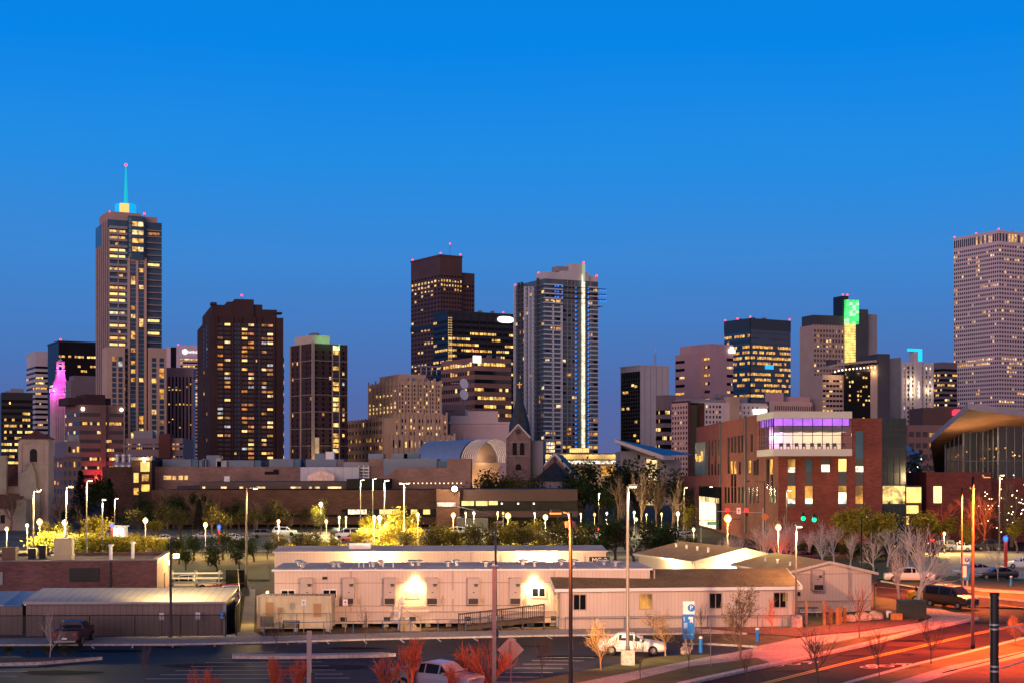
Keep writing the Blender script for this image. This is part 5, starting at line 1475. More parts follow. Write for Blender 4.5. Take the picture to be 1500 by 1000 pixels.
# road with lawns and walks to the right
sheet('road', [(940, 1014), (1003, 1000), (1104, 978), (1260, 945), (1344, 924), (1422, 907), (1436, 904), (1432, 897), (1380, 888), (1280, 874), (1280, 850), (1321, 856), (1375, 864), (1429, 872), (1540, 884), (1700, 900), (1700, 892), (1500, 934), (1424, 953), (1344, 971), (1240, 998), (1080, 1046)], ASPHR, .006)
sheet('lawn', [(600, 1032), (756, 1000), (890, 975), (960, 961), (1042, 957), (1042, 960), (936, 981), (842, 1001), (700, 1034)], GRASSD, .0, .12, edge=KERB)
sheet('pavement', [(700, 1034), (842, 1000), (936, 981), (1042, 960), (1074, 955), (1120, 945), (1173, 933), (1208, 929), (1260, 925), (1290, 920), (1347, 911), (1366, 903), (1340, 889), (1375, 890), (1400, 897), (1424, 899), (1422, 904), (1400, 910), (1300, 927), (1260, 932), (1186, 947), (1196, 957), (1128, 969), (1108, 962), (1076, 967), (1010, 975), (908, 1000), (760, 1034)], WALK, .0, .125, edge=KERB)
sheet('lawn', [(760, 1035), (908, 1000), (1010, 975), (1076, 967), (1106, 962.5), (1122, 969), (998, 996.5), (860, 1035)], GRASSD, .0, .12)
sheet('kerb', [(860, 1036), (998, 997), (1104, 974), (1182, 959), (1260, 941), (1344, 920), (1420, 904), (1432, 903), (1434, 905), (1422, 907), (1344, 924), (1260, 945), (1104, 978), (1003, 1000), (880, 1036)], KERB, .0, .13)
sheet('lawn', [(1190, 957.5), (1182, 947.5), (1260, 932.5), (1300, 927.5), (1400, 910.5), (1416, 904.5), (1344, 919.5), (1260, 940.5)], GRASSD, .0, .12)
sheet('lawn', [(1000, 927), (1040, 927), (1150, 931), (1165, 934), (1110, 945), (1040, 941), (1000, 941)], GRASS, .0, .12, edge=KERB)
sheet('planting_bed', [(1010, 917.5), (1180, 918), (1230, 912), (1300, 908), (1345, 906), (1345, 910.5), (1290, 919), (1208, 927.5), (1173, 931), (1100, 926)], MULCH, .0, .13)
sheet('lawn', [(1180, 917), (1172, 900), (1282, 893), (1282, 872), (1340, 882), (1380, 889), (1340, 889), (1366, 902), (1345, 906), (1230, 911)], GRASS, .0, .10)
sheet('kerb', [(1120, 1036), (1244, 996), (1344, 969.5), (1424, 951), (1500, 932), (1700, 886), (1700, 892), (1500, 935), (1424, 954), (1344, 972.5), (1244, 1000), (1130, 1036)], KERB, .0, .13)
sheet('lawn', [(1130, 1036), (1244, 1000), (1344, 972.5), (1424, 954), (1500, 935), (1700, 892), (1700, 908), (1500, 953), (1391, 974), (1304, 1000), (1230, 1036)], GRASSD, .0, .12)
sheet('pavement', [(1230, 1036), (1304, 1000), (1391, 974), (1500, 953), (1700, 908), (1700, 915), (1500, 961), (1410, 981), (1347, 1000), (1290, 1036)], WALK, .0, .12)
sheet('dirt_bank', [(1290, 1036), (1347, 1000), (1410, 981), (1500, 961), (1700, 915), (1900, 1036)], DIRT, .0, .14)
sheet('lawn', [(1290, 849), (1340, 840), (1500, 848), (1700, 860), (1700, 884), (1540, 883), (1429, 871), (1375, 863), (1321, 855)], GRASS, .0, .12, edge=KERB)
sheet('pavement', [(1374, 851), (1440, 861.5), (1500, 865), (1640, 872), (1640, 876), (1500, 869), (1438, 865.5), (1370, 854)], WALK, .1, .03)
sheet('side_parking_lot', [(1330, 840), (1500, 847.5), (1700, 859), (1760, 812), (1345, 804), (1325, 820)], M('pale_concrete_lot', (.36, .31, .25), .8, .25, .3, fine=4), .0)
sheet('lawn', [(1150, 812), (1330, 812), (1320, 842), (1285, 848), (1285, 832), (1150, 825)], GRASS, .0, .1)
sheet('lawn', [(200, 846), (395, 848), (392, 828), (200, 826)], GRASS, .0, .1)
# painted lines
def stripe(pts, w, mat, z=.022):
    m = MB()
    P = [Vector((*G(x, y), z)) for x, y in pts]
    for a, b in zip(P, P[1:]):
        d = (b - a).normalized(); n = Vector((-d.y, d.x, 0)) * w / 2
        m.quad(tuple(a - n), tuple(b - n), tuple(b + n), tuple(a + n))
    o = m.build('lane_marking' if mat is LINEY else 'bay_marking', [mat]); o['kind'] = 'structure'
for dx in (0, 3.0): stripe([(1085 + dx * .2, 1008 + dx * .7), (1240, 969.4 + dx * .7), (1344, 946.4 + dx * .7), (1424, 928 + dx * .6), (1500, 912 + dx * .6)], .16, LINEY, .024)
stripe([(1283, 859), (1321, 862.5), (1375, 870)], .2, LINEY, .024); stripe([(1450, 884), (1500, 890)], .2, LINEY, .024)
for (xa, ya, xb, yb) in ((130, 942, 138, 949.5), (194, 940.5, 194, 949), (257, 939.5, 252.5, 947.5), (476, 935.5, 482, 943), (530, 934.5, 537, 942), (582, 933, 592, 941), (636, 931.5, 646, 939.5), (688, 930.5, 700, 938.5), (743, 930, 756, 937.5), (795, 928.5, 809, 935.5), (846, 928, 862, 935)): stripe([(xa, ya), (xb, yb)], .13, LINEW)
for (xa, ya, xb, yb) in ((317, 938.5, 314, 947), (418, 936.5, 422, 944)): stripe([(xa, ya), (xb, yb)], .13, LINEY)
for (xa, ya, xb, yb) in ((270, 944.5, 300, 945.5), (436, 942, 466, 941.5)):
    stripe([(xa, ya), (xb, yb)], .9, M('blue_marking', (.06, .12, .28), .7, .2, 2) if xa == 270 else bpy.data.materials['blue_marking'])
for k in range(7):
    y = 958 + 6.0 * k; stripe([(345 - 22 * k, y), (452 + 10 * k, y - 1.2)], .12, LINEW)
for k in range(7):
    y = 963 + 4.2 * k + k * k * .3; stripe([(870 - 15 * k, y), (792 - 13 * k, y - .3)], .12, LINEW)
for k in range(3): stripe([(-20, 976 + 7 * k), (55 - 15 * k, 976 + 7 * k)], .12, LINEW)
def patch(px, py, w, d, seed, mat, name='asphalt_patch'):
    x, y = G(px, py); r = random.Random(seed); n = 11
    m = MB(); m.poly([(x + w * math.cos(6.283 * k / n) * r.uniform(.7, 1.1), y + d * math.sin(6.283 * k / n) * r.uniform(.7, 1.1), .017 + .0004 * (seed % 9)) for k in range(n)]); o = m.build(name, [mat]); o['kind'] = 'structure'
TAR = M_asphalt('tar_patch', (.007, .007, .008), .6, .02); WORN = M_asphalt('pale_worn_patch', (.028, .026, .026), .7, .02); OIL = M('oil_stain', (.006, .006, .006), .6, .4, 2, spec=.03)
for i, (px, py, w, d, mt) in enumerate(((170, 953, 2.6, .8, TAR), (300, 975, 3.5, 1.2, WORN), (245, 948, 1.1, .5, OIL), (520, 949, 2.2, .7, TAR), (610, 944, 1.0, .4, OIL), (470, 976, 4, 1.3, WORN), (700, 955, 2.4, 1.0, WORN), (780, 946, 1.1, .45, OIL), (830, 962, 2.8, .9, TAR), (90, 985, 3.0, 1.2, TAR), (650, 968, 1.6, .6, TAR))): patch(px, py, w, d, i + 3, mt)
for i, (px, py, w, d, mt) in enumerate(((1180, 983, 2.2, .7, TAR), (1330, 938, 1.6, .7, TAR), (1250, 960, 1.2, .5, OIL), (1385, 945, 1.7, .6, WORN), (1330, 958, .45, .45, OIL), (1450, 912, 2.2, .8, TAR))): patch(px, py, w, d, i + 31, mt)
# bicycle symbols on the road
def road_text(px, py, s, rz):
    x, y = G(px, py)
    m = MB()
    for cx in (-.55, .55):
        for k in range(14):
            a0 = 2 * math.pi * k / 14; a1 = 2 * math.pi * (k + 1) / 14
            q = lambda a, r: (cx + r * math.cos(a), r * math.sin(a), .026)
            m.quad(q(a0, .36), q(a0, .46), q(a1, .46), q(a1, .36))
    for (x0, y0, x1, y1) in ((-.55, 0, -.1, .7), (-.1, .7, .55, 0), (-.1, .7, .5, .75), (-.55, 0, .1, 0), (.1, 0, .45, .75), (1.3, -.45, 1.9, 0), (1.9, 0, 1.3, .45), (1.7, -.45, 2.3, 0), (2.3, 0, 1.7, .45)):
        d = Vector((x1 - x0, y1 - y0)).normalized() * .06; n = (-d.y, d.x)
        m.quad((x0 - n[0], y0 - n[1], .026), (x1 - n[0], y1 - n[1], .026), (x1 + n[0], y1 + n[1], .026), (x0 + n[0], y0 + n[1], .026))
    o = m.build('bicycle_marking', [LINEW], None, (x, y, 0), rz); o.scale = (s, s, 1); o['kind'] = 'structure'
road_text(1285, 976, 1.25, rad(28)); road_text(1148, 973, 1.25, rad(30))
# raised islands in the near lot
isl = sheet('kerb_island', [(-80, 964), (60, 962), (150, 961), (60, 968.5), (-80, 972)], MULCH, .0, .16, edge=KERB)
sheet('kerb_island', [(340, 956.5), (420, 957), (560, 954.5), (580, 956), (560, 957.5), (420, 960), (340, 959.5)], KERB, .0, .16)

# ------------------------------------------------------------------ flat roofed brick building at the left
PLUMB = M_brick('plum_brick', (.15, .075, .075), .2, .45)
ROOFTAR = M('lamplit_tar_roof', (.24, .13, .065), .9, .3, .5, fine=5)  # orange of the lamps is mixed into the tar colour
b = Bld('workshop_building', 'flat roofed plum brick workshop with roof units at the left edge', 230, None, 231, 822, 134.5, a=rad(8), depth=14.5)
t = b.root
m = MB()
m.box(-21, 0, 0, 14.5, 0, 4.25, 0); m.box(-21, 0, 0, .35, 4.25, 4.6, 0); m.box(-.35, 0, .35, 14.5, 4.25, 4.6, 0); m.box(-21, -.35, 14.1, 14.5, 4.25, 4.6, 0)
m.box(-60, -21.01, -.3, 15, 0, 5.2, 0); m.box(-60, -21.0, -.35, 0, 5.2, 5.5, 0); m.box(-21.4, -21, -.35, 15, 5.2, 5.5, 0)
for u in (-4, -26.5): m.box(u - .07, u + .07, -.4 if u < -21 else -.1, 0, 0, 4.6, 1)
m.build('wall', [PLUMB, DKMETAL], t)
m = MB(); m.box(-20.9, -.36, .36, 14.1, 4.25, 4.34); m.box(-59, -21.4, .05, 14.9, 5.2, 5.28); m.build('roof', [ROOFTAR], t)
m = MB(); m.box(-21.05, .08, -.08, .42, 4.6, 4.7); m.box(-.42, .08, .42, 14.6, 4.6, 4.7); m.box(-60, -20.95, -.42, .05, 5.5, 5.6); m.build('coping', [M('coping_metal', (.22, .17, .15), .6, .1)], t)
m = MB(); m.box(-.02, .06, 7, 8.2, 1.2, 3.0); m.build('side_door', [W_DKBRN], t)
for (u0, u1) in ((-16.5, -14.3), (-14.1, -13.2)):
    m = MB(); m.box(u0, u1, -.08, 0, 2.6, 3.7); m.build('vent_grille', [GREYMET], t)
m = MB(); m.box(-7.5, -5, -.12, 0, 2.8, 4.0); m.build('awning', [DKMETAL], t)
def roofbox(name, u, v, w, d, z0, h, mat, legs=0):
    m = MB(); m.box(u, u + w, v, v + d, z0 + legs, z0 + legs + h)
    if legs:
        for x in (u, u + w - .1):
            for y in (v, v + d - .1): m.box(x, x + .1, y, y + .1, z0, z0 + legs)
    m.box(u - .06, u + w + .06, v - .06, v + d + .06, z0 + legs + h, z0 + legs + h + .06)
    m.build(name, [mat], t)
roofbox('roof_unit', -10.1, 6.0, 1.9, 1.6, 4.34, .45, M('beige_metal', (.55, .46, .28), .6, .1), 0); roofbox('roof_unit', -9.8, 6.0, 1.6, 1.5, 4.8, 1.5, bpy.data.materials['beige_metal'])
roofbox('cooling_unit', -17.6, 8.2, 2.3, 1.3, 4.34, 1.0, M('teal_metal', (.05, .14, .14), .6, .15), .5); roofbox('roof_hatch', -13.9, 3.2, 1.2, 1.2, 4.34, 1.3, M('brown_metal', (.15, .09, .06), .6, .2))
roofbox('roof_unit', -12.6, 9, .7, .7, 4.34, .9, DKMETAL); roofbox('roof_unit', -11.6, 9, .6, .6, 4.34, 1.2, DKMETAL)
roofbox('duct_box', -28, 6, 1.6, 1.3, 5.28, 2.2, GALV); roofbox('cooling_unit', -33.5, 4, 2.0, 1.4, 5.28, .8, GREYMET, .3)
m = MB()
for k in range(5): m.box(-42 + 3.1 * k, -39.1 + 3.1 * k, 10.0, 10.08, 5.5, 6.9); m.tube((-42 + 3.1 * k, 10, 5.28), (-42 + 3.1 * k, 10, 7), .05, n=5)
m.build('screen_panel', [M('pale_screen', (.42, .40, .36), .7, .15, .6)], t)
for u, v, h in ((-4.6, 5, 1.3), (-3.0, 8.5, 1.4)):
    m = MB(); m.lathe([(.16, 4.34), (.16, 4.34 + h), (.24, 4.36 + h), (.24, 4.5 + h), (.05, 4.55 + h)], u, v, 10); m.build('vent_pipe', [WHITEP], t)
m = MB()
for k in range(6): m.tube((-20.8, 1 + k * 2.6, 4.34), (-20.8, 1 + k * 2.6, 6.0), .06, n=5)
m.tube((-20.8, 1, 6.0), (-20.8, 14, 6.0), .06, n=5); m.tube((-20.8, 1, 5.3), (-20.8, 14, 5.3), .06, n=5); m.build('roof_railing', [DKMETAL], t)
m = MB(); m.box(.1, .3, 10.2, 10.7, 3.6, 4.0); k_ = m.build('wall_light', [M_emit('wall_pack_glow', (1, .66, .22), 9)], t)
lamp('wall_light_glow', 'POINT', k_, (1.6, 10.4, 4.4), 5200, (1, .62, .2), .25)

# ------------------------------------------------------------------ metal shed
SHEDW = M_siding('shed_ribbed_wall', (.17, .125, .115), .42, 'X', .12, .55, .55, .2)
SHEDR = M_siding('shed_ribbed_roof', (.56, .50, .40), .62, 'X', .1, .6, .62, .0)
D = 115; x0 = PX(38, D); x1 = PX(328, D)
t = thing('metal_shed', 'long low ribbed metal shed with pale lit roof in front of the workshop', 'shed', (x0, D, 0), rad(1.5)); W = x1 - x0
m = MB(); m.box(0, W, 0, 5.0, 0, 2.55); m.build('wall', [SHEDW], t)
m = MB(); n = 8; P = [(-.25, 2.50), (-.22, 2.62)] + [(-.1 + 5.2 * k / n, 2.66 + .62 * (k / n) ** .8) for k in range(n + 1)] + [(5.1, 3.1), (0, 2.55)]
m.xprism(P, -.15, W + .15); m.build('roof', [SHEDR], t)
m = MB(); m.box(-.1, W + .1, -.35, -.25, 2.45, 2.6); m.box(W - .1, W + .12, -.1, .1, 0, 2.5); m.build('gutter', [GREYMET], t)
t = thing('metal_shed', 'short ribbed shed with blue and white roof beside the long shed', 'shed', (PX(-120, 116), 116, 0), rad(1)); W = PX(38, 116) - PX(-120, 116) - .3
m = MB(); m.box(0, W, 0, 4.5, 0, 2.2); m.build('wall', [SHEDW], t)
m = MB(); m.xprism([(-.2, 2.2), (-.2, 2.3), (4.5, 3.0), (4.5, 2.9)], 0, W - 1.4, 0); m.xprism([(-.2, 2.2), (-.2, 2.3), (4.5, 3.0), (4.5, 2.9)], W - 1.4 + .01, W, 1); m.build('roof', [M_siding('pale_blue_roof', (.30, .38, .45), .5, 'X', .1, .5, .7), M('blue_roof', (.03, .20, .42), .5, .1)], t)

# ------------------------------------------------------------------ chain link fence
def fence(name, label, pts, h, step, mat, rails=(1.0,), mesh=None, r=.035):
    t = thing(name, label, 'fence', (pts[0][0], pts[0][1], 0)); o = Vector((pts[0][0], pts[0][1], 0))
    m = MB(); s = MB(); rl = MB()
    for (a, b) in zip(pts, pts[1:]):
        a = Vector((*a, 0)) - o; b = Vector((*b, 0)) - o; L = (b - a).length; n = max(1, round(L / step))
        for k in range(n + 1):
            p = a + (b - a) * k / n
            q = MB(); q.tube(tuple(p), (p.x, p.y, h), r * 1.2, n=6); q.build('post', [mat], t)
        for f_ in rails: rl.tube((a.x, a.y, h * f_), (b.x, b.y, h * f_), r, n=6)
        if mesh: s.quad((a.x, a.y, .05), (b.x, b.y, .05), (b.x, b.y, h), (a.x, a.y, h))
    rl.build('rail', [mat], t)
    if mesh: s.build('mesh_panel', [mesh], t)
    return t
mm, mt_, mb_ = mat_base('chain_link'); tr = mt_.nodes.new('ShaderNodeBsdfTransparent'); mx = mt_.nodes.new('ShaderNodeMixShader')
tcn = mt_.nodes.new('ShaderNodeTexCoord'); ck = mt_.nodes.new('ShaderNodeMapping'); ck.inputs['Rotation'].default_value = (0, rad(45), 0); ck.inputs['Scale'].default_value = (14, 14, 14)
br = mt_.nodes.new('ShaderNodeTexBrick'); br.offset = 0; br.inputs['Scale'].default_value = 1; br.inputs['Mortar Size'].default_value = .1; br.inputs['Brick Width'].default_value = 1; br.inputs['Row Height'].default_value = 1
sp = mt_.nodes.new('ShaderNodeSeparateXYZ'); cb = mt_.nodes.new('ShaderNodeCombineXYZ')
mt_.links.new(tcn.outputs['Object'], ck.inputs[0]); mt_.links.new(ck.outputs[0], sp.inputs[0]); mt_.links.new(sp.outputs[0], cb.inputs[0]); mt_.links.new(sp.outputs[2], cb.inputs[1]); mt_.links.new(cb.outputs[0], br.inputs['Vector'])
mt_.links.new(br.outputs['Fac'], mx.inputs[0]); mt_.links.new(tr.outputs[0], mx.inputs[1]); mt_.links.new(mb_.outputs[0], mx.inputs[2]); mt_.links.new(mx.outputs[0], mt_.nodes['Material Output'].inputs[0]); mb_.inputs['Base Color'].default_value = (.02, .02, .02, 1)
CHAIN = mm
BLKP = M('black_paint', (.012, .012, .012), .5, .2)
fence('chain_link_fence', 'black chain link fence along the kerb in front of the metal shed', [(PX(-200, 113), 112.6), (PX(328, 113), 113.6)], 1.75, 3.4, BLKP, (1.0,), CHAIN)
SCREEN = M('privacy_screen', (.02, .022, .012), .95, .35, .6)
fence('screened_fence', 'tall dark screened fence running back beside the yellow-lit footpath', [(PX(346, 114), 114), (PX(352, 121), 121), (PX(358, 162), 158)], 2.4, 3.5, BLKP, (1.0,), SCREEN)
fence('screened_fence', 'dark screened fence across the back of the storage yard', [(PX(358, 158), 158), (PX(330, 158), 158.5)], 2.2, 3.5, BLKP, (1.0,), SCREEN)
BLUEP = M('blue_grey_paint', (.07, .13, .25), .5, .15)
def railing(name, label, pts, h=1.05, mat=BLUEP, step=2.2): return fence(name, label, pts, h, step, mat, (1.0,), None, .03)
gp = lambda x, y: G(x, y, .13)
railing('railing', 'blue pipe railing along the kerb in front of the container and long trailer', [gp(387, 930), gp(560, 926), gp(722, 922.5)])
railing('railing', 'blue pipe railing between lamp pole base and the tan gabled trailer', [gp(728, 922), gp(818, 920.5)])
railing('railing', 'blue pipe railing along the front of the gabled trailer', [gp(828, 920.5), gp(1000, 918.5), gp(1182, 917)])
railing('railing', 'grey stair railing in front of the white container', [(PX(385, 117.3), 117.3), (PX(484, 117.6), 117.6)], 1.5, GREYMET)

# ------------------------------------------------------------------ trailers
TANW = M_siding('tan_board_siding', (.58, .46, .39), .30, 'X', .08, .7, .72)
TANL = M_siding('cream_board_siding', (.55, .46, .38), .30, 'X', .07, .7, .75)
SKIRT = M_siding('skirting_board', (.54, .43, .36), .30, 'X', .1, .75, .72)
ROOFM = M('pale_metal_roof', (.66, .58, .50), .8, .2, .25, .0, spec=0.0)
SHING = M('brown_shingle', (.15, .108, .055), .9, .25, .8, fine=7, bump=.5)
SHINGO = M('lamplit_brown_shingle', (.42, .23, .10), .9, .2, .8, fine=7, bump=.5)  # orange lamp light is put into this shingle colour
TRIM = M('tan_trim', (.40, .30, .25), .7, .1)
ACM = M('tan_metal_unit', (.44, .345, .30), .5, .08, .6)
WINF = M('white_window_frame', (.72, .70, .68), .5, .05)
def ac_unit(t, u, v, z0, z1, w=.93):
    m = MB(); m.box(u - w / 2, u + w / 2, v - .55, v, z0 + .55, z1, 0); m.box(u - w / 2, u + w / 2, v - .75, v, z0, z0 + .62, 0)
    m.box(u - w / 2 - .03, u + w / 2 + .03, v - .58, v, z1, z1 + .05, 0)
    o = m.build('air_conditioner', [ACM], t)
    m = MB(); m.box(u - w / 2 + .08, u + w / 2 - .08, v - .78, v - .75, z0 + .06, z0 + .5); m.build('grille', [BLKP], o)
    m = MB(); m.box(u + .05, u + .4, v - .58, v - .55, z1 - .5, z1 - .42); m.box(u - .05, u + .12, v - .58, v - .55, z0 + .95, z0 + 1.0); m.box(u + .1, u + .35, v - .66, v - .55, z1 - .62, z1 - .52); m.build('pipe', [DKMETAL], o)
def window(t, u, v, z, w, h, frame=WINF, pane=GLASSK, split=True, lit=None):
    m = MB(); f = .08
    m.box(u - w / 2 - f, u + w / 2 + f, v - .07, v, z - h / 2 - f, z - h / 2); m.box(u - w / 2 - f, u + w / 2 + f, v - .07, v, z + h / 2, z + h / 2 + f)
    m.box(u - w / 2 - f, u - w / 2, v - .07, v, z - h / 2, z + h / 2); m.box(u + w / 2, u + w / 2 + f, v - .07, v, z - h / 2, z + h / 2)
    if split: m.box(u - .03, u + .03, v - .07, v, z - h / 2, z + h / 2)
    o = m.build('window', [frame], t)
    m = MB(); m.box(u - w / 2, u + w / 2, v - .035, v - .005, z - h / 2, z + h / 2); m.build('pane', [lit or pane], o)
    return o
# long trailer
b = Bld('trailer', 'long tan flat roofed trailer with row of wall air conditioners', 402, None, 952, 836, 121, a=rad(3), depth=8.8)
t = b.root; W = b.W; H = b.H; d = 121
def U(px): return b.u(px)
def ZZ(py, u): return b.zR(py, u)
m = MB(); m.box(0, W, 0, 8.8, 1.25, H, 0); m.box(0, W, .05, 8.75, .32, 1.25, 1)
for k in range(4): m.box(W * (.2 + .27 * k), W * (.2 + .27 * k) + .12, -.03, 0, 1.25, H, 2)
m.box(0, W, -.035, 0, H - 1.0, H - .92, 2); m.box(0, W, -.05, 0, 1.2, 1.3, 2)
m.build('wall', [TANW, SKIRT, TRIM], t)
m = MB(); m.box(-.2, W + .2, -.22, 9.0, H, H + .14, 1); m.poly([(-.1, -.1, H + .145), (W + .1, -.1, H + .145), (W + .1, 4.4, H + .2), (-.1, 4.4, H + .2)]); m.poly([(-.1, 4.4, H + .2), (W + .1, 4.4, H + .2), (W + .1, 8.9, H + .145), (-.1, 8.9, H + .145)])
for k in range(1, 15): m.box(W * k / 15 - .03, W * k / 15 + .03, .1, 8.6, H + .1, H + .215)
m.build('roof', [ROOFM, WHITEP], t)
for px in (450, 511, 571, 633, 693, 754): ac_unit(t, U(px), 0, ZZ(884, U(px)), ZZ(846, U(px)))
for px, py in ((422, 870), (483, 869.5)): window(t, U(px), 0, ZZ(py, U(px)), 1.0, .62)
window(t, U(789), 0, ZZ(867, U(789)), 1.0, .65)
for px in (544, 666, 725):
    m = MB(); u = U(px); m.box(u - .55, u + .55, -.04, 0, ZZ(876, u), ZZ(864, u)); m.build('blank_panel', [TANW], t)
m = MB(); u = U(604); m.box(u - .55, u + .55, -.045, 0, ZZ(876, u), ZZ(864, u)); m.build('blank_panel', [TRIM], t)
m = MB(); u = U(476); m.box(u - .2, u + .2, -.12, 0, ZZ(848, u), ZZ(844, u)); m.build('wall_light', [BLKP], t)
for i, px in enumerate((608, 782)):
    u = U(px); z = ZZ(848, u)
    m = MB(); m.box(u - .3, u + .3, -.22, 0, z - .08, z + .18); k_ = m.build('wall_light', [M_emit('sodium_wall_pack', (1, .68, .24), 14) if i == 0 else bpy.data.materials['sodium_wall_pack']], t)
    lamp('wall_light_glow', 'SPOT', k_, (u, -.6, z - .1), 1100, (1, .66, .24), .15, 150, (0, .55, -1), .9)
for px in (432, 441, 487, 495, 545, 556, 602, 612, 657, 670, 713, 725, 770, 785, 828, 846, 892, 905):
    u = min(U(px), W - .5); v = 1.6 if px % 2 else 3.6; zb_ = H + .2
    m = MB(); m.lathe([(.13, zb_), (.13, zb_ + .28), (.42, zb_ + .34), (.42, zb_ + .42), (.1, zb_ + .5)], u, v, 10); m.build('roof_vent', [GALV], t)
m = MB()
for px in (524, 531, 540, 560, 575): m.tube((U(px), 2.0, H + .15), (U(px), 2.0, H + .75), .05, n=6)
m.build('vent_pipe', [WHITEP], t)
m = MB(); m.tube((.5, -.06, 1.75), (W * .72, -.06, 1.75), .03, n=5)
for px in (528, 590, 649, 708, 770): m.tube((U(px), -.05, 1.3), (U(px), -.05, 2.6), .025, n=5); m.box(U(px) - .12, U(px) + .12, -.12, 0, 1.95, 2.3)
m.build('conduit', [ACM], t)
for k in range(9):
    m = MB(); u = W * (k + .5) / 9 + random.uniform(-.8, .8); m.box(u - .25, u + .25, -.03, .05, .5, .85); m.build('skirting_vent', [DKMETAL], t)
m = MB()
for k in range(18): m.box(W * k / 18 + .3, W * k / 18 + .7, .5, 1.0, 0, .32); m.box(W * k / 18 + .3, W * k / 18 + .7, 7.8, 8.3, 0, .32)
m.build('support_block', [CONC], t)
# trailer behind it
b = Bld('trailer', 'cream flat roofed trailer behind the long one with door lights and dark number board', 402, None, 888, 809, 139, a=rad(3), depth=9)
t = b.root; W = b.W; H = b.H
m = MB(); m.box(0, W, 0, 9, .6, H, 0); m.box(0, W, .1, 8.9, 0, .6, 1); m.build('wall', [TANL, SKIRT], t)
m = MB(); m.box(-.15, W + .15, -.2, 9.2, H, H + .12); m.poly([(-.1, -.1, H + .125), (W + .1, -.1, H + .125), (W + .1, 4.5, H + .42), (-.1, 4.5, H + .42)]); m.poly([(-.1, 4.5, H + .42), (W + .1, 4.5, H + .42), (W + .1, 9.1, H + .125), (-.1, 9.1, H + .125)]); m.build('roof', [ROOFM], t)
for px in (742, 848):
    m = MB(); m.box(b.u(px) - .5, b.u(px) + .5, -.06, 0, H - 2.3, H - .3); m.build('door', [TANL], t)
window(t, b.u(806), 0, H - 1.2, 1.3, .5, WINF, GLASSK, False, LIT[2])
m = MB(); u = b.u(878); m.box(u - .95, u + .95, -.08, 0, H - 1.25, H - .45); sg = m.build('number_board', [BLKP], t)
text_mesh('MC-8', .62, .01, WHITEP, 'board_lettering', sg, (u, -.1, H - .78), 0)
for px in (548, 787):
    u = b.u(px); m = MB(); m.box(u - .25, u + .25, -.25, 0, H - .75, H - .5); k_ = m.build('wall_light', [M_emit('warm_wall_pack', (1, .8, .42), 14) if px == 548 else bpy.data.materials['warm_wall_pack']], t)
    lamp('wall_light_glow', 'POINT', k_, (u, -1.6, H - .3), 2600, (1, .60, .26), .2)
m = MB(); m.box(W * .22, W * .22 + 2, 2, 3.2, H + .2, H + .75); m.build('roof_unit', [WHITEP], t)

def gable_trailer(name_label, xc, D, a, W, L, ze, zr, along='u', rmat=SHING, wall=TANW, skirt=.85, over=.45):
    """along 'u': ridge runs along the front; along 'v': the gable is the front"""
    t = thing('trailer', name_label, 'trailer', (PX(xc, D), D, 0), a)
    m = MB()
    m.box(0, W, 0, L, skirt, ze, 0); m.box(.05, W - .05, .05, L - .05, 0.0, skirt, 1)
    if along == 'u':
        for x in (0.0, W - .12): m.xprism([(0, ze), (L / 2, zr), (L, ze)], x, x + .12, 0)
        m.box(-.03, W + .03, -.04, 0, skirt - .05, skirt + .06, 2)
    else:
        for y in (0.0, L - .12): m.yprism([(0, ze), (W, ze), (W / 2, zr)], y, y + .12, 0)
        m.box(0, W, -.035, 0, ze - .12, ze - .04, 2); m.box(0, W, -.045, 0, skirt - .05, skirt + .06, 2)
    m.build('wall', [wall, SKIRT, TRIM], t)
    m = MB(); th = .12; o = over
    sl_ = (zr - ze) / ((L if along == 'u' else W) / 2); dz = sl_ * o
    if along == 'u':
        for P in ([(-o, ze - dz), (L / 2, zr), (L / 2, zr + th), (-o, ze - dz + th)], [(L + o, ze - dz), (L + o, ze - dz + th), (L / 2, zr + th), (L / 2, zr)]): m.xprism(P, -o, W + o, 0)
        m.box(-o, W + o, -o - .05, -o, ze - dz - .12, ze - dz + th + .02, 1)
        for x in (-o - .05, W + o): 
            m.xprism([(-o, ze - dz - .1), (L / 2, zr - .1), (L / 2, zr + th + .02), (-o, ze - dz + th + .02)], x, x + .05, 1); m.xprism([(L + o, ze - dz - .1), (L + o, ze - dz + th + .02), (L / 2, zr + th + .02), (L / 2, zr - .1)], x, x + .05, 1)
    else:
        for P in ([(-o, ze - dz), (-o, ze - dz + th), (W / 2, zr + th), (W / 2, zr)], [(W + o, ze - dz), (W / 2, zr), (W / 2, zr + th), (W + o, ze - dz + th)]): m.yprism(P, -o, L + o, 0)
        for P in ([(-o, ze - dz - .1), (-o, ze - dz + th + .02), (W / 2, zr + th + .02), (W / 2, zr - .1)], [(W + o, ze - dz - .1), (W / 2, zr - .1), (W / 2, zr + th + .02), (W + o, ze - dz + th + .02)]): m.yprism(P, -o - .05, -o, 1)
        m.box(-o - .05, -o, -o, L + o, ze - dz - .1, ze - dz + th, 1); m.box(W + o, W + o + .05, -o, L + o, ze - dz - .1, ze - dz + th, 1)
    m.build('roof', [rmat, WINF if along == 'u' else TANL], t)
    return t
t = gable_trailer('tan gabled trailer with dark shingle roof and four windows, nearest on the right', 820, 120, rad(7), 19.2, 7.6, 3.25, 4.35, 'u', SHING, TANW)
D = 120; Wt = 19.2
uu = lambda px: ((px - 750) / F * D - PX(820, D)) / (math.cos(rad(7)) - (px - 750) / F * math.sin(rad(7)))
for px, lit in ((849, None), (946, LIT[0]), (1048, None), (1142, None)):
    window(t, uu(px), 0, 2.15, .95, 1.15, TRIM, GLASSK, True, lit)
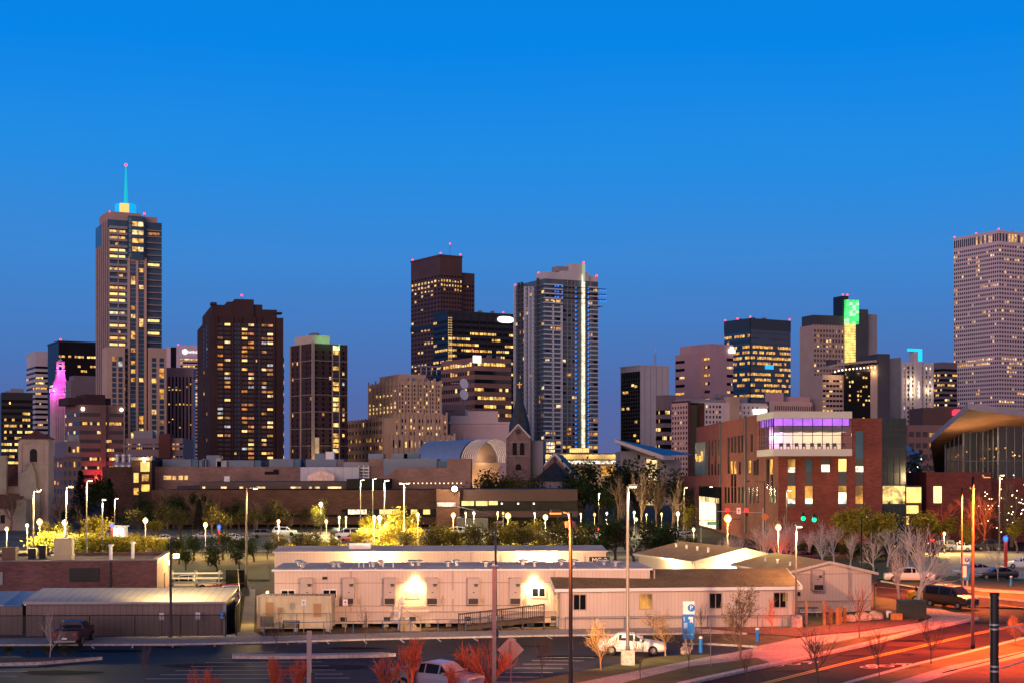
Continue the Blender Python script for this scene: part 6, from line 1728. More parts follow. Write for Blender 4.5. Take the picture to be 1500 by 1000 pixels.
m = MB(); u = uu(1146); m.box(u + .02, u + .42, -.05, -.036, 2.15 - .1, 2.15 + .55); m.build('lit_blind', [LIT[5]], t)
m = MB(); m.box(-.06, 0, 2.9, 3.9, .9, 2.95); dr = m.build('door', [TANL], t); m = MB(); m.box(-.09, -.06, 3.15, 3.65, 1.9, 2.7); m.build('door_window', [GLASSK], dr)
m = MB(); m.box(-.1, -.02, 3.2, 4.4, 3.4, 3.8); m.build('gable_vent', [BLKP], t)
for (x, y) in ((.05, -.25), (Wt - .2, -.3)):
    m = MB(); m.box(x, x + .08, -.08, 0, .2, 3.0); m.build('downpipe', [TRIM], t)
t = gable_trailer('cream gabled trailer with orange-lit brown roof, brightly lit, farthest on the right', 1018, 150, rad(17), 10.4, 15, 3.6, 4.75, 'v', SHINGO, TANL)
for k in range(4):
    m = MB(); m.lathe([(.12, 4.3), (.12, 4.75), (.2, 4.8)], 2.8 + .1 * k, 3 + 3 * k, 8); m.build('roof_vent', [WHITEP], t)
for u, v in ((1.5, -.05), (7.6, -.05)):
    m = MB(); m.box(u - .5, u + .5, v - .03, v + .05, .9, 2.95); m.build('door', [TANL], t)
m = MB(); m.box(6.2, 6.7, -.35, 0, 2.0, 3.2); m.build('air_conditioner', [ACM], t)
m = MB(); m.box(3.9, 4.4, -.25, 0, 3.2, 3.4); k_ = m.build('wall_light', [bpy.data.materials['warm_wall_pack']], t)
lamp('wall_light_glow', 'POINT', k_, (4.1, -1.6, 3.0), 2600, (1, .72, .34), .2); lamp('wall_light_glow', 'POINT', k_, (-1.8, 5, 3.2), 2200, (1, .72, .34), .2)
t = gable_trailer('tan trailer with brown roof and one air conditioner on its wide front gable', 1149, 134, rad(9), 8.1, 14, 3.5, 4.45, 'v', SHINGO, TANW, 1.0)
ac_unit(t, 2.9, 0, 2.0, 3.75, 1.0)
m = MB(); m.box(5.95, 6.15, -.12, 0, 1.4, 3.4); m.box(5.85, 6.25, -.2, 0, 1.2, 1.5); m.build('meter_box', [ACM], t)
m = MB(); m.box(1.2, 1.45, -.08, 0, 1.5, 1.85); m.box(.55, .7, -.06, 0, 1.2, 1.35); m.build('socket_box', [DKMETAL], t)
m = MB()
for k in range(3): m.lathe([(.1, 3.9), (.1, 4.3), (.18, 4.35)], 1.6, 3 + 3.5 * k, 8)
m.build('vent_pipe', [WHITEP], t)

# ------------------------------------------------------------------ ramp, steps, container
t = thing('wooden_ramp', 'dark grey wooden access ramp with slatted railings by the long trailer', 'ramp', (PX(672, 118.2), 118.2, 0), rad(2)); Lr = (797 - 672) * 118.2 / F
m = MB(); m.xprism([(0, .2), (0, .3), (1.5, .3), (1.5, .2)], 0, .1)
zz = lambda x: .35 + .75 * x / Lr
m.poly([(0, 0, zz(0)), (Lr, 0, zz(Lr)), (Lr, 1.4, zz(Lr)), (0, 1.4, zz(0))])
m.poly([(0, 0, zz(0) - .3), (Lr, 0, zz(Lr) - .3), (Lr, 0, zz(Lr)), (0, 0, zz(0))]); m.build('ramp_deck', [M('weathered_wood', (.075, .055, .045), .9, .3, 2)], t)
WOODG = bpy.data.materials['weathered_wood']
m = MB(); n = 44
for k in range(n + 1):
    x = Lr * k / n; m.box(x - .025, x + .025, -.05, .0, zz(x) - .1, zz(x) + 1.0)
    if k % 11 == 0: m.box(x - .06, x + .06, -.1, .0, 0, zz(x) + 1.1)
m.tube((0, -.03, zz(0) + 1.02), (Lr, -.03, zz(Lr) + 1.02), .055, n=4); m.tube((0, -.03, zz(0) + .12), (Lr, -.03, zz(Lr) + .12), .04, n=4); m.build('ramp_railing', [WOODG], t)
t = thing('entry_steps', 'small pale timber steps under the lit wall of the long trailer', 'steps', (PX(586, 118.6), 118.6, 0), rad(2))
m = MB()
for k in range(5): m.box(.3 * k, .3 * k + .34, 0, 1.2, 0, 1.0 - .2 * k)
m.build('treads', [M('pale_timber', (.40, .31, .2), .85, .2, 1.5)], t)
m = MB(); m.tube((.1, -.02, 1.9), (1.6, -.02, 1.0), .04, n=5); m.tube((.1, -.02, 0), (.1, -.02, 1.9), .05, n=5); m.tube((1.6, -.02, 0), (1.6, -.02, 1.0), .05, n=5); m.build('handrail', [bpy.data.materials['pale_timber']], t)
t = thing('shipping_container', 'cream ribbed shipping container with tan doors beside the long trailer', 'container', (PX(377, 118.4), 118.4, 0), rad(-1.5))
Wc = 5.75; m = MB(); n = 38
CON = M('cream_container_paint', (.50, .43, .30), .6, .12, .5)
P = []
for k in range(n):
    x0 = Wc * k / n; x1 = Wc * (k + 1) / n; q = (0, .05, .05, 0)[k % 4]; q1 = (0, .05, .05, 0)[(k + 1) % 4]
    m.quad((x0, q, .35), (x1, q1, .35), (x1, q1, 2.75), (x0, q, 2.75))
m.box(0, Wc, .06, 2.4, .3, 2.78); m.box(-.05, Wc + .05, -.03, .05, .25, .4); m.box(-.05, Wc + .05, -.03, .05, 2.72, 2.82)
for x in (-.05, Wc - .07): m.box(x, x + .12, -.04, .1, .25, 2.8)
m.build('body', [CON], t)
DOORT = M('tan_door_paint', (.36, .22, .10), .6, .1)
for (x0, x1, z0, z1) in ((.7, 1.25, 1.15, 2.3), (1.6, 2.0, 1.5, 1.9), (4.45, 5.0, 1.15, 2.2)):
    m = MB(); m.box(x0, x1, -.05, 0, z0, z1); m.build('door', [DOORT], t)
m = MB(); m.box(.3, 1.3, -.09, -.03, .4, 1.2); m.build('mesh_guard', [M('guard_metal', (.12, .12, .1), .6)], t)
m = MB()
for k in range(24): m.tube((Wc * (.15 + .85 * k / 24), .1, 2.8), (Wc * (.15 + .85 * k / 24), .1, 2.92), .03, n=4)
m.build('roof_bolt', [DKMETAL], t)
m = MB()
for x in (.2, 2.8, 5.3): m.box(x, x + .3, .2, 2.2, 0, .3)
m.build('block', [CONC], t)
lamp('footpath_glow', 'POINT', t, (-1.2, 4.5, 2.6), 420, (1, .62, .16), .2)
m = MB(); m.box(-.12, .0, 4.2, 4.8, 2.6, 2.8); m.tube((-.06, 4.5, 0), (-.06, 4.5, 2.6), .05, n=6); m.build('path_light', [M_emit('path_light_glow', (1, .62, .16), 5)], t)
# ------------------------------------------------------------------ street lamps
POLEM = M('dark_pole_paint', (.035, .032, .032), .45, .2, 2)
POLEG = M('galvanised_pole', (.30, .29, .28), .45, .15, 2, .3)
POLEL = M('brown_grey_pole', (.09, .075, .068), .5, .2, 2)
POLEP = M('pale_pole_paint', (.27, .19, .18), .5, .15, 2)
GLOW = M_emit('lamp_glow_warm', (1, .72, .30), 16)
GLOWW = M_emit('lamp_glow_white', (1, .86, .58), 18)
GLOWO = M_emit('lamp_glow_orange', (1, .25, .03), 3)
SOD = (1.0, .60, .20)
def tall_lamp(px, py, D, label, mat=POLEG, arms=1, lit=True, power=900, color=(1, .74, .40), base=None, r=.11, group=None, glow=None, armlen=.9, side=1, basez=0.0, spot=None, big=1.0):
    z = PZ(py, D)
    t = thing('street_lamp', label, 'street lamp', (PX(px, D), D, 0), 0, group)
    m = MB(); m.lathe([(r * 1.25, basez), (r * 1.2, basez + .3), (r, basez + .35), (r * .7, z)], 0, 0, 10); m.build('pole', [mat], t, smooth=True)
    if base:
        m = MB(); m.box(-base, base, -base, base, 0, basez + .05); m.build('concrete_base', [CONC], t)
    for k in range(arms):
        s = side if arms == 1 else (-1, 1)[k]
        m = MB(); m.tube((0, 0, z - .12), (s * armlen * .55, 0, z + .02), .05, n=6); m.box(s * armlen - .27, s * armlen + .27, -.17, .17, z - .05, z + .12)
        hd = m.build('lamp_head', [POLEM], t)
        m = MB(); m.box(s * armlen - .2 * big, s * armlen + .2 * big, -.12 * big, .12 * big, z - .05 - .05 * big, z - .05); m.build('lens', [(glow or GLOWW) if lit else GLASSK], hd)
        if lit and spot: lamp('lamp_light', 'SPOT', hd, (s * armlen, -.05, z - .2), power * 4.5, color, .3, spot, (0, 0, -1), .35)
        elif lit: lamp('lamp_light', 'POINT', hd, (s * armlen, -.05, z - .45), power * 4.5, color, .22)
    return t
def globe_lamp(px, py, D, label, power=260, color=(1, .66, .22), glow=None, r=.30, group='globe lamps around the parking lots'):
    z = PZ(py, D)
    t = thing('globe_lamp', label, 'street lamp', (PX(px, D), D, 0), 0, group)
    m = MB(); m.lathe([(.14, 0), (.12, .5), (.06, .6), (.05, z - r)], 0, 0, 8); m.build('pole', [POLEG], t)
    m = MB(); m.lathe([(.12, z - r * 1.1), (r * .8, z - r * .5), (r, z), (r * .75, z + r * .7), (.05, z + r * 1.2)], 0, 0, 10); m.build('globe', [glow or GLOW], t, smooth=True)
    if power: lamp('lamp_light', 'POINT', t, (0, -.55, z - .05), power, color, .25)
    return t
GL = 'parking lot lamps with lit pole tops'
for (px, py, D, lab, mt, arms, pw) in (
    (97, 712, 165, 'tall lamp behind the workshop roof, second lamp from the left', POLEP, 1, 700),
    (127, 703, 200, 'tallest lamp behind the workshop roof, third from the left', POLEP, 1, 800),
    (49, 718, 160, 'lamp rising above the left end of the workshop roof', POLEP, 1, 600),
    (168, 729, 300, 'pale lamp post beside the small white lit kiosk', POLEP, 1, 600),
    (528, 702, 305, 'leftmost lamp of the cluster over the middle parking lot', POLEP, 1, 900),
    (546, 700, 300, 'middle lamp of the cluster over the middle parking lot', POLEP, 1, 900),
    (563, 703, 230, 'right lamp of the cluster, its lower pole dark', POLEP, 1, 1000),
    (592, 707, 224, 'twin-headed dark lamp post with pale lit top in the middle lot', POLEP, 2, 900),
    (1464, 695, 225, 'tall lamp with lit pole in front of the pavilion brick base', POLEP, 1, 900),
    (1152, 717, 232, 'pale lit lamp pole in front of the brick campus building', POLEP, 1, 120),
    (1002, 713, 300, 'bright lit lamp pole at left corner of the brick campus building', POLEP, 1, 250)):
    tall_lamp(px, py, D, lab, POLEL, arms, True, pw * 1.6, (1, .70, .32), group=GL, armlen=.5)
tall_lamp(361, 714, 152, 'tall galvanised lamp standing beside the footpath left of the trailers', POLEL, 1, True, 350, (1, .66, .26), .35, .13, basez=.8)
t = tall_lamp(250, 788, 113.4, 'plain grey lamp pole in front of the metal shed', POLEM, 1, False, 0, armlen=.3)
tall_lamp(919.5, 711, 97.2, 'lamp pole on a concrete base between white sedan and path, its upper half brightly lit', POLEL, 1, True, 170, (1, .80, .5), .42, .12, basez=1.0, armlen=.35)
z = PZ(818, 113.4); m = MB(); m.tube((0, 0, z + .1), (.1, 1.3, z + .25), .04, n=6); k_ = m.build('bracket', [POLEM], t); m = MB(); m.box(-.08, .28, 1.2, 1.6, z, z + .3); m.build('lens', [GLOW], k_)
lamp('lamp_light', 'SPOT', k_, (.1, 1.7, z - .1), 2000, (1, .70, .30), .2, 150, (0, .75, -.8), .5)
t = tall_lamp(726, 765, 121, 'grey lamp pole with flat dark head on concrete base by the ramp', POLEM, 1, False, 0, base=.45, basez=.95, armlen=.3)
tall_lamp(1166, 770, 121.5, 'short lamp pole on concrete base at the corner of the gabled trailer', POLEL, 1, True, 900, (1, .42, .18), .42, .10, basez=.95, armlen=.25)
# dark poles by the road; two heads add red standing in for tail lights
t836 = tall_lamp(836, 749, 85, 'tall black lamp post in the foreground with glowing orange head', BLKP, 1, True, 1250, (1, .20, .045), None, .13, glow=GLOWO, armlen=.85, side=-1, big=1.6)
z = PZ(749, 85); m = MB(); m.box(-.3, .3, .12, .4, z - .9, z - .55); fl_ = m.build('floodlight', [POLEM], t836); m = MB(); m.box(-.25, .25, .4, .43, z - .88, z - .58); m.build('lens', [GLOW], fl_)
lamp('added_flood', 'SPOT', fl_, (0, .5, z - .72), 48000, (1, .56, .30), .2, 78, (0, 1, -.2), .4)  # flood head added to this pole to brighten the trailer walls
t = tall_lamp(1425, 697, 107, 'tall black lamp post beside the road at right, its top catching light', BLKP, 1, True, 23000, (1, .085, .010), None, .13, glow=GLOWO, armlen=1.0, spot=128)  # red spot added in place of passing tail-light glow
t = tall_lamp(1409, 714, 150, 'black lamp post with box head glowing amber underneath beside the dark van', BLKP, 1, True, 18000, (1, .15, .018), None, .10, glow=GLOWO, armlen=1.1, spot=136)
t = tall_lamp(1262, 756, 180, 'thin black lamp post in front of the yellow-green shrubs', BLKP, 1, False, 0, None, .09)
t = tall_lamp(1120, 704, 235, 'dark lamp post with long arm in front of the brick campus building', BLKP, 1, False, 0, None, .09, armlen=2.6, side=-1)
k = tall_lamp(1018, 712, 262, 'dark lamp post with long lit arm left of the red traffic signals', BLKP, 1, True, 200, (1, .8, .5), None, .10, armlen=2.8)
GC = [((1, .58, .14), M_emit('globe_amber', (1, .50, .09), 2.2)), ((1, .64, .2), M_emit('globe_warm', (1, .66, .24), 2.4)), ((1, .8, .45), M_emit('globe_pale', (1, .88, .6), 2.2)), ((1, .62, .16), M_emit('globe_gold', (1, .62, .15), 3.0)), ((.9, .9, .4), M_emit('globe_greenish', (.85, 1, .55), 1.6))]
for i, (px, py, D, pw) in enumerate(((301, 768, 228, 420), (95, 765, 224, 420), (40, 769, 222, 420), (213, 762, 232, 420), (329, 758, 300, 120), (408, 763, 224, 420), (470, 738, 310, 420), (497, 757, 290, 300), (507, 757, 290, 0), (478, 763, 300, 120), (548, 757, 224, 520), (556, 758, 226, 520), (570, 758, 250, 0), (612, 753, 222, 420), (604, 762, 290, 100), (664, 754, 222, 420), (682, 751, 310, 150), (694, 751, 300, 150), (729, 750, 300, 250), (737, 751, 305, 0), (744, 755, 222, 420), (783, 751, 305, 150), (799, 757, 224, 420), (833, 752, 305, 150), (851, 752, 300, 250), (871, 753, 310, 0), (889, 751, 305, 150), (929, 750, 300, 420), (932, 760, 290, 0), (947, 753, 310, 150), (969, 752, 300, 250), (993, 752, 225, 120), (954, 765, 300, 0), (1016, 775, 246, 150), (1027, 753, 268, 70), (1383, 781, 230, 420), (1066, 759, 172, 1000), (1140, 772, 158, 700), (10, 774, 235, 700), (58, 764, 226, 420))):
    lab = 'glowing globe lamp on thin post ' + ('near the trees of the left lot' if px < 420 else 'amid the central shrubs' if px < 700 else 'in the row before the library' if px < 900 else 'near the brick campus building')
    g = {0: 'globe lamps of the left lot', 1: 'globe lamps amid the central shrubs', 2: 'globe lamps before the library', 3: 'globe lamps near the brick building'}[0 if px < 420 else 1 if px < 700 else 2 if px < 900 else 3]
    globe_lamp(px, py, D, lab, pw * (24 if px < 900 else 12), *GC[0 if px in (1066, 1140) else i * 7 % 5], (.36 if pw >= 400 else .24) * (1 + .3 * math.sin(i * 2.3)), g)
# street lamp with starburst at the brick pier and flat lit head at left
t = tall_lamp(877, 722, 335, 'post with bright floodlight beside the bare trees left of the brick building', BLKP, 1, True, 1500, (1, .74, .4), None, .1, armlen=.1, glow=GLOWW)
t = tall_lamp(150, 731, 190, 'dark lamp post with oval glowing head left of the white kiosk', BLKP, 1, True, 900, (1, .72, .35), None, .08, armlen=.2)

# emergency phone pillars
for (px, py, D, lab) in ((164, 769, 250, 'red emergency phone pillar with blue light beside the white kiosk'), (321, 771, 262, 'emergency phone pillar with blue light behind dark green trees'), (1473, 788, 190, 'red emergency phone pillar with violet-blue light at the right edge')):
    z = PZ(py, D); t = thing('emergency_phone', lab, 'phone pillar', (PX(px, D), D, 0))
    m = MB(); m.box(-.18, .18, -.18, .18, 0, z - .35); m.box(-.12, .12, -.2, -.18, z - 1.6, z - 1.2); m.build('pillar', [M('red_pillar_paint', (.45, .04, .02), .5, .1) if px == 164 else bpy.data.materials['red_pillar_paint']], t)
    m = MB(); m.lathe([(.2, z - .35), (.3, z - .1), (.3, z + .15), (.1, z + .35)], 0, 0, 10); m.build('blue_lamp', [M_emit('blue_beacon_glow', (.01, .08, 1), 4) if px == 164 else bpy.data.materials['blue_beacon_glow']], t)
    lamp('blue_light', 'POINT', t, (0, -.6, z), 120, (.1, .2, 1), .2)
t = thing('kiosk', 'small white ticket kiosk glowing beside the red emergency phone', 'kiosk', (PX(173, 252), 252, 0))
m = MB(); m.box(-1.1, 1.1, 0, 2, 0, 3.3); m.box(-1.3, 1.3, -.2, 2.2, 3.3, 3.5); m.build('wall', [WHITEP], t); m = MB(); m.box(-.9, .9, -.1, 0, 1.2, 3.0); m.build('lit_panel', [M_emit('kiosk_glow', (.95, 1, .9), 2.2)], t)

# ------------------------------------------------------------------ traffic signals and signs
SIGY = M('signal_housing', (.02, .02, .02), .5)
RED_E = M_emit('signal_red', (1, .02, .015), 2.6); GRN_E = M_emit('signal_green', (.0, .9, .35), 2)
def signal_head(t, x, y, z, on, parent=None):
    m = MB(); m.box(x - .2, x + .2, y - .18, y, z - .55, z + .55)
    for dz in (.35, 0, -.35): m.tube((x, y - .18, z + dz), (x, y - .38, z + dz + .02), .17, n=10, caps=False)
    o = m.build('signal_head', [SIGY], t)
    for i, dz in enumerate((.35, 0, -.35)):
        lit = (on == 'red' and i == 0) or (on == 'green' and i == 2)
        m = MB(); m.tube((x, y - .19, z + dz), (x, y - .3, z + dz), .15 if not lit else .34, n=12); m.build('signal_lens', [(RED_E if on == 'red' else GRN_E) if lit else GLASSK], o)
        if lit: lamp('signal_light', 'POINT', o, (x, y - .9, z + dz), 160 if on == 'red' else 60, (1, .03, .02) if on == 'red' else (.1, 1, .5), .15)
D = 232; t = thing('traffic_signal', 'mast arm traffic signal showing two red lights before the brick campus building', 'traffic signal', (PX(1118, D), D, 0)); ox = PX(1118, D)
za = PZ(750, D); m = MB(); m.tube((0, 0, 0), (0, 0, PZ(744, D)), .13, .1, 8); m.tube((0, 0, za), (PX(1050, D) - ox, 0, za + .2), .09, .06, 6); m.build('mast', [POLEG], t)
signal_head(t, PX(1065, D) - ox, -.1, PZ(750, D), 'red'); signal_head(t, PX(1093, D) - ox, -.1, PZ(750, D), 'red')
m = MB(); m.box(PX(1079, D) - ox, PX(1085, D) - ox, -.12, -.06, PZ(752, D), PZ(743, D)); sg = m.build('lane_sign', [WHITEP], t)
m = MB(); m.box(PX(1081.5, D) - ox, PX(1082.5, D) - ox, -.14, -.12, PZ(750.5, D), PZ(745, D)); m.box(PX(1080.3, D) - ox, PX(1083.7, D) - ox, -.14, -.12, PZ(747, D), PZ(746, D)); m.build('arrow', [BLKP], sg)
D = 262; t = thing('traffic_signal', 'traffic signal pole with green street name plate below the long lit lamp arm', 'traffic signal', (PX(1022, D), D, 0)); ox = PX(1022, D)
za = PZ(762, D); m = MB(); m.tube((0, 0, 0), (0, 0, za + .2), .11, n=8); m.tube((0, 0, za), (PX(1085, D) - ox, 0, za + .3), .07, .05, 6); m.build('mast', [BLKP], t)
m = MB(); m.box(PX(1036, D) - ox, PX(1050, D) - ox, -.1, -.05, PZ(768, D), PZ(763.5, D)); pl_ = m.build('street_name_plate', [M_emit('green_plate', (.0, .22, .10), .9)], t)
m = MB()
for k in range(5): m.box(PX(1039 + 2 * k, D) - ox, PX(1040 + 2 * k, D) - ox, -.12, -.1, PZ(766.6, D), PZ(765, D))
m.build('plate_lettering', [WHITEP], pl_)
signal_head(t, PX(1054, D) - ox, -.1, PZ(766, D), None)
D = 225; t = thing('traffic_signal', 'traffic signal showing green lights among the yellow-green shrubs', 'traffic signal', (PX(1200, D), D, 0)); ox = PX(1200, D)
m = MB(); m.tube((0, 0, 0), (0, 0, PZ(752, D)), .11, n=8); m.tube((0, 0, PZ(755, D)), (PX(1172, D) - ox, 0, PZ(754, D)), .06, n=6); m.build('mast', [BLKP], t)
signal_head(t, PX(1176, D) - ox, -.1, PZ(755, D), 'green'); signal_head(t, PX(1192, D) - ox, -.1, PZ(757, D), 'green')
D = 215
for px, py, lab in ((1065, 767, 'orange diamond warning sign under the left red traffic light'), (1121, 756, 'orange diamond warning sign right of the red traffic lights')):
    t = thing('warning_sign', lab, 'road sign', (PX(px, D), D, 0)); z = PZ(py, D); r = .55
    m = MB(); m.tube((0, 0, 0), (0, 0, z), .04, n=6); m.build('post', [POLEG], t)
    m = MB(); m.yprism([(0, z - r), (r, z), (0, z + r), (-r, z)], -.09, -.05); m.build('panel', [M('orange_sign', (.75, .22, .02), .5, .05) if px == 1065 else bpy.data.materials['orange_sign']], t)
# blue pylons
BLUES = M('sign_blue', (.012, .17, .56), .45, .06, .5)
def pylon(px, py0, py1, w, label, D, long_text):
    z0, z1 = PZ(py1, D), PZ(py0, D); t = thing('parking_sign', label, 'sign', (PX(px, D), D, 0), rad(4)); hw = w / 2
    m = MB(); m.box(-hw, hw, -.12, .12, .75, z1 - .9, 0); m.box(-hw, hw, -.12, .12, z1 - .895, z1, 1); m.build('panel', [BLUES, WHITEP], t)
    m = MB(); m.box(-hw + .12, -hw + .24, -.08, .08, 0, .75); m.box(hw - .24, hw - .12, -.08, .08, 0, .75); m.build('leg', [GALV], t)
    zc = z1 - .45; m = MB(); m.tube((.18, -.12, zc), (.18, -.135, zc), .27, n=20); e = m.build('emblem', [BLUES], t)
    text_mesh('P', .42, .004, WHITEP, 'emblem_letter', e, (.18, -.142, zc), 0)
    text_mesh('A', .2, .004, BLUES, 'small_lettering', t, (-.36, -.125, zc + .1), 0); text_mesh('i', .2, .004, BLUES, 'small_lettering', t, (-.36, -.125, zc - .18), 0)
    if long_text:
        me = text_mesh('1', .42, .004, WHITEP, 'number', t, (-.33, -.125, z1 - 1.25), 0); m = MB(); m.yprism([(-.02, z1 - 1.08), (.3, z1 - 1.08), (.3, z1 - 1.55), (.18, z1 - 1.4), (.06, z1 - 1.5), (.12, z1 - 1.25), (-.02, z1 - 1.25)], -.135, -.12); m.build('arrow', [WHITEP], t)
        m = MB(); m.box(-.3, .3, -.13, -.12, 1.05, 1.1); m.box(-.35, -.1, -.13, -.12, 1.5, 1.9); m.build('notice_text', [M('pale_blue_text', (.25, .4, .7))], t)
    else:
        o = text_mesh('Parking', .42, .004, WHITEP, 'lettering', t, (-.18, -.13, z1 - 1.7), 0); o.rotation_euler = (0, rad(90), 0)
        m = MB(); m.box(-.3, .12, -.13, -.12, 1.1, 2.3); m.build('notice_panel', [WHITEP], t)
    return t
pylon(1008.5, 880, 950, .80, 'tall blue parking pylon with white head beside the white sedan', 106.5, True)
pylon(1413.5, 813, 855, .86, 'blue parking pylon with white panel beside the lot at right', 164, False)
t = thing('boulder', 'pale rough boulder at the foot of the blue parking pylon', 'boulder', (*G(1004, 957), 0)); 
def rock(name, r, parent, mat, seed, sq=.7):
    import bmesh
    bm = bmesh.new(); bmesh.ops.create_icosphere(bm, subdivisions=3, radius=r)
    for v in bm.verts:
        n_ = mnoise.noise(v.co * 1.4 / r + Vector((seed, 0, 0))) * .3 + mnoise.noise(v.co * 3.5 / r + Vector((seed, 3, 0))) * .1
        v.co *= 1 + n_; v.co.z *= sq; v.co.z += r * sq * .6
    me = bpy.data.meshes.new(name); bm.to_mesh(me); bm.free(); me.materials.append(mat)
    return put(name, me, parent)
ROCK = M('sandstone', (.42, .33, .26), .9, .25, 1.5, fine=6)
rock('rock', .38, t, ROCK, 1.0, 1.0)
for i, (px, py, r, lab) in enumerate(((1244, 911, .62, 'pale low boulder, leftmost beside the tan trailer'), (1263, 909.5, .75, 'pale boulder between two others at the planting bed'), (1281, 908, .72, 'rounded pale boulder nearest the green utility box'))):
    t = thing('boulder', lab, 'boulder', (*G(px, py), .05)); rock('rock', r, t, ROCK, 5 + i * 3.3, .62)
t = thing('straw_bale', 'small orange-tan block lying beside the dark utility box', 'block', (*G(1312, 909), .12)); m = MB(); m.box(-.5, .5, -.3, .3, 0, .5)
for k in range(9): m.box(-.5 + k * .11, -.42 + k * .11, -.33, .33, .02, .53)
m.build('bale', [M('straw', (.42, .22, .06), .9, .3, 4)], t)
t = thing('utility_box', 'dark green utility cabinet at the corner lawn right of the trailers', 'cabinet', (*G(1335, 906), .1), rad(-6)); m = MB(); m.box(-1.15, 1.15, -.7, .7, 0, 1.35); m.box(-1.2, 1.2, -.75, .75, 1.35, 1.5); m.build('body', [M('dark_green_paint', (.02, .03, .02), .5, .2)], t)
m = MB(); m.box(-1.05, -.05, -.73, -.7, .1, 1.25); m.box(.05, 1.05, -.73, -.7, .1, 1.25); m.build('door', [bpy.data.materials['dark_green_paint']], t)
t = thing('bucket', 'small white bin standing near the boulders', 'bin', (*G(1302, 906), .1)); m = MB(); m.lathe([(.2, 0), (.25, .55), (.27, .6), (.1, .62)], 0, 0, 12); m.build('body', [WHITEP], t)
for i, (px, py, h, lab) in enumerate(((1026.5, 956, 1.0, 'blue bollard with white cap beside the parking pylon'), (1109.5, 942, 1.0, 'blue bollard with white cap in the small lawn before the gabled trailer'), (1481, 860, 1.1, 'blue bollard in front of the black sedan'))):
    t = thing('bollard', lab, 'bollard', (*G(px, py), .02)); m = MB(); m.lathe([(.13, 0), (.13, h)], 0, 0, 12); m.build('post', [BLUES], t); m = MB(); m.lathe([(.14, h), (.14, h + .1), (.05, h + .14)], 0, 0, 12); m.build('cap', [WHITEP], t)
def post_sign(px, py, h, w, sh, label, plate, post=POLEG, mark=None, D=None):
    x, y = G(px, py); t = thing('sign_post', label, 'sign', (x, y, .1)); m = MB(); m.tube((0, 0, 0), (0, 0, h), .035, n=6); m.build('post', [post], t)
    m = MB(); m.box(-w / 2, w / 2, -.06, -.03, h - sh, h); p = m.build('plate', [plate], t)
    if mark:
        m = MB(); m.tube((0, -.06, h - sh * .45), (0, -.07, h - sh * .45), w * .22, n=12); m.box(-w * .3, w * .3, -.068, -.06, h - sh * .9, h - sh * .8); m.build('symbol', [mark], p)
SIGNW = M('sign_white', (.7, .68, .66), .5, .03)
post_sign(237, 933, 1.75, .34, .52, 'white parking notice on a post left of the grey lamp pole by the shed', SIGNW, BLKP, M('sign_red', (.4, .03, .03)))
post_sign(290, 932, 1.75, .34, .52, 'white sign with dark blue symbol on a post before the shed', SIGNW, BLKP, BLUES)
post_sign(325, 931, 1.75, .34, .52, 'blue accessible parking sign at the right corner of the shed fence', BLUES, BLKP, SIGNW)
post_sign(445, 928, 2.55, .33, .48, 'white sign with blue symbol on tall post in front of the container', SIGNW, POLEG, BLUES)
post_sign(506, 926, 2.5, .36, .5, 'white notice sign on post right of the container', SIGNW, POLEG, bpy.data.materials['sign_red'])
post_sign(1041, 978, 2.6, .3, .0001, 'thin grey sign post seen edge-on beside the path', POLEG)
t = thing('warning_sign', 'bare metal diamond sign seen from behind on an orange-lit post', 'road sign', (PX(748, 88), 88, 0)); z = PZ(951, 88); r = .78
m = MB(); m.tube((0, 0, 0), (0, 0, z + .5), .05, n=6); m.build('post', [POLEP], t); m = MB(); m.yprism([(0, z - r), (r, z), (0, z + r), (-r, z)], .05, .08); m.build('panel', [M('bare_aluminium', (.34, .25, .24), .5, .12, 2, .2)], t)
t = thing('utility_post', 'slim pale square post with flat cap beside the diamond sign', 'post', (PX(724, 86), 86, 0)); z = PZ(829, 86)
m = MB(); m.box(-.11, .11, -.11, .11, 0, z); m.build('post', [POLEP], t); m = MB(); m.box(-.2, .2, -.16, .16, z, z + .08); m.build('cap', [POLEG], t); m = MB(); m.box(.11, .24, -.1, .1, 3.1, 3.6); m.box(.11, .24, -.1, .1, 1.3, 1.8); m.build('signal_box', [BLKP], t)
t = thing('utility_post', 'thick pale pinkish square post rising from the bottom edge', 'post', (PX(453, 84), 84, 0)); z = PZ(923, 84)
m = MB(); m.box(-.12, .12, -.12, .12, 0, z); m.build('post', [M('pinkish_post_paint', (.42, .30, .29), .6, .1)], t); m = MB(); m.box(.12, .3, -.1, .15, z - 3, z - 2.3); m.build('box', [BLKP], t)
t = thing('marker_post', 'white leaning pole standing by the timber steps', 'post', (*G(584, 922), 0)); m = MB(); m.tube((0, 0, 0), (.12, 0, 2.45), .075, .07, 8); m.build('pole', [WHITEP], t)
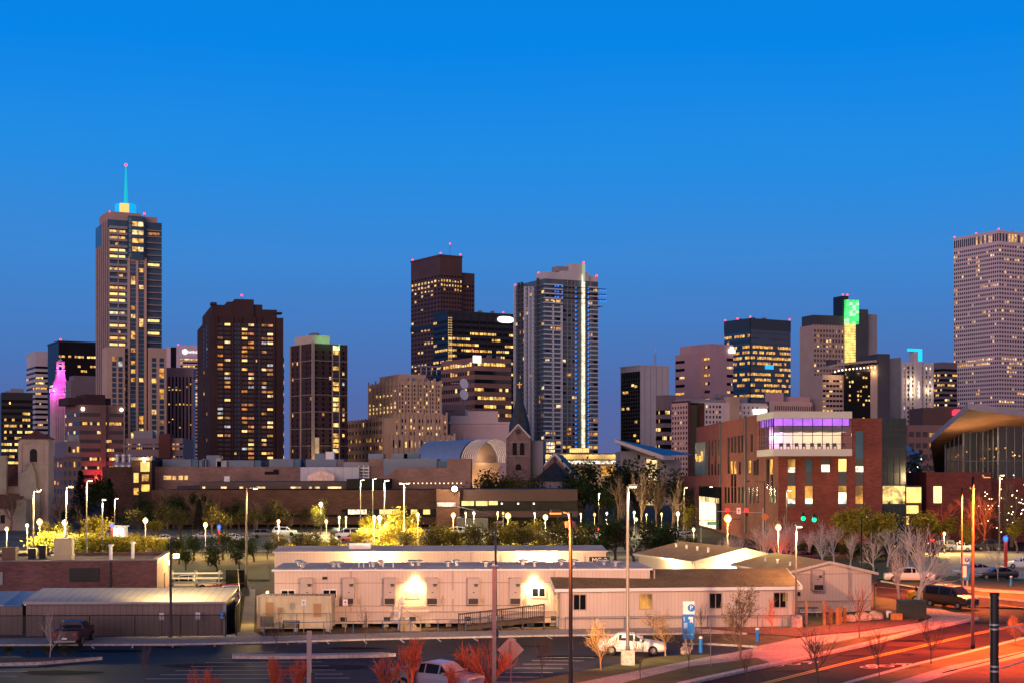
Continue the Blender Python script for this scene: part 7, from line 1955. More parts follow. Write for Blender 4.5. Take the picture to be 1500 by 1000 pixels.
# near catenary pole with bands and struts
D = 55; t = thing('catenary_pole', 'thick black pole with silver bands and strut arms at the right edge', 'pole', (PX(1456.5, D), D, 0)); zt = PZ(868, D)
m = MB(); m.lathe([(.16, 0), (.155, zt - .1), (.175, zt - .1), (.175, zt), (.12, zt + .03)], 0, 0, 20); m.build('pole', [BLKP], t, smooth=False)
for y in (914, 920.5, 975, 982):
    m = MB(); z = PZ(y, D); m.lathe([(.17, z - .03), (.172, z + .03)], 0, 0, 20); m.build('band', [GALV], t)
m = MB(); z = PZ(917, D); m.tube((.2, 0, z - .03), (1.6, 0, z + .05), .025, n=6); m.tube((.75, 0, z), (1.8, 0, z - .7), .03, n=6); m.tube((.2, 0, PZ(979, D)), (1.6, 0, PZ(961, D)), .03, n=6); m.build('strut', [GALV], t)
m = MB(); m.tube((-1.6, 1.0, PZ(990, D)), (1.6, -.4, PZ(946, D)), .018, n=5); m.build('cable', [BLKP], t)

# bench, picnic table, timber posts, parking meters
x, y = G(426, 928); t = thing('bench', 'black metal bench in front of the white container', 'bench', (x, y, .13)); wb = 1.3
m = MB(); m.box(-wb / 2, wb / 2, -.25, .2, .4, .46); m.build('seat', [BLKP], t)
m = MB()
for k in range(5): m.box(-wb / 2, wb / 2, .18 + .015 * k, .21 + .015 * k, .5 + .085 * k, .56 + .085 * k)
m.build('backrest', [BLKP], t)
for s in (-1, 1):
    m = MB(); m.box(s * (wb / 2 - .06) - .03, s * (wb / 2 - .06) + .03, -.24, -.18, 0, .62); m.box(s * (wb / 2 - .06) - .03, s * (wb / 2 - .06) + .03, .14, .2, 0, .9); m.box(s * (wb / 2 - .06) - .03, s * (wb / 2 - .06) + .03, -.24, .2, .6, .64); m.build('leg', [BLKP], t)
t = thing('picnic_table', 'picnic table with dark blue top beside the tan trailer', 'table', (*G(1183, 904), .1), rad(8))
m = MB(); m.box(-.9, .9, -.38, .38, .72, .78); m.build('tabletop', [M('navy_plastic', (.02, .05, .15), .5)], t)
for s in (-1, 1):
    m = MB(); m.box(-.9, .9, s * .75 - .14, s * .75 + .14, .42, .47); m.build('seat', [WHITEP], t)
    m = MB(); m.tube((s * .6, -.8, 0), (s * .6, -.2, .72), .04, n=6); m.tube((s * .6, .8, 0), (s * .6, .2, .72), .04, n=6); m.tube((s * .6, -.75, .42), (s * .6, .75, .42), .03, n=6); m.build('leg', [GALV], t)
TIMB = M('orange_timber', (.28, .13, .05), .85, .25, 2)
for i, (px, py, h, lab) in enumerate(((1181, 915, 1.85, 'tall timber post at the corner of the gabled trailer'), (1207.5, 917.5, 2.0, 'tallest timber post beside the tan trailer gable'), (1217, 915, 1.25, 'short timber post just right of the tallest one'), (1226.5, 917, 1.35, 'timber post left of a close pair beside the boulders'), (1231, 914, 1.4, 'timber post, middle one of the close pair'), (1237.5, 913, 1.25, 'rightmost timber post beside the boulders'))):
    t = thing('timber_post', lab, 'post', (*G(px, py), .05), rad(5 * i)); m = MB(); m.box(-.1, .1, -.1, .1, 0, h); m.build('post', [TIMB], t); m = MB(); m.box(-.11, .11, -.11, .11, h, h + .04); m.build('cap', [TIMB], t)
for (px, py, lab) in ((1283, 876, 'parking meter at the corner of the tan trailer'), (1342, 883, 'parking meter on the verge left of the dark van')):
    t = thing('parking_meter', lab, 'parking meter', (*G(px, py), .1)); m = MB(); m.tube((0, 0, 0), (0, 0, 1.1), .04, n=6); m.build('post', [POLEG], t); m = MB(); m.lathe([(.08, 1.1), (.15, 1.2), (.15, 1.4), (.05, 1.52)], 0, 0, 10); m.build('meter_head', [BLKP], t)

# ------------------------------------------------------------------ vehicles
TYRE = M('tyre_rubber', (.012, .012, .012), .85, .2, 5)
RIM = M('alloy_rim', (.26, .26, .26), .4, .2, 6, .5)
CARGL = M_glass('car_glass', (.010, .012, .016), .22, .18)
HEADL = M('headlight_lens', (.6, .58, .52), .15, .05); TAILL = M('taillight_lens', (.35, .015, .01), .25, .1)
HEADE = M_emit('headlight_on', (1, .9, .7), 12); TAILE = M_emit('taillight_on', (1, .03, .01), 10)
PAINT = {}
def paint(name, rgb):
    if name not in PAINT:
        m, t_, b_ = mat_base(name); b_.inputs['Base Color'].default_value = (*rgb, 1); b_.inputs['Roughness'].default_value = .32; b_.inputs['Coat Weight'].default_value = .7; b_.inputs['Coat Roughness'].default_value = .06
        n_ = t_.nodes.new('ShaderNodeTexNoise'); n_.inputs['Scale'].default_value = 2.5; tc_ = t_.nodes.new('ShaderNodeTexCoord'); t_.links.new(tc_.outputs['Object'], n_.inputs['Vector'])
        r_ = t_.nodes.new('ShaderNodeMapRange'); r_.inputs['To Min'].default_value = .22; r_.inputs['To Max'].default_value = .45; t_.links.new(n_.outputs['Fac'], r_.inputs['Value']); t_.links.new(r_.outputs[0], b_.inputs['Roughness'])
        PAINT[name] = m
    return PAINT[name]
# station: x, z_low, z_belt, z_top, half width low/belt, half width top
ST = {
 'sedan': dict(st=[(2.32, .38, .58, .62, .62, .55), (2.22, .26, .64, .70, .78, .7), (1.9, .22, .72, .80, .86, .76), (1.1, .22, .86, .92, .89, .78), (.9, .22, .89, .94, .89, .76), (.15, .22, .92, 1.40, .90, .60), (-.35, .22, .93, 1.44, .90, .60), (-.95, .22, .95, 1.41, .90, .59), (-1.62, .22, .97, 1.06, .89, .68), (-2.15, .24, .94, 1.02, .84, .70), (-2.32, .40, .80, .86, .72, .62)],
               wind=4, side=(5, 7), rear=7, wheels=(1.42, -1.38), r=.32, sidespan=((4, 5), (5, 7), (7, 8))),
 'suv': dict(st=[(2.35, .45, .85, .90, .72, .65), (2.25, .34, .92, 1.0, .86, .78), (1.3, .32, 1.05, 1.12, .92, .82), (1.1, .32, 1.07, 1.14, .92, .8), (.45, .32, 1.1, 1.70, .93, .68), (-.8, .32, 1.1, 1.76, .93, .68), (-1.9, .32, 1.1, 1.72, .92, .68), (-2.25, .34, 1.08, 1.20, .9, .78), (-2.35, .5, 1.0, 1.06, .8, .72)],
             wind=3, rear=6, wheels=(1.42, -1.4), r=.37, sidespan=((3, 4), (4, 5), (5, 6), (6, 7))),
 'pickup': dict(st=[(2.75, .5, .88, .94, .74, .68), (2.65, .38, .96, 1.04, .9, .82), (1.75, .36, 1.06, 1.14, .96, .86), (1.5, .36, 1.08, 1.16, .96, .84), (.8, .36, 1.12, 1.72, .97, .7), (-.2, .36, 1.12, 1.78, .97, .7), (-.62, .36, 1.12, 1.70, .97, .7), (-.8, .36, 1.10, 1.16, .97, .9), (-2.6, .38, 1.08, 1.12, .96, .9), (-2.72, .5, 1.05, 1.09, .92, .88)],
             wind=3, rear=6, wheels=(1.75, -1.65), r=.40, sidespan=((3, 4), (4, 5), (5, 6)), bed=(-.95, -2.6)),
 'van': dict(st=[(2.55, .45, .85, .9, .78, .7), (2.48, .34, .95, 1.05, .92, .84), (1.75, .32, 1.12, 1.22, .98, .88), (1.5, .32, 1.18, 1.28, .98, .86), (.8, .32, 1.2, 1.98, .99, .76), (-.6, .32, 1.2, 2.05, .99, .78), (-2.3, .32, 1.2, 2.02, .99, .78), (-2.5, .34, 1.2, 1.9, .97, .78), (-2.55, .45, 1.15, 1.8, .92, .76)],
             wind=3, rear=None, wheels=(1.65, -1.6), r=.36, sidespan=((3, 4), (4, 5), (5, 6))),
}
def ring(s):
    x, zl, zb, zt, wb, wt = s
    half = [(wb * .86, zl), (wb * .99, zl + (zb - zl) * .3), (wb, zl + (zb - zl) * .65), (wb * .97, zb), (wt + (wb * .97 - wt) * .08, zb + (zt - zb) * .9), (wt * .82, zt)]
    return [(x, y, z) for y, z in half] + [(x, -y, z) for y, z in half[::-1]]
CARPROTO = {}
def make_car(kind, color, label, px, py, head, group=None, cat='car', D=None, lights=None, lite=False, name='parked_car', z=0.0, zs=1.0):
    sp = ST[kind]; st = sp['st']
    x, y = G(px, py) if D is None else (PX(px, D), D)
    t = thing(name, label, cat, (x, y, z + .03), rad(head), group)
    key = (kind, color.name)
    if key not in CARPROTO:
        R = [ring(s) for s in st]; n = 12; m = MB()
        for a, b_ in zip(R, R[1:]):
            for k in range(n): m.quad(a[k], b_[k], b_[(k + 1) % n], a[(k + 1) % n])
        m.poly(R[0][::-1]); m.poly(R[-1])
        if 'bed' in sp:
            b0, b1 = sp['bed']; m.box(b1, b0, -.75, .75, 1.13, 1.14, 1)
            for s in (-1, 1): m.box(b1 - .1, b0 + .1, s * .9 - .06, s * .9 + .06, 1.06, 1.2)
            m.box(b1 - .1, b1, -.9, .9, 1.0, 1.2)
        body = m.mesh('body', [color, BLKP])
        g = MB()
        def inset(p0, p1, p2, p3, f=.08, off=.012):
            P = [Vector(p) for p in (p0, p1, p2, p3)]
            def L(u, v): return (P[0] * (1 - u) + P[1] * u) * (1 - v) + (P[3] * (1 - u) + P[2] * u) * v
            Q = [L(f, f), L(1 - f, f), L(1 - f, 1 - f), L(f, 1 - f)]
            nn = (Q[1] - Q[0]).cross(Q[2] - Q[0])
            if nn.length < 1e-5: return None
            nn.normalize(); c = sum(Q, Vector()) / 4
            if nn.dot(c - Vector((0, 0, .8))) < 0: nn = -nn
            return [tuple(q + nn * off) for q in Q]
        for (i, j) in sp['sidespan']:
            for (b_, tt) in ((3, 4), (8, 7)):
                q = inset(R[i][b_], R[j][b_], R[j][tt], R[i][tt], .06)
                if q: g.quad(*q)
        q = inset(R[sp['wind']][4], R[sp['wind'] + 1][4], R[sp['wind'] + 1][7], R[sp['wind']][7], .07)
        g.quad(*q)
        if sp['rear'] is not None: g.quad(*inset(R[sp['rear']][4], R[sp['rear'] + 1][4], R[sp['rear'] + 1][7], R[sp['rear']][7], .07))
        else: g.quad((-2.56, -.7, 1.25), (-2.56, .7, 1.25), (-2.53, .62, 1.75), (-2.53, -.62, 1.75))
        glass = g.mesh('windows', CARGL)
        w = MB(); r = sp['r']; w.tube((0, -.11, 0), (0, .11, 0), r, n=18); tyre = w.mesh('tyre', TYRE)
        w = MB(); w.tube((0, -.115, 0), (0, .115, 0), r * .55, n=14); rim = w.mesh('rim', RIM)
        L = st[0][0]; zh = st[1][3] - .12; wf = st[1][4]
        hl = MB(); hl.box(-.14, .06, -.17, .17, -.08, .07); hm = hl.mesh('headlight', HEADE if lights else HEADL)
        tl = MB(); tl.box(-.05, .08, -.13, .13, -.1, .1); tm = tl.mesh('taillight', TAILE if lights else TAILL)
        gr = MB(); gr.box(L - .12, L + .015, -.36, .36, zh - .1, zh + .04); gr.box(L - .16, L + .03, -wf * .8, wf * .8, .36, .44); gr.box(-L - .03, -L + .1, -wf * .85, wf * .85, .42, .52); gm_ = gr.mesh('trim', [GREYMET])
        mim = []
        for s in (-1, 1):
            mi = MB(); mi.box(st[sp['wind']][0] - .35, st[sp['wind']][0] - .2, s * (st[3][4] + .12) - .1, s * (st[3][4] + .12) + .1, st[sp['wind']][2] + .05, st[sp['wind']][2] + .2)
            mim.append(mi.mesh('mirror', [color]))
        pm = MB(); pm.box(-L - .05, -L - .03, -.17, .17, .62, .74); plm = pm.mesh('number_plate', WHITEP)
        CARPROTO[key] = (body, glass, tyre, rim, hm, tm, gm_, mim, plm, zh, wf, L, st[1][4])
    body, glass, tyre, rim, hm, tm, gm_, mim, plm, zh, wf, L, _ = CARPROTO[key]
    put('body', body, t); put('window', glass, t)
    for wx in sp['wheels']:
        for s in (-1, 1):
            wy = s * (st[4][4] - .09); o = put('wheel', tyre, t, (wx, wy, sp['r'])); 
            if not lite: put('rim', rim, o)
    for s in (-1, 1):
        put('headlight', hm, t, (L - .08, s * wf * .72, zh)); put('taillight', tm, t, (-L + .03, s * wf * .78, st[-2][2] - .12))
    if not lite: put('trim', gm_, t); put('mirror', mim[0], t); put('mirror', mim[1], t); put('number_plate', plm, t)
    return t
WHITE_C = paint('white_car_paint', (.72, .72, .70)); SILV = paint('silver_car_paint', (.27, .26, .33)); BLACK_C = paint('black_car_paint', (.012, .012, .014)); MAROON_C = paint('maroon_car_paint', (.035, .008, .009)); NAVY_C = paint('dark_green_car_paint', (.018, .022, .018)); RED_C = paint('red_car_paint', (.38, .02, .015)); GREY_C = paint('grey_car_paint', (.12, .12, .125)); YEL_C = paint('yellow_car_paint', (.55, .35, .02)); BLUE_C = paint('blue_car_paint', (.03, .06, .2))
make_car('sedan', WHITE_C, 'white sedan parked by the lamp pole and blue parking pylon', 926, 957, -6)
make_car('pickup', SILV, 'silver pickup truck at the bottom edge behind red-lit bare shrubs', 640, 1013, -34, cat='pickup truck', name='pickup_truck')
make_car('pickup', MAROON_C, 'dark maroon pickup truck seen from behind by the shed fence', 108, 943, 93, cat='pickup truck', name='pickup_truck')
make_car('van', NAVY_C, 'dark van parked at the kerb near the corner, facing right', 1393, 890, -58, cat='van', name='parked_van')
make_car('sedan', YEL_C, 'yellow car half hidden behind the dark van', 1366, 882, -33)
make_car('sedan', BLACK_C, 'black sedan parked facing left beyond the grass at right', 1460, 848, 178)
make_car('sedan', WHITE_C, 'pale sedan at the right edge behind the black sedan', 1497, 832, 178)
make_car('sedan', SILV, 'silver sedan behind the blue pylon left of the black sedan', 1425, 842, 182)
make_car('pickup', WHITE_C, 'white pickup truck behind bare trees at the end of the tan trailer', 1332, 853, 172, cat='pickup truck', name='pickup_truck')
make_car('suv', SILV, 'silver hatchback in the row before the pavilion, leftmost', 1378, 807, 178); make_car('sedan', WHITE_C, 'white sedan in the row before the pavilion, middle', 1402, 807, 178); make_car('suv', BLACK_C, 'black sport utility vehicle in the row before the pavilion', 1448, 806, 178)
make_car('pickup', WHITE_C, 'white work truck in the storage yard behind the shed', 276, 866, 180, cat='pickup truck', name='pickup_truck')
GP = 'cars in the lamp-lit middle parking lot'
for (kind, col, lab, px, py, hd) in (
    ('suv', WHITE_C, 'white sport utility vehicle beside the globe lamp left of centre', 417, 784, 0), ('suv', GREY_C, 'grey car left of the white sport utility vehicle', 388, 788, 5),
    ('sedan', WHITE_C, 'small white car near the thin trees at left', 237, 794, 180), ('sedan', RED_C, 'dark red car beside the white kiosk', 152, 790, 0),
    ('suv', BLACK_C, 'black vehicle left of the white van at centre', 494, 785, 85), ('van', WHITE_C, 'white van in the middle of the lamp-lit lot', 512, 789, 160), ('sedan', RED_C, 'red car in front of the white van', 516, 793, 170),
    ('suv', WHITE_C, 'white wagon beside the globe lamp right of centre', 664, 784, 180), ('pickup', WHITE_C, 'white pickup next to the white wagon', 688, 783, 180), ('sedan', SILV, 'silver car in front of the white wagon', 645, 787, 180),
    ('sedan', WHITE_C, 'white car low among the shrubs near the twin lamp', 598, 806, 160), ('sedan', GREY_C, 'grey car near the twin lamp post', 560, 800, 10), ('sedan', SILV, 'silver car among shrubs left of the shrubs row', 440, 798, 20),
    ('suv', GREY_C, 'grey vehicle near the centre lamp cluster', 545, 787, 90), ('sedan', WHITE_C, 'white sedan under the orange lamp', 858, 790, 175), ('sedan', RED_C, 'red car near the orange lamp glow', 862, 780, 175),
    ('sedan', SILV, 'silver car right of the library canopy', 760, 786, 0), ('suv', WHITE_C, 'white vehicle in front of the library lamps', 790, 784, 0), ('sedan', SILV, 'silver car at far left of the lot', 300, 790, 0), ('sedan', WHITE_C, 'white car behind the dark trees', 345, 792, 0)):
    make_car(kind, col, lab, px, py, hd, GP, lite=True, cat='van' if kind == 'van' else 'car')
HDL = paint('pale_moving_car_paint', (.4, .4, .4))
for (lab, px, py, hd, kind) in (('car with headlights on turning past the dark leafy trees', 1003, 789, 200, 'sedan'), ('second car with headlights on beside the dark leafy trees', 985, 785, 200, 'sedan')):
    t = make_car(kind, HDL, lab, px, py, hd, 'moving cars with lights on', lights=True)
    lamp('headlight_beam', 'POINT', t, (3.0, 0, .8), 160, (1, .85, .6), .2)
TLC = paint('dark_red_moving_paint', (.12, .01, .01))
for i, (px, py, hd) in enumerate(((1180, 822, 20), (1160, 819, 20), (1300, 806, 5), (1338, 800, 5), (1385, 797, 5), (1255, 812, 10))):
    t = make_car('sedan', TLC, ('dark red car with glowing tail lights ' + ('just above the tan trailer roof', 'left of another above the trailer roof', 'below the yellow-green shrub', 'left of the lit globe', 'under the lit globe', 'amid the pale bare trees')[i]), px, py, hd, 'moving cars with tail lights', lights=True)
    lamp('taillight_glow', 'POINT', t, (-3.4, 0, .9), 420, (1, .04, .02), .2)

# storage yard: racks of pipes and ladders
t = thing('pipe_rack', 'steel rack stacked with pale pipes at the back of the storage yard', 'rack', (PX(252, 155), 155, 0)); Lr = PX(322, 155) - PX(252, 155)
m = MB()
for x in (0, Lr * .5, Lr): 
    m.box(x - .06, x + .06, -.5, .5, 0, 2.4)
m.build('frame', [GREYMET], t)
for k in range(4):
    for j in range(3):
        m = MB(); m.tube((-.3, -.4 + .25 * j, .6 + .5 * k), (Lr + .3, -.4 + .25 * j, .6 + .5 * k + .03), .08, n=6); m.build('pipe', [random.choice([WHITEP, GALV, POLEP])], t)
t = thing('ladder', 'red ladder lying across the storage yard beside the white truck', 'ladder', (PX(302, 140), 140, 1.9), rad(8)); m = MB()
for s in (-.2, .2): m.tube((0, s, 0), (3.4, s, .25), .05, n=5)
for k in range(9): m.tube((.2 + .37 * k, -.2, .02 + .027 * k), (.2 + .37 * k, .2, .02 + .027 * k), .03, n=4)
m.build('rails', [paint('red_ladder_paint', (.45, .03, .03))], t); m = MB(); m.tube((.3, 0, -1.9), (.3, 0, 0), .05, n=5); m.tube((3, 0, -1.9), (3, 0, .2), .05, n=5); m.build('trestle', [GREYMET], t)
make_car('pickup', SILV, 'silver service truck wedged between shed and screened fence', 338, 884, 100, cat='pickup truck', name='pickup_truck')
lamp('yard_light', 'POINT', t, (-3, -2, 3.2), 900, (1, .68, .28), .25)
# ------------------------------------------------------------------ trees, shrubs
BARKD = M('dark_bark', (.045, .032, .025), .9, .3, 3); BARKP = M('pale_bark', (.48, .41, .37), .9, .2, 3); BARKR = M('redlit_bark', (.52, .11, .045), .9, .25, 3); BARKG = M('golden_bark', (.36, .22, .09), .9, .25, 3); BARKB = M('brown_bark', (.11, .075, .055), .9, .3, 3)  # red light from the road is put into the red bark colour
def leafmat(name, rgb):
    m = M(name, rgb, .7, .35, .8, spec=.2)
    t = m.node_tree; b = t.nodes['Principled BSDF']; tl = t.nodes.new('ShaderNodeBsdfTranslucent'); mx = t.nodes.new('ShaderNodeMixShader'); mx.inputs[0].default_value = .45
    src = b.inputs['Base Color'].links[0].from_socket; t.links.new(src, tl.inputs['Color']); t.links.new(b.outputs[0], mx.inputs[1]); t.links.new(tl.outputs[0], mx.inputs[2]); t.links.new(mx.outputs[0], t.nodes['Material Output'].inputs[0]); return m
LD = [leafmat('leaf_dark_a', (.022, .040, .010)), leafmat('leaf_dark_b', (.035, .058, .014)), leafmat('leaf_dark_c', (.014, .026, .008))]
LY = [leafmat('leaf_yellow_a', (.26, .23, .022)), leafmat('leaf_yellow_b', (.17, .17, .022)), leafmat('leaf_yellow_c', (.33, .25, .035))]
LO = [leafmat('leaf_olive_a', (.085, .08, .018)), leafmat('leaf_olive_b', (.038, .042, .012)), leafmat('leaf_olive_c', (.12, .10, .022))]
LC = [leafmat('needle_a', (.010, .020, .010)), leafmat('needle_b', (.016, .028, .014))]
def grow(rng, m0, m1, p, d, L, r, lvl, maxl, spread, up, nch, tips, n0=6):
    seg = 3 if lvl == 0 else 2
    pts = [p]; dirs = [d]
    for k in range(seg):
        d = (d + Vector((rng.uniform(-1, 1), rng.uniform(-1, 1), rng.uniform(-.3, .6))) * .12 + Vector((0, 0, up * .08))).normalized()
        p = p + d * (L / seg); pts.append(p); dirs.append(d)
    taper = .62
    for k in range(seg):
        a = r * (1 - (1 - taper) * k / seg); b_ = r * (1 - (1 - taper) * (k + 1) / seg)
        (m0 if lvl == 0 else m1).tube(tuple(pts[k]), tuple(pts[k + 1]), a, b_, max(3, n0 - lvl), caps=False)
    if lvl == maxl:
        tips.append(pts[-1]); tips.append((pts[-1] + pts[-2]) / 2); return
    for c in range(nch):
        f = rng.uniform(.45, 1.0) if c else 1.0
        i = min(seg, max(1, int(f * seg + .5))); q = pts[i - 1] + (pts[i] - pts[i - 1]) * rng.uniform(.4, 1)
        ang = rng.uniform(0, 2 * math.pi); s = spread * rng.uniform(.6, 1.2) if c else spread * .35
        dd = dirs[i]; u = dd.orthogonal().normalized(); w = dd.cross(u)
        nd = (dd + (u * math.cos(ang) + w * math.sin(ang)) * s + Vector((0, 0, up * .25))).normalized()
        grow(rng, m0, m1, q, nd, L * rng.uniform(.62, .86), max(r * .55, .008), lvl + 1, maxl, spread, up, nch, tips, n0)
def leaves(rng, pts, n, size, rad_, nm):
    m = MB()
    for p in pts:
        for k in range(n):
            c = p + Vector((rng.gauss(0, rad_), rng.gauss(0, rad_), rng.gauss(0, rad_ * .75)))
            a = Vector((rng.uniform(-1, 1), rng.uniform(-1, 1), rng.uniform(-1, 1))).normalized(); b_ = a.orthogonal().normalized()
            s = size * rng.uniform(.6, 1.3); i = rng.randrange(nm)
            m.quad(tuple(c - a * s), tuple(c - b_ * s * .5), tuple(c + a * s), tuple(c + b_ * s * .5), i)
    return m
PROTO = {}
def proto(kind, seed):
    key = (kind, seed)
    if key in PROTO: return PROTO[key]
    rng = random.Random(hash(kind) % 1000 * 0 + sum(map(ord, kind)) * 31 + seed)
    m0, m1 = MB(), MB(); tips = []; V = Vector; crown = None; lm = None
    if kind == 'dark':        # round leafy tree, unit height 5
        grow(rng, m0, m1, V((0, 0, 0)), V((0, 0, 1)), 1.7, .14, 0, 3, .75, .3, 4, tips); bark = BARKD; crown = leaves(rng, tips, 9, .13, .34, 3); lm = LD
    elif kind == 'olive':
        grow(rng, m0, m1, V((0, 0, 0)), V((0, 0, 1)), 1.7, .13, 0, 3, .65, .5, 4, tips); bark = BARKD; crown = leaves(rng, tips, 7, .12, .32, 3); lm = LO
    elif kind == 'spring':
        grow(rng, m0, m1, V((0, 0, 0)), V((0, 0, 1)), 1.6, .11, 0, 3, .6, .7, 4, tips); bark = BARKB; crown = leaves(rng, tips, 10, .13, .28, 3); lm = LY
    elif kind == 'shrub':
        for k in range(5): grow(rng, m0, m1, V((rng.uniform(-.15, .15), rng.uniform(-.15, .15), 0)), V((rng.uniform(-.6, .6), rng.uniform(-.6, .6), 1)).normalized(), .8, .035, 0, 2, .6, .3, 3, tips)
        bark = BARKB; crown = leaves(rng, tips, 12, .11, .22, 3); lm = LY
    elif kind == 'bush':
        for k in range(5): grow(rng, m0, m1, V((rng.uniform(-.15, .15), rng.uniform(-.15, .15), 0)), V((rng.uniform(-.6, .6), rng.uniform(-.6, .6), 1)).normalized(), .7, .03, 0, 2, .6, .3, 3, tips)
        bark = BARKB; crown = leaves(rng, tips, 14, .10, .20, 3); lm = LO
    elif kind == 'bare':      # unit height ~5, upright pale twigs
        grow(rng, m0, m1, V((0, 0, 0)), V((0, 0, 1)), 1.3, .10, 0, 4, .85, .55, 4, tips); bark = BARKP
    elif kind == 'brown':
        grow(rng, m0, m1, V((0, 0, 0)), V((0, 0, 1)), 1.6, .12, 0, 4, .65, .6, 4, tips); bark = BARKB
    elif kind == 'multi':     # fountain of pale stems from the ground
        for k in range(7): grow(rng, m0, m1, V((rng.uniform(-.2, .2), rng.uniform(-.2, .2), 0)), V((rng.uniform(-.7, .7), rng.uniform(-.7, .7), 1.2)).normalized(), 1.4, .05, 0, 3, .6, .3, 4, tips)
        bark = BARKP
    elif kind == 'redshrub':
        for k in range(4): grow(rng, m0, m1, V((rng.uniform(-.1, .1), rng.uniform(-.1, .1), 0)), V((rng.uniform(-.5, .5), rng.uniform(-.5, .5), 1)).normalized(), 1.25, .085, 0, 3, .7, .5, 4, tips)
        bark = BARKR
    elif kind == 'sapling':
        grow(rng, m0, m1, V((0, 0, 0)), V((0, 0, 1)), 1.8, .055, 0, 3, .75, .6, 5, tips); bark = BARKB
    elif kind == 'palesap':
        grow(rng, m0, m1, V((0, 0, 0)), V((0, 0, 1)), 1.7, .055, 0, 3, .7, .6, 5, tips); bark = BARKP
    elif kind == 'goldsap':
        grow(rng, m0, m1, V((0, 0, 0)), V((0, 0, 1)), 1.4, .06, 0, 4, .75, .6, 4, tips); bark = BARKG; crown = leaves(rng, tips, 2, .045, .10, 2); lm = [leafmat('bud_gold', (.38, .24, .06)), leafmat('bud_olive', (.22, .16, .05))]
    elif kind == 'redsap':
        grow(rng, m0, m1, V((0, 0, 0)), V((0, 0, 1)), 1.4, .06, 0, 4, .75, .6, 4, tips); bark = BARKR
    elif kind == 'conifer':
        m0.tube((0, 0, 0), (0, 0, 5), .13, .02, 6); bark = BARKD; pts = []
        for k in range(60):
            z = .5 + 4.4 * k / 60; R_ = 1.25 * (1 - z / 5.05) + .06
            for j in range(7):
                a = rng.uniform(0, 6.28); 
                for f in (.45, .75, 1.0): pts.append(V((R_ * f * math.cos(a), R_ * f * math.sin(a), z - .18 * f)))
                m1.tube((0, 0, z), (R_ * math.cos(a), R_ * math.sin(a), z - .18), .015, .006, 3, caps=False)
        crown = leaves(rng, pts, 2, .09, .07, 2); lm = LC
    zmax = max(v[2] for v in (m1.v or m0.v)); 
    if crown and crown.v: zmax = max(zmax, sorted(v[2] for v in crown.v)[int(len(crown.v) * .985)])
    tr = m0.mesh('trunk', [bark]); br_ = m1.mesh('branches', [bark]) if m1.v else None
    cr = crown.mesh('crown', lm) if crown else None
    PROTO[key] = (tr, br_, cr, zmax); return PROTO[key]
SEEDN = {}
def tree(kind, px, D, ytop, label, group, name='tree', ybase=None, sx=1.0, nseed=3, cat='tree', z0=0.0):
    if ybase is not None: D = HC * F / (ybase - HY)
    SEEDN[kind] = SEEDN.get(kind, 0) + 1
    tr, br_, cr, zm = proto(kind, SEEDN[kind] % nseed)
    h = PZ(ytop, D) - z0; s = h / zm
    t = thing(name, label, cat, (PX(px, D), D, z0), random.uniform(0, 6.28), group)
    t.scale = (s * sx, s * sx, s)
    put('trunk', tr, t)
    if br_: put('branches', br_, t)
    if cr: put('crown', cr, t)
    return t
def rowof(kind, items, label, group, **kw):
    for (px, D, yt) in items: tree(kind, px, D, yt, label, group, **kw)
# dark leafy trees between the workshop and the trailers
rowof('dark', [(262, 205, 786), (284, 212, 781), (305, 203, 786), (327, 214, 779), (346, 204, 782), (372, 210, 786), (392, 216, 792), (272, 190, 800), (318, 188, 803), (350, 192, 805)], 'dark green leafy tree between the brick workshop and the trailers', 'dark trees left of the trailers', sx=1.15)
rowof('dark', [(848, 214, 775), (872, 208, 766), (902, 203, 760), (929, 200, 757), (957, 203, 762), (982, 207, 768), (1003, 216, 783), (888, 218, 780)], 'dense dark green tree behind the cream trailer left of the brick building', 'dark trees behind the cream trailer', sx=1.2)
rowof('olive', [(414, 216, 782), (438, 206, 778), (463, 210, 776), (489, 217, 783), (618, 207, 771), (643, 204, 768), (668, 210, 770), (702, 206, 765), (728, 204, 763), (767, 206, 766), (812, 207, 763), (835, 204, 768), (537, 222, 785), (590, 214, 776), (688, 215, 778), (860, 228, 772)], 'small olive-leaved tree in the row along the street behind the trailers', 'olive trees behind the trailers', sx=1.1)
rowof('spring', [(745, 207, 765), (790, 206, 764), (655, 212, 775), (452, 225, 788), (520, 232, 780), (604, 226, 772)], 'yellow-green leafing tree in the row along the street behind the trailers', 'yellow-green trees behind the trailers', sx=1.1)
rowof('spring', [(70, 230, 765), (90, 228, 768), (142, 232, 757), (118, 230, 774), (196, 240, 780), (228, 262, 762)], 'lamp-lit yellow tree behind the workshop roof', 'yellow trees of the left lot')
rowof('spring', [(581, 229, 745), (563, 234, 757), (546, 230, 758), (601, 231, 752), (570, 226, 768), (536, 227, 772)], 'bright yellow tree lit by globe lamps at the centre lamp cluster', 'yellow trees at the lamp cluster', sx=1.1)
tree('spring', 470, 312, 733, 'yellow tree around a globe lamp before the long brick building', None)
tree('spring', 1006, 292, 742, 'small yellow tree at the lit corner of the brick campus building', None)
rowof('olive', [(232, 300, 738), (310, 302, 735), (372, 306, 742), (470, 305, 752), (540, 308, 748), (330, 298, 748), (205, 300, 745), (404, 308, 731), (265, 275, 744), (440, 318, 742), (500, 318, 750), (350, 315, 745)], 'olive tree standing before the long brown brick building', 'olive trees before the long building')
rowof('brown', [(245, 325, 712), (282, 320, 722), (318, 322, 720), (376, 322, 728), (300, 328, 715), (425, 316, 748), (16, 318, 712), (90, 320, 715), (120, 310, 735)], 'leafless brown tree before the long brown brick building', 'leafless brown trees at left', sx=1.1)
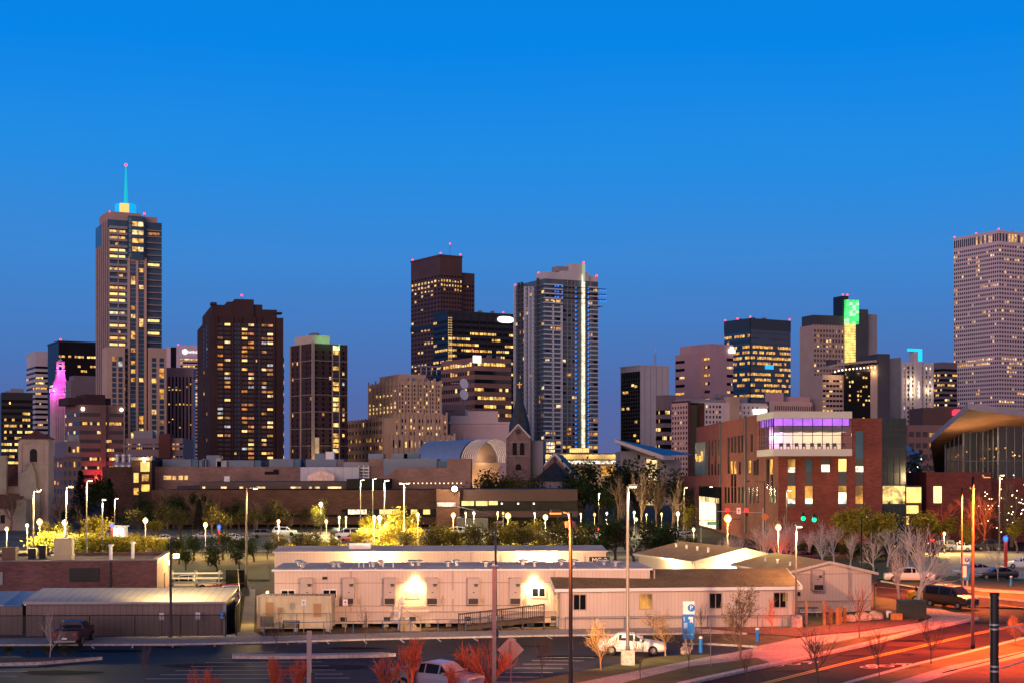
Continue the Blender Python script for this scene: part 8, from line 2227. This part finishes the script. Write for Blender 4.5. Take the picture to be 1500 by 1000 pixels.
rowof('dark', [(150, 345, 700), (206, 330, 722), (225, 318, 734), (262, 322, 726), (100, 335, 735), (180, 320, 742)], 'tall dark tree behind the left parking lot', 'tall dark trees at left', sx=.95)
rowof('dark', [(290, 330, 722), (338, 332, 730), (392, 332, 738), (245, 332, 728)], 'dark tree against the wall of the long brown brick building', 'dark trees against the long building', sx=1.1)
rowof('conifer', [(118, 350, 688), (160, 352, 700), (292, 318, 730)], 'dark narrow conifer behind the left parking lot', 'dark conifers at left', nseed=1)
rowof('olive', [(695, 360, 693), (716, 362, 698), (741, 366, 690), (760, 364, 697), (785, 366, 700)], 'grey-green tree in front of the stone church', 'grey-green trees before the church', sx=1.1)
rowof('dark', [(853, 370, 682), (875, 376, 678), (852, 352, 700), (1000, 372, 690), (968, 380, 676), (905, 384, 682), (935, 386, 678), (1012, 352, 712), (880, 350, 715)], 'tall dark tree in the grove left of the brick campus building', 'dark grove left of the brick building', sx=1.15)
rowof('brown', [(940, 312, 676), (905, 318, 690), (985, 306, 690), (962, 318, 684)], 'tall leafless tree before the dark grove', 'leafless trees before the grove', sx=.8)
rowof('multi', [(1078, 214, 778), (1062, 222, 786), (1138, 212, 752), (1120, 220, 764), (1155, 214, 768)], 'pale multi-stemmed leafless tree behind the trailer roofs', 'pale multi-stemmed trees', sx=.95, nseed=2)
rowof('bare', [(1205, 196, 760), (1222, 205, 766), (1246, 190, 772), (1280, 186, 776), (1300, 196, 770), (1185, 210, 770), (1330, 200, 765)], 'pale leafless tree between the trailers and the brick campus building', 'pale leafless trees at right', sx=.9)
tree('bare', 1345, None, 762, 'large grey leafless tree standing by the dark utility cabinet', None, ybase=893, sx=.8)
tree('bare', 1316, None, 790, 'pale-trunked leafless tree at the corner lawn left of the large grey one', None, ybase=886, sx=.7)
rowof('spring', [(1250, 222, 748), (1273, 218, 744), (1296, 224, 752), (1352, 238, 750), (1392, 240, 756), (1232, 230, 758), (1370, 244, 762)], 'yellow-green tree in front of the brick campus building', 'yellow-green trees at the brick building', sx=1.25)
rowof('redsap', [(1385, 246, 735), (1442, 240, 718), (1420, 248, 748)], 'pinkish leafless tree lit in front of the pavilion base', 'pinkish trees before the pavilion', sx=1.2)
rowof('spring', [(1490, 232, 760), (1418, 238, 768)], 'thin yellow-green tree at the lot before the pavilion', 'thin trees before the pavilion')
tree('palesap', 1462, None, 790, 'thin pale-trunked tree on the grass in front of the black sedan', None, ybase=852, sx=.7)
t = tree('brown', 1482, 252, 698, 'tree wound with white string lights before the pavilion', None, sx=1.1)
m = MB(); rr2 = random.Random(4)
for k in range(60): m.ball((rr2.gauss(0, 1.1), rr2.gauss(0, .8) - .3, 2.6 + rr2.gauss(0, .9)), .028, 5)
m.build('string_lights', [M_emit('string_bulb', (1, .8, .45), 9)], t)
t = tree('dark', 1338, 300, 665, 'dark tree with scattered string lights beside the glass wing', None, sx=.9)
m = MB()
for k in range(34): m.ball((rr2.gauss(0, 1.0), -1.4 + rr2.gauss(0, .3), 2.8 + rr2.gauss(0, 1.0)), .026, 5)
m.build('string_lights', [bpy.data.materials['string_bulb']], t)
# hedges and shrubs
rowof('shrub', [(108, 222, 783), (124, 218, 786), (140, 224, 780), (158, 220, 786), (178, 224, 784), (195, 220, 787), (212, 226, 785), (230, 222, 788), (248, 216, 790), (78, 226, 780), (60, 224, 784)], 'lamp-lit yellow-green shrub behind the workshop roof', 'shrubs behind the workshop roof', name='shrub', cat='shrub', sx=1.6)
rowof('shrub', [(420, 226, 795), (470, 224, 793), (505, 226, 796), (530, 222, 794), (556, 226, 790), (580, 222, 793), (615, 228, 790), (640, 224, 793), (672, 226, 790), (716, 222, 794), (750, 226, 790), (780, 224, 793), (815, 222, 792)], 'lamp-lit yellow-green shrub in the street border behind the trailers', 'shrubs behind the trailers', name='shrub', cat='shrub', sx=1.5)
rowof('bush', [(1160, 225, 790), (1185, 218, 795), (1212, 222, 792), (1240, 216, 796), (1270, 212, 796), (1300, 210, 800), (1330, 215, 798), (1365, 222, 795)], 'low olive bush along the street before the brick building', 'bushes along the street', name='shrub', cat='shrub', sx=1.7)
for (px, py, yt) in ((12, 961, 946), (41, 962, 951), (70, 961, 946), (95, 962, 947)): tree('bush', px, None, yt, 'small green shrub on the planted kerb island at lower left', 'shrubs on the kerb island', name='shrub', ybase=py, cat='shrub', sx=1.2, z0=.18)
# foreground: red-lit bare shrubs and saplings
for (px, D, yt, lab) in ((566, 86, 950, 'red leafless shrub left of the silver pickup'), (603, 85, 928, 'tall red-lit leafless shrub in front of the silver pickup bed'), (690, 87, 938, 'orange-lit leafless shrub between pickup and diamond sign'), (716, 86, 925, 'tall orange-lit leafless shrub behind the slim square post'), (395, 84, 955, 'dim reddish leafless shrub left of the thick pale post'), (432, 84, 960, 'dim reddish leafless shrub behind the thick pale post'), (299, 83, 968, 'red-lit leafless shrub tip at the bottom edge left of centre'), (655, 84, 968, 'low red-lit leafless shrub in front of the silver pickup hood')):
    tree('redshrub', px, D, yt, lab, None, name='leafless_shrub', cat='shrub', sx=.95)
for (kind, px, yb, yt, lab, sx) in (
    ('palesap', 73, 962, 884, 'pale leafless sapling on the kerb island beside the maroon pickup', .75), ('sapling', 214, 1006, 935, 'thin leafless sapling at the bottom left', .6), ('sapling', 405, 958, 888, 'thin dark sapling in front of the container', .6), ('sapling', 535, 948, 884, 'thin dark sapling in front of the long trailer', .6),
    ('sapling', 794, 996, 925, 'brown sapling between diamond sign and black lamp post', .9), ('goldsap', 881, 984, 905, 'sapling with golden buds in front of the white sedan', 1.1), ('goldsap', 975, 963, 893, 'golden sapling at the nose of the white sedan', 1.2), ('sapling', 938, 1000, 915, 'thin dark sapling right of the lamp pole concrete base', .6),
    ('goldsap', 1085, 968, 852, 'largest golden sapling in front of the gabled trailer', .95), ('sapling', 1028, 934, 880, 'thin sapling by the trailer wall behind the blue pylon', .8), ('redsap', 1131, 929, 872, 'reddish sapling by the right window of the gabled trailer', .75), ('sapling', 1009, 986, 905, 'thin sapling in front of the blue pylon', .7),
    ('sapling', 1198, 1003, 912, 'spreading dark sapling against the road at the bottom', 1.35), ('sapling', 1094, 1000, 945, 'low dark sapling by the kerb at the bottom', 1.0), ('sapling', 1288, 996, 908, 'thin sapling on the near verge of the road', .75), ('sapling', 1364, 975, 893, 'sapling with spreading top on the near verge', .9),
    ('sapling', 1259, 936, 850, 'red-lit sapling in front of the tan trailer gable', .9), ('goldsap', 1488, 948, 900, 'small orange-lit sapling right of the black catenary pole', 1.0), ('sapling', 1215, 926, 878, 'dark thin sapling behind the timber posts', .9)):
    tree(kind, px, None, yt, lab, None, name='sapling', ybase=yb, sx=sx)
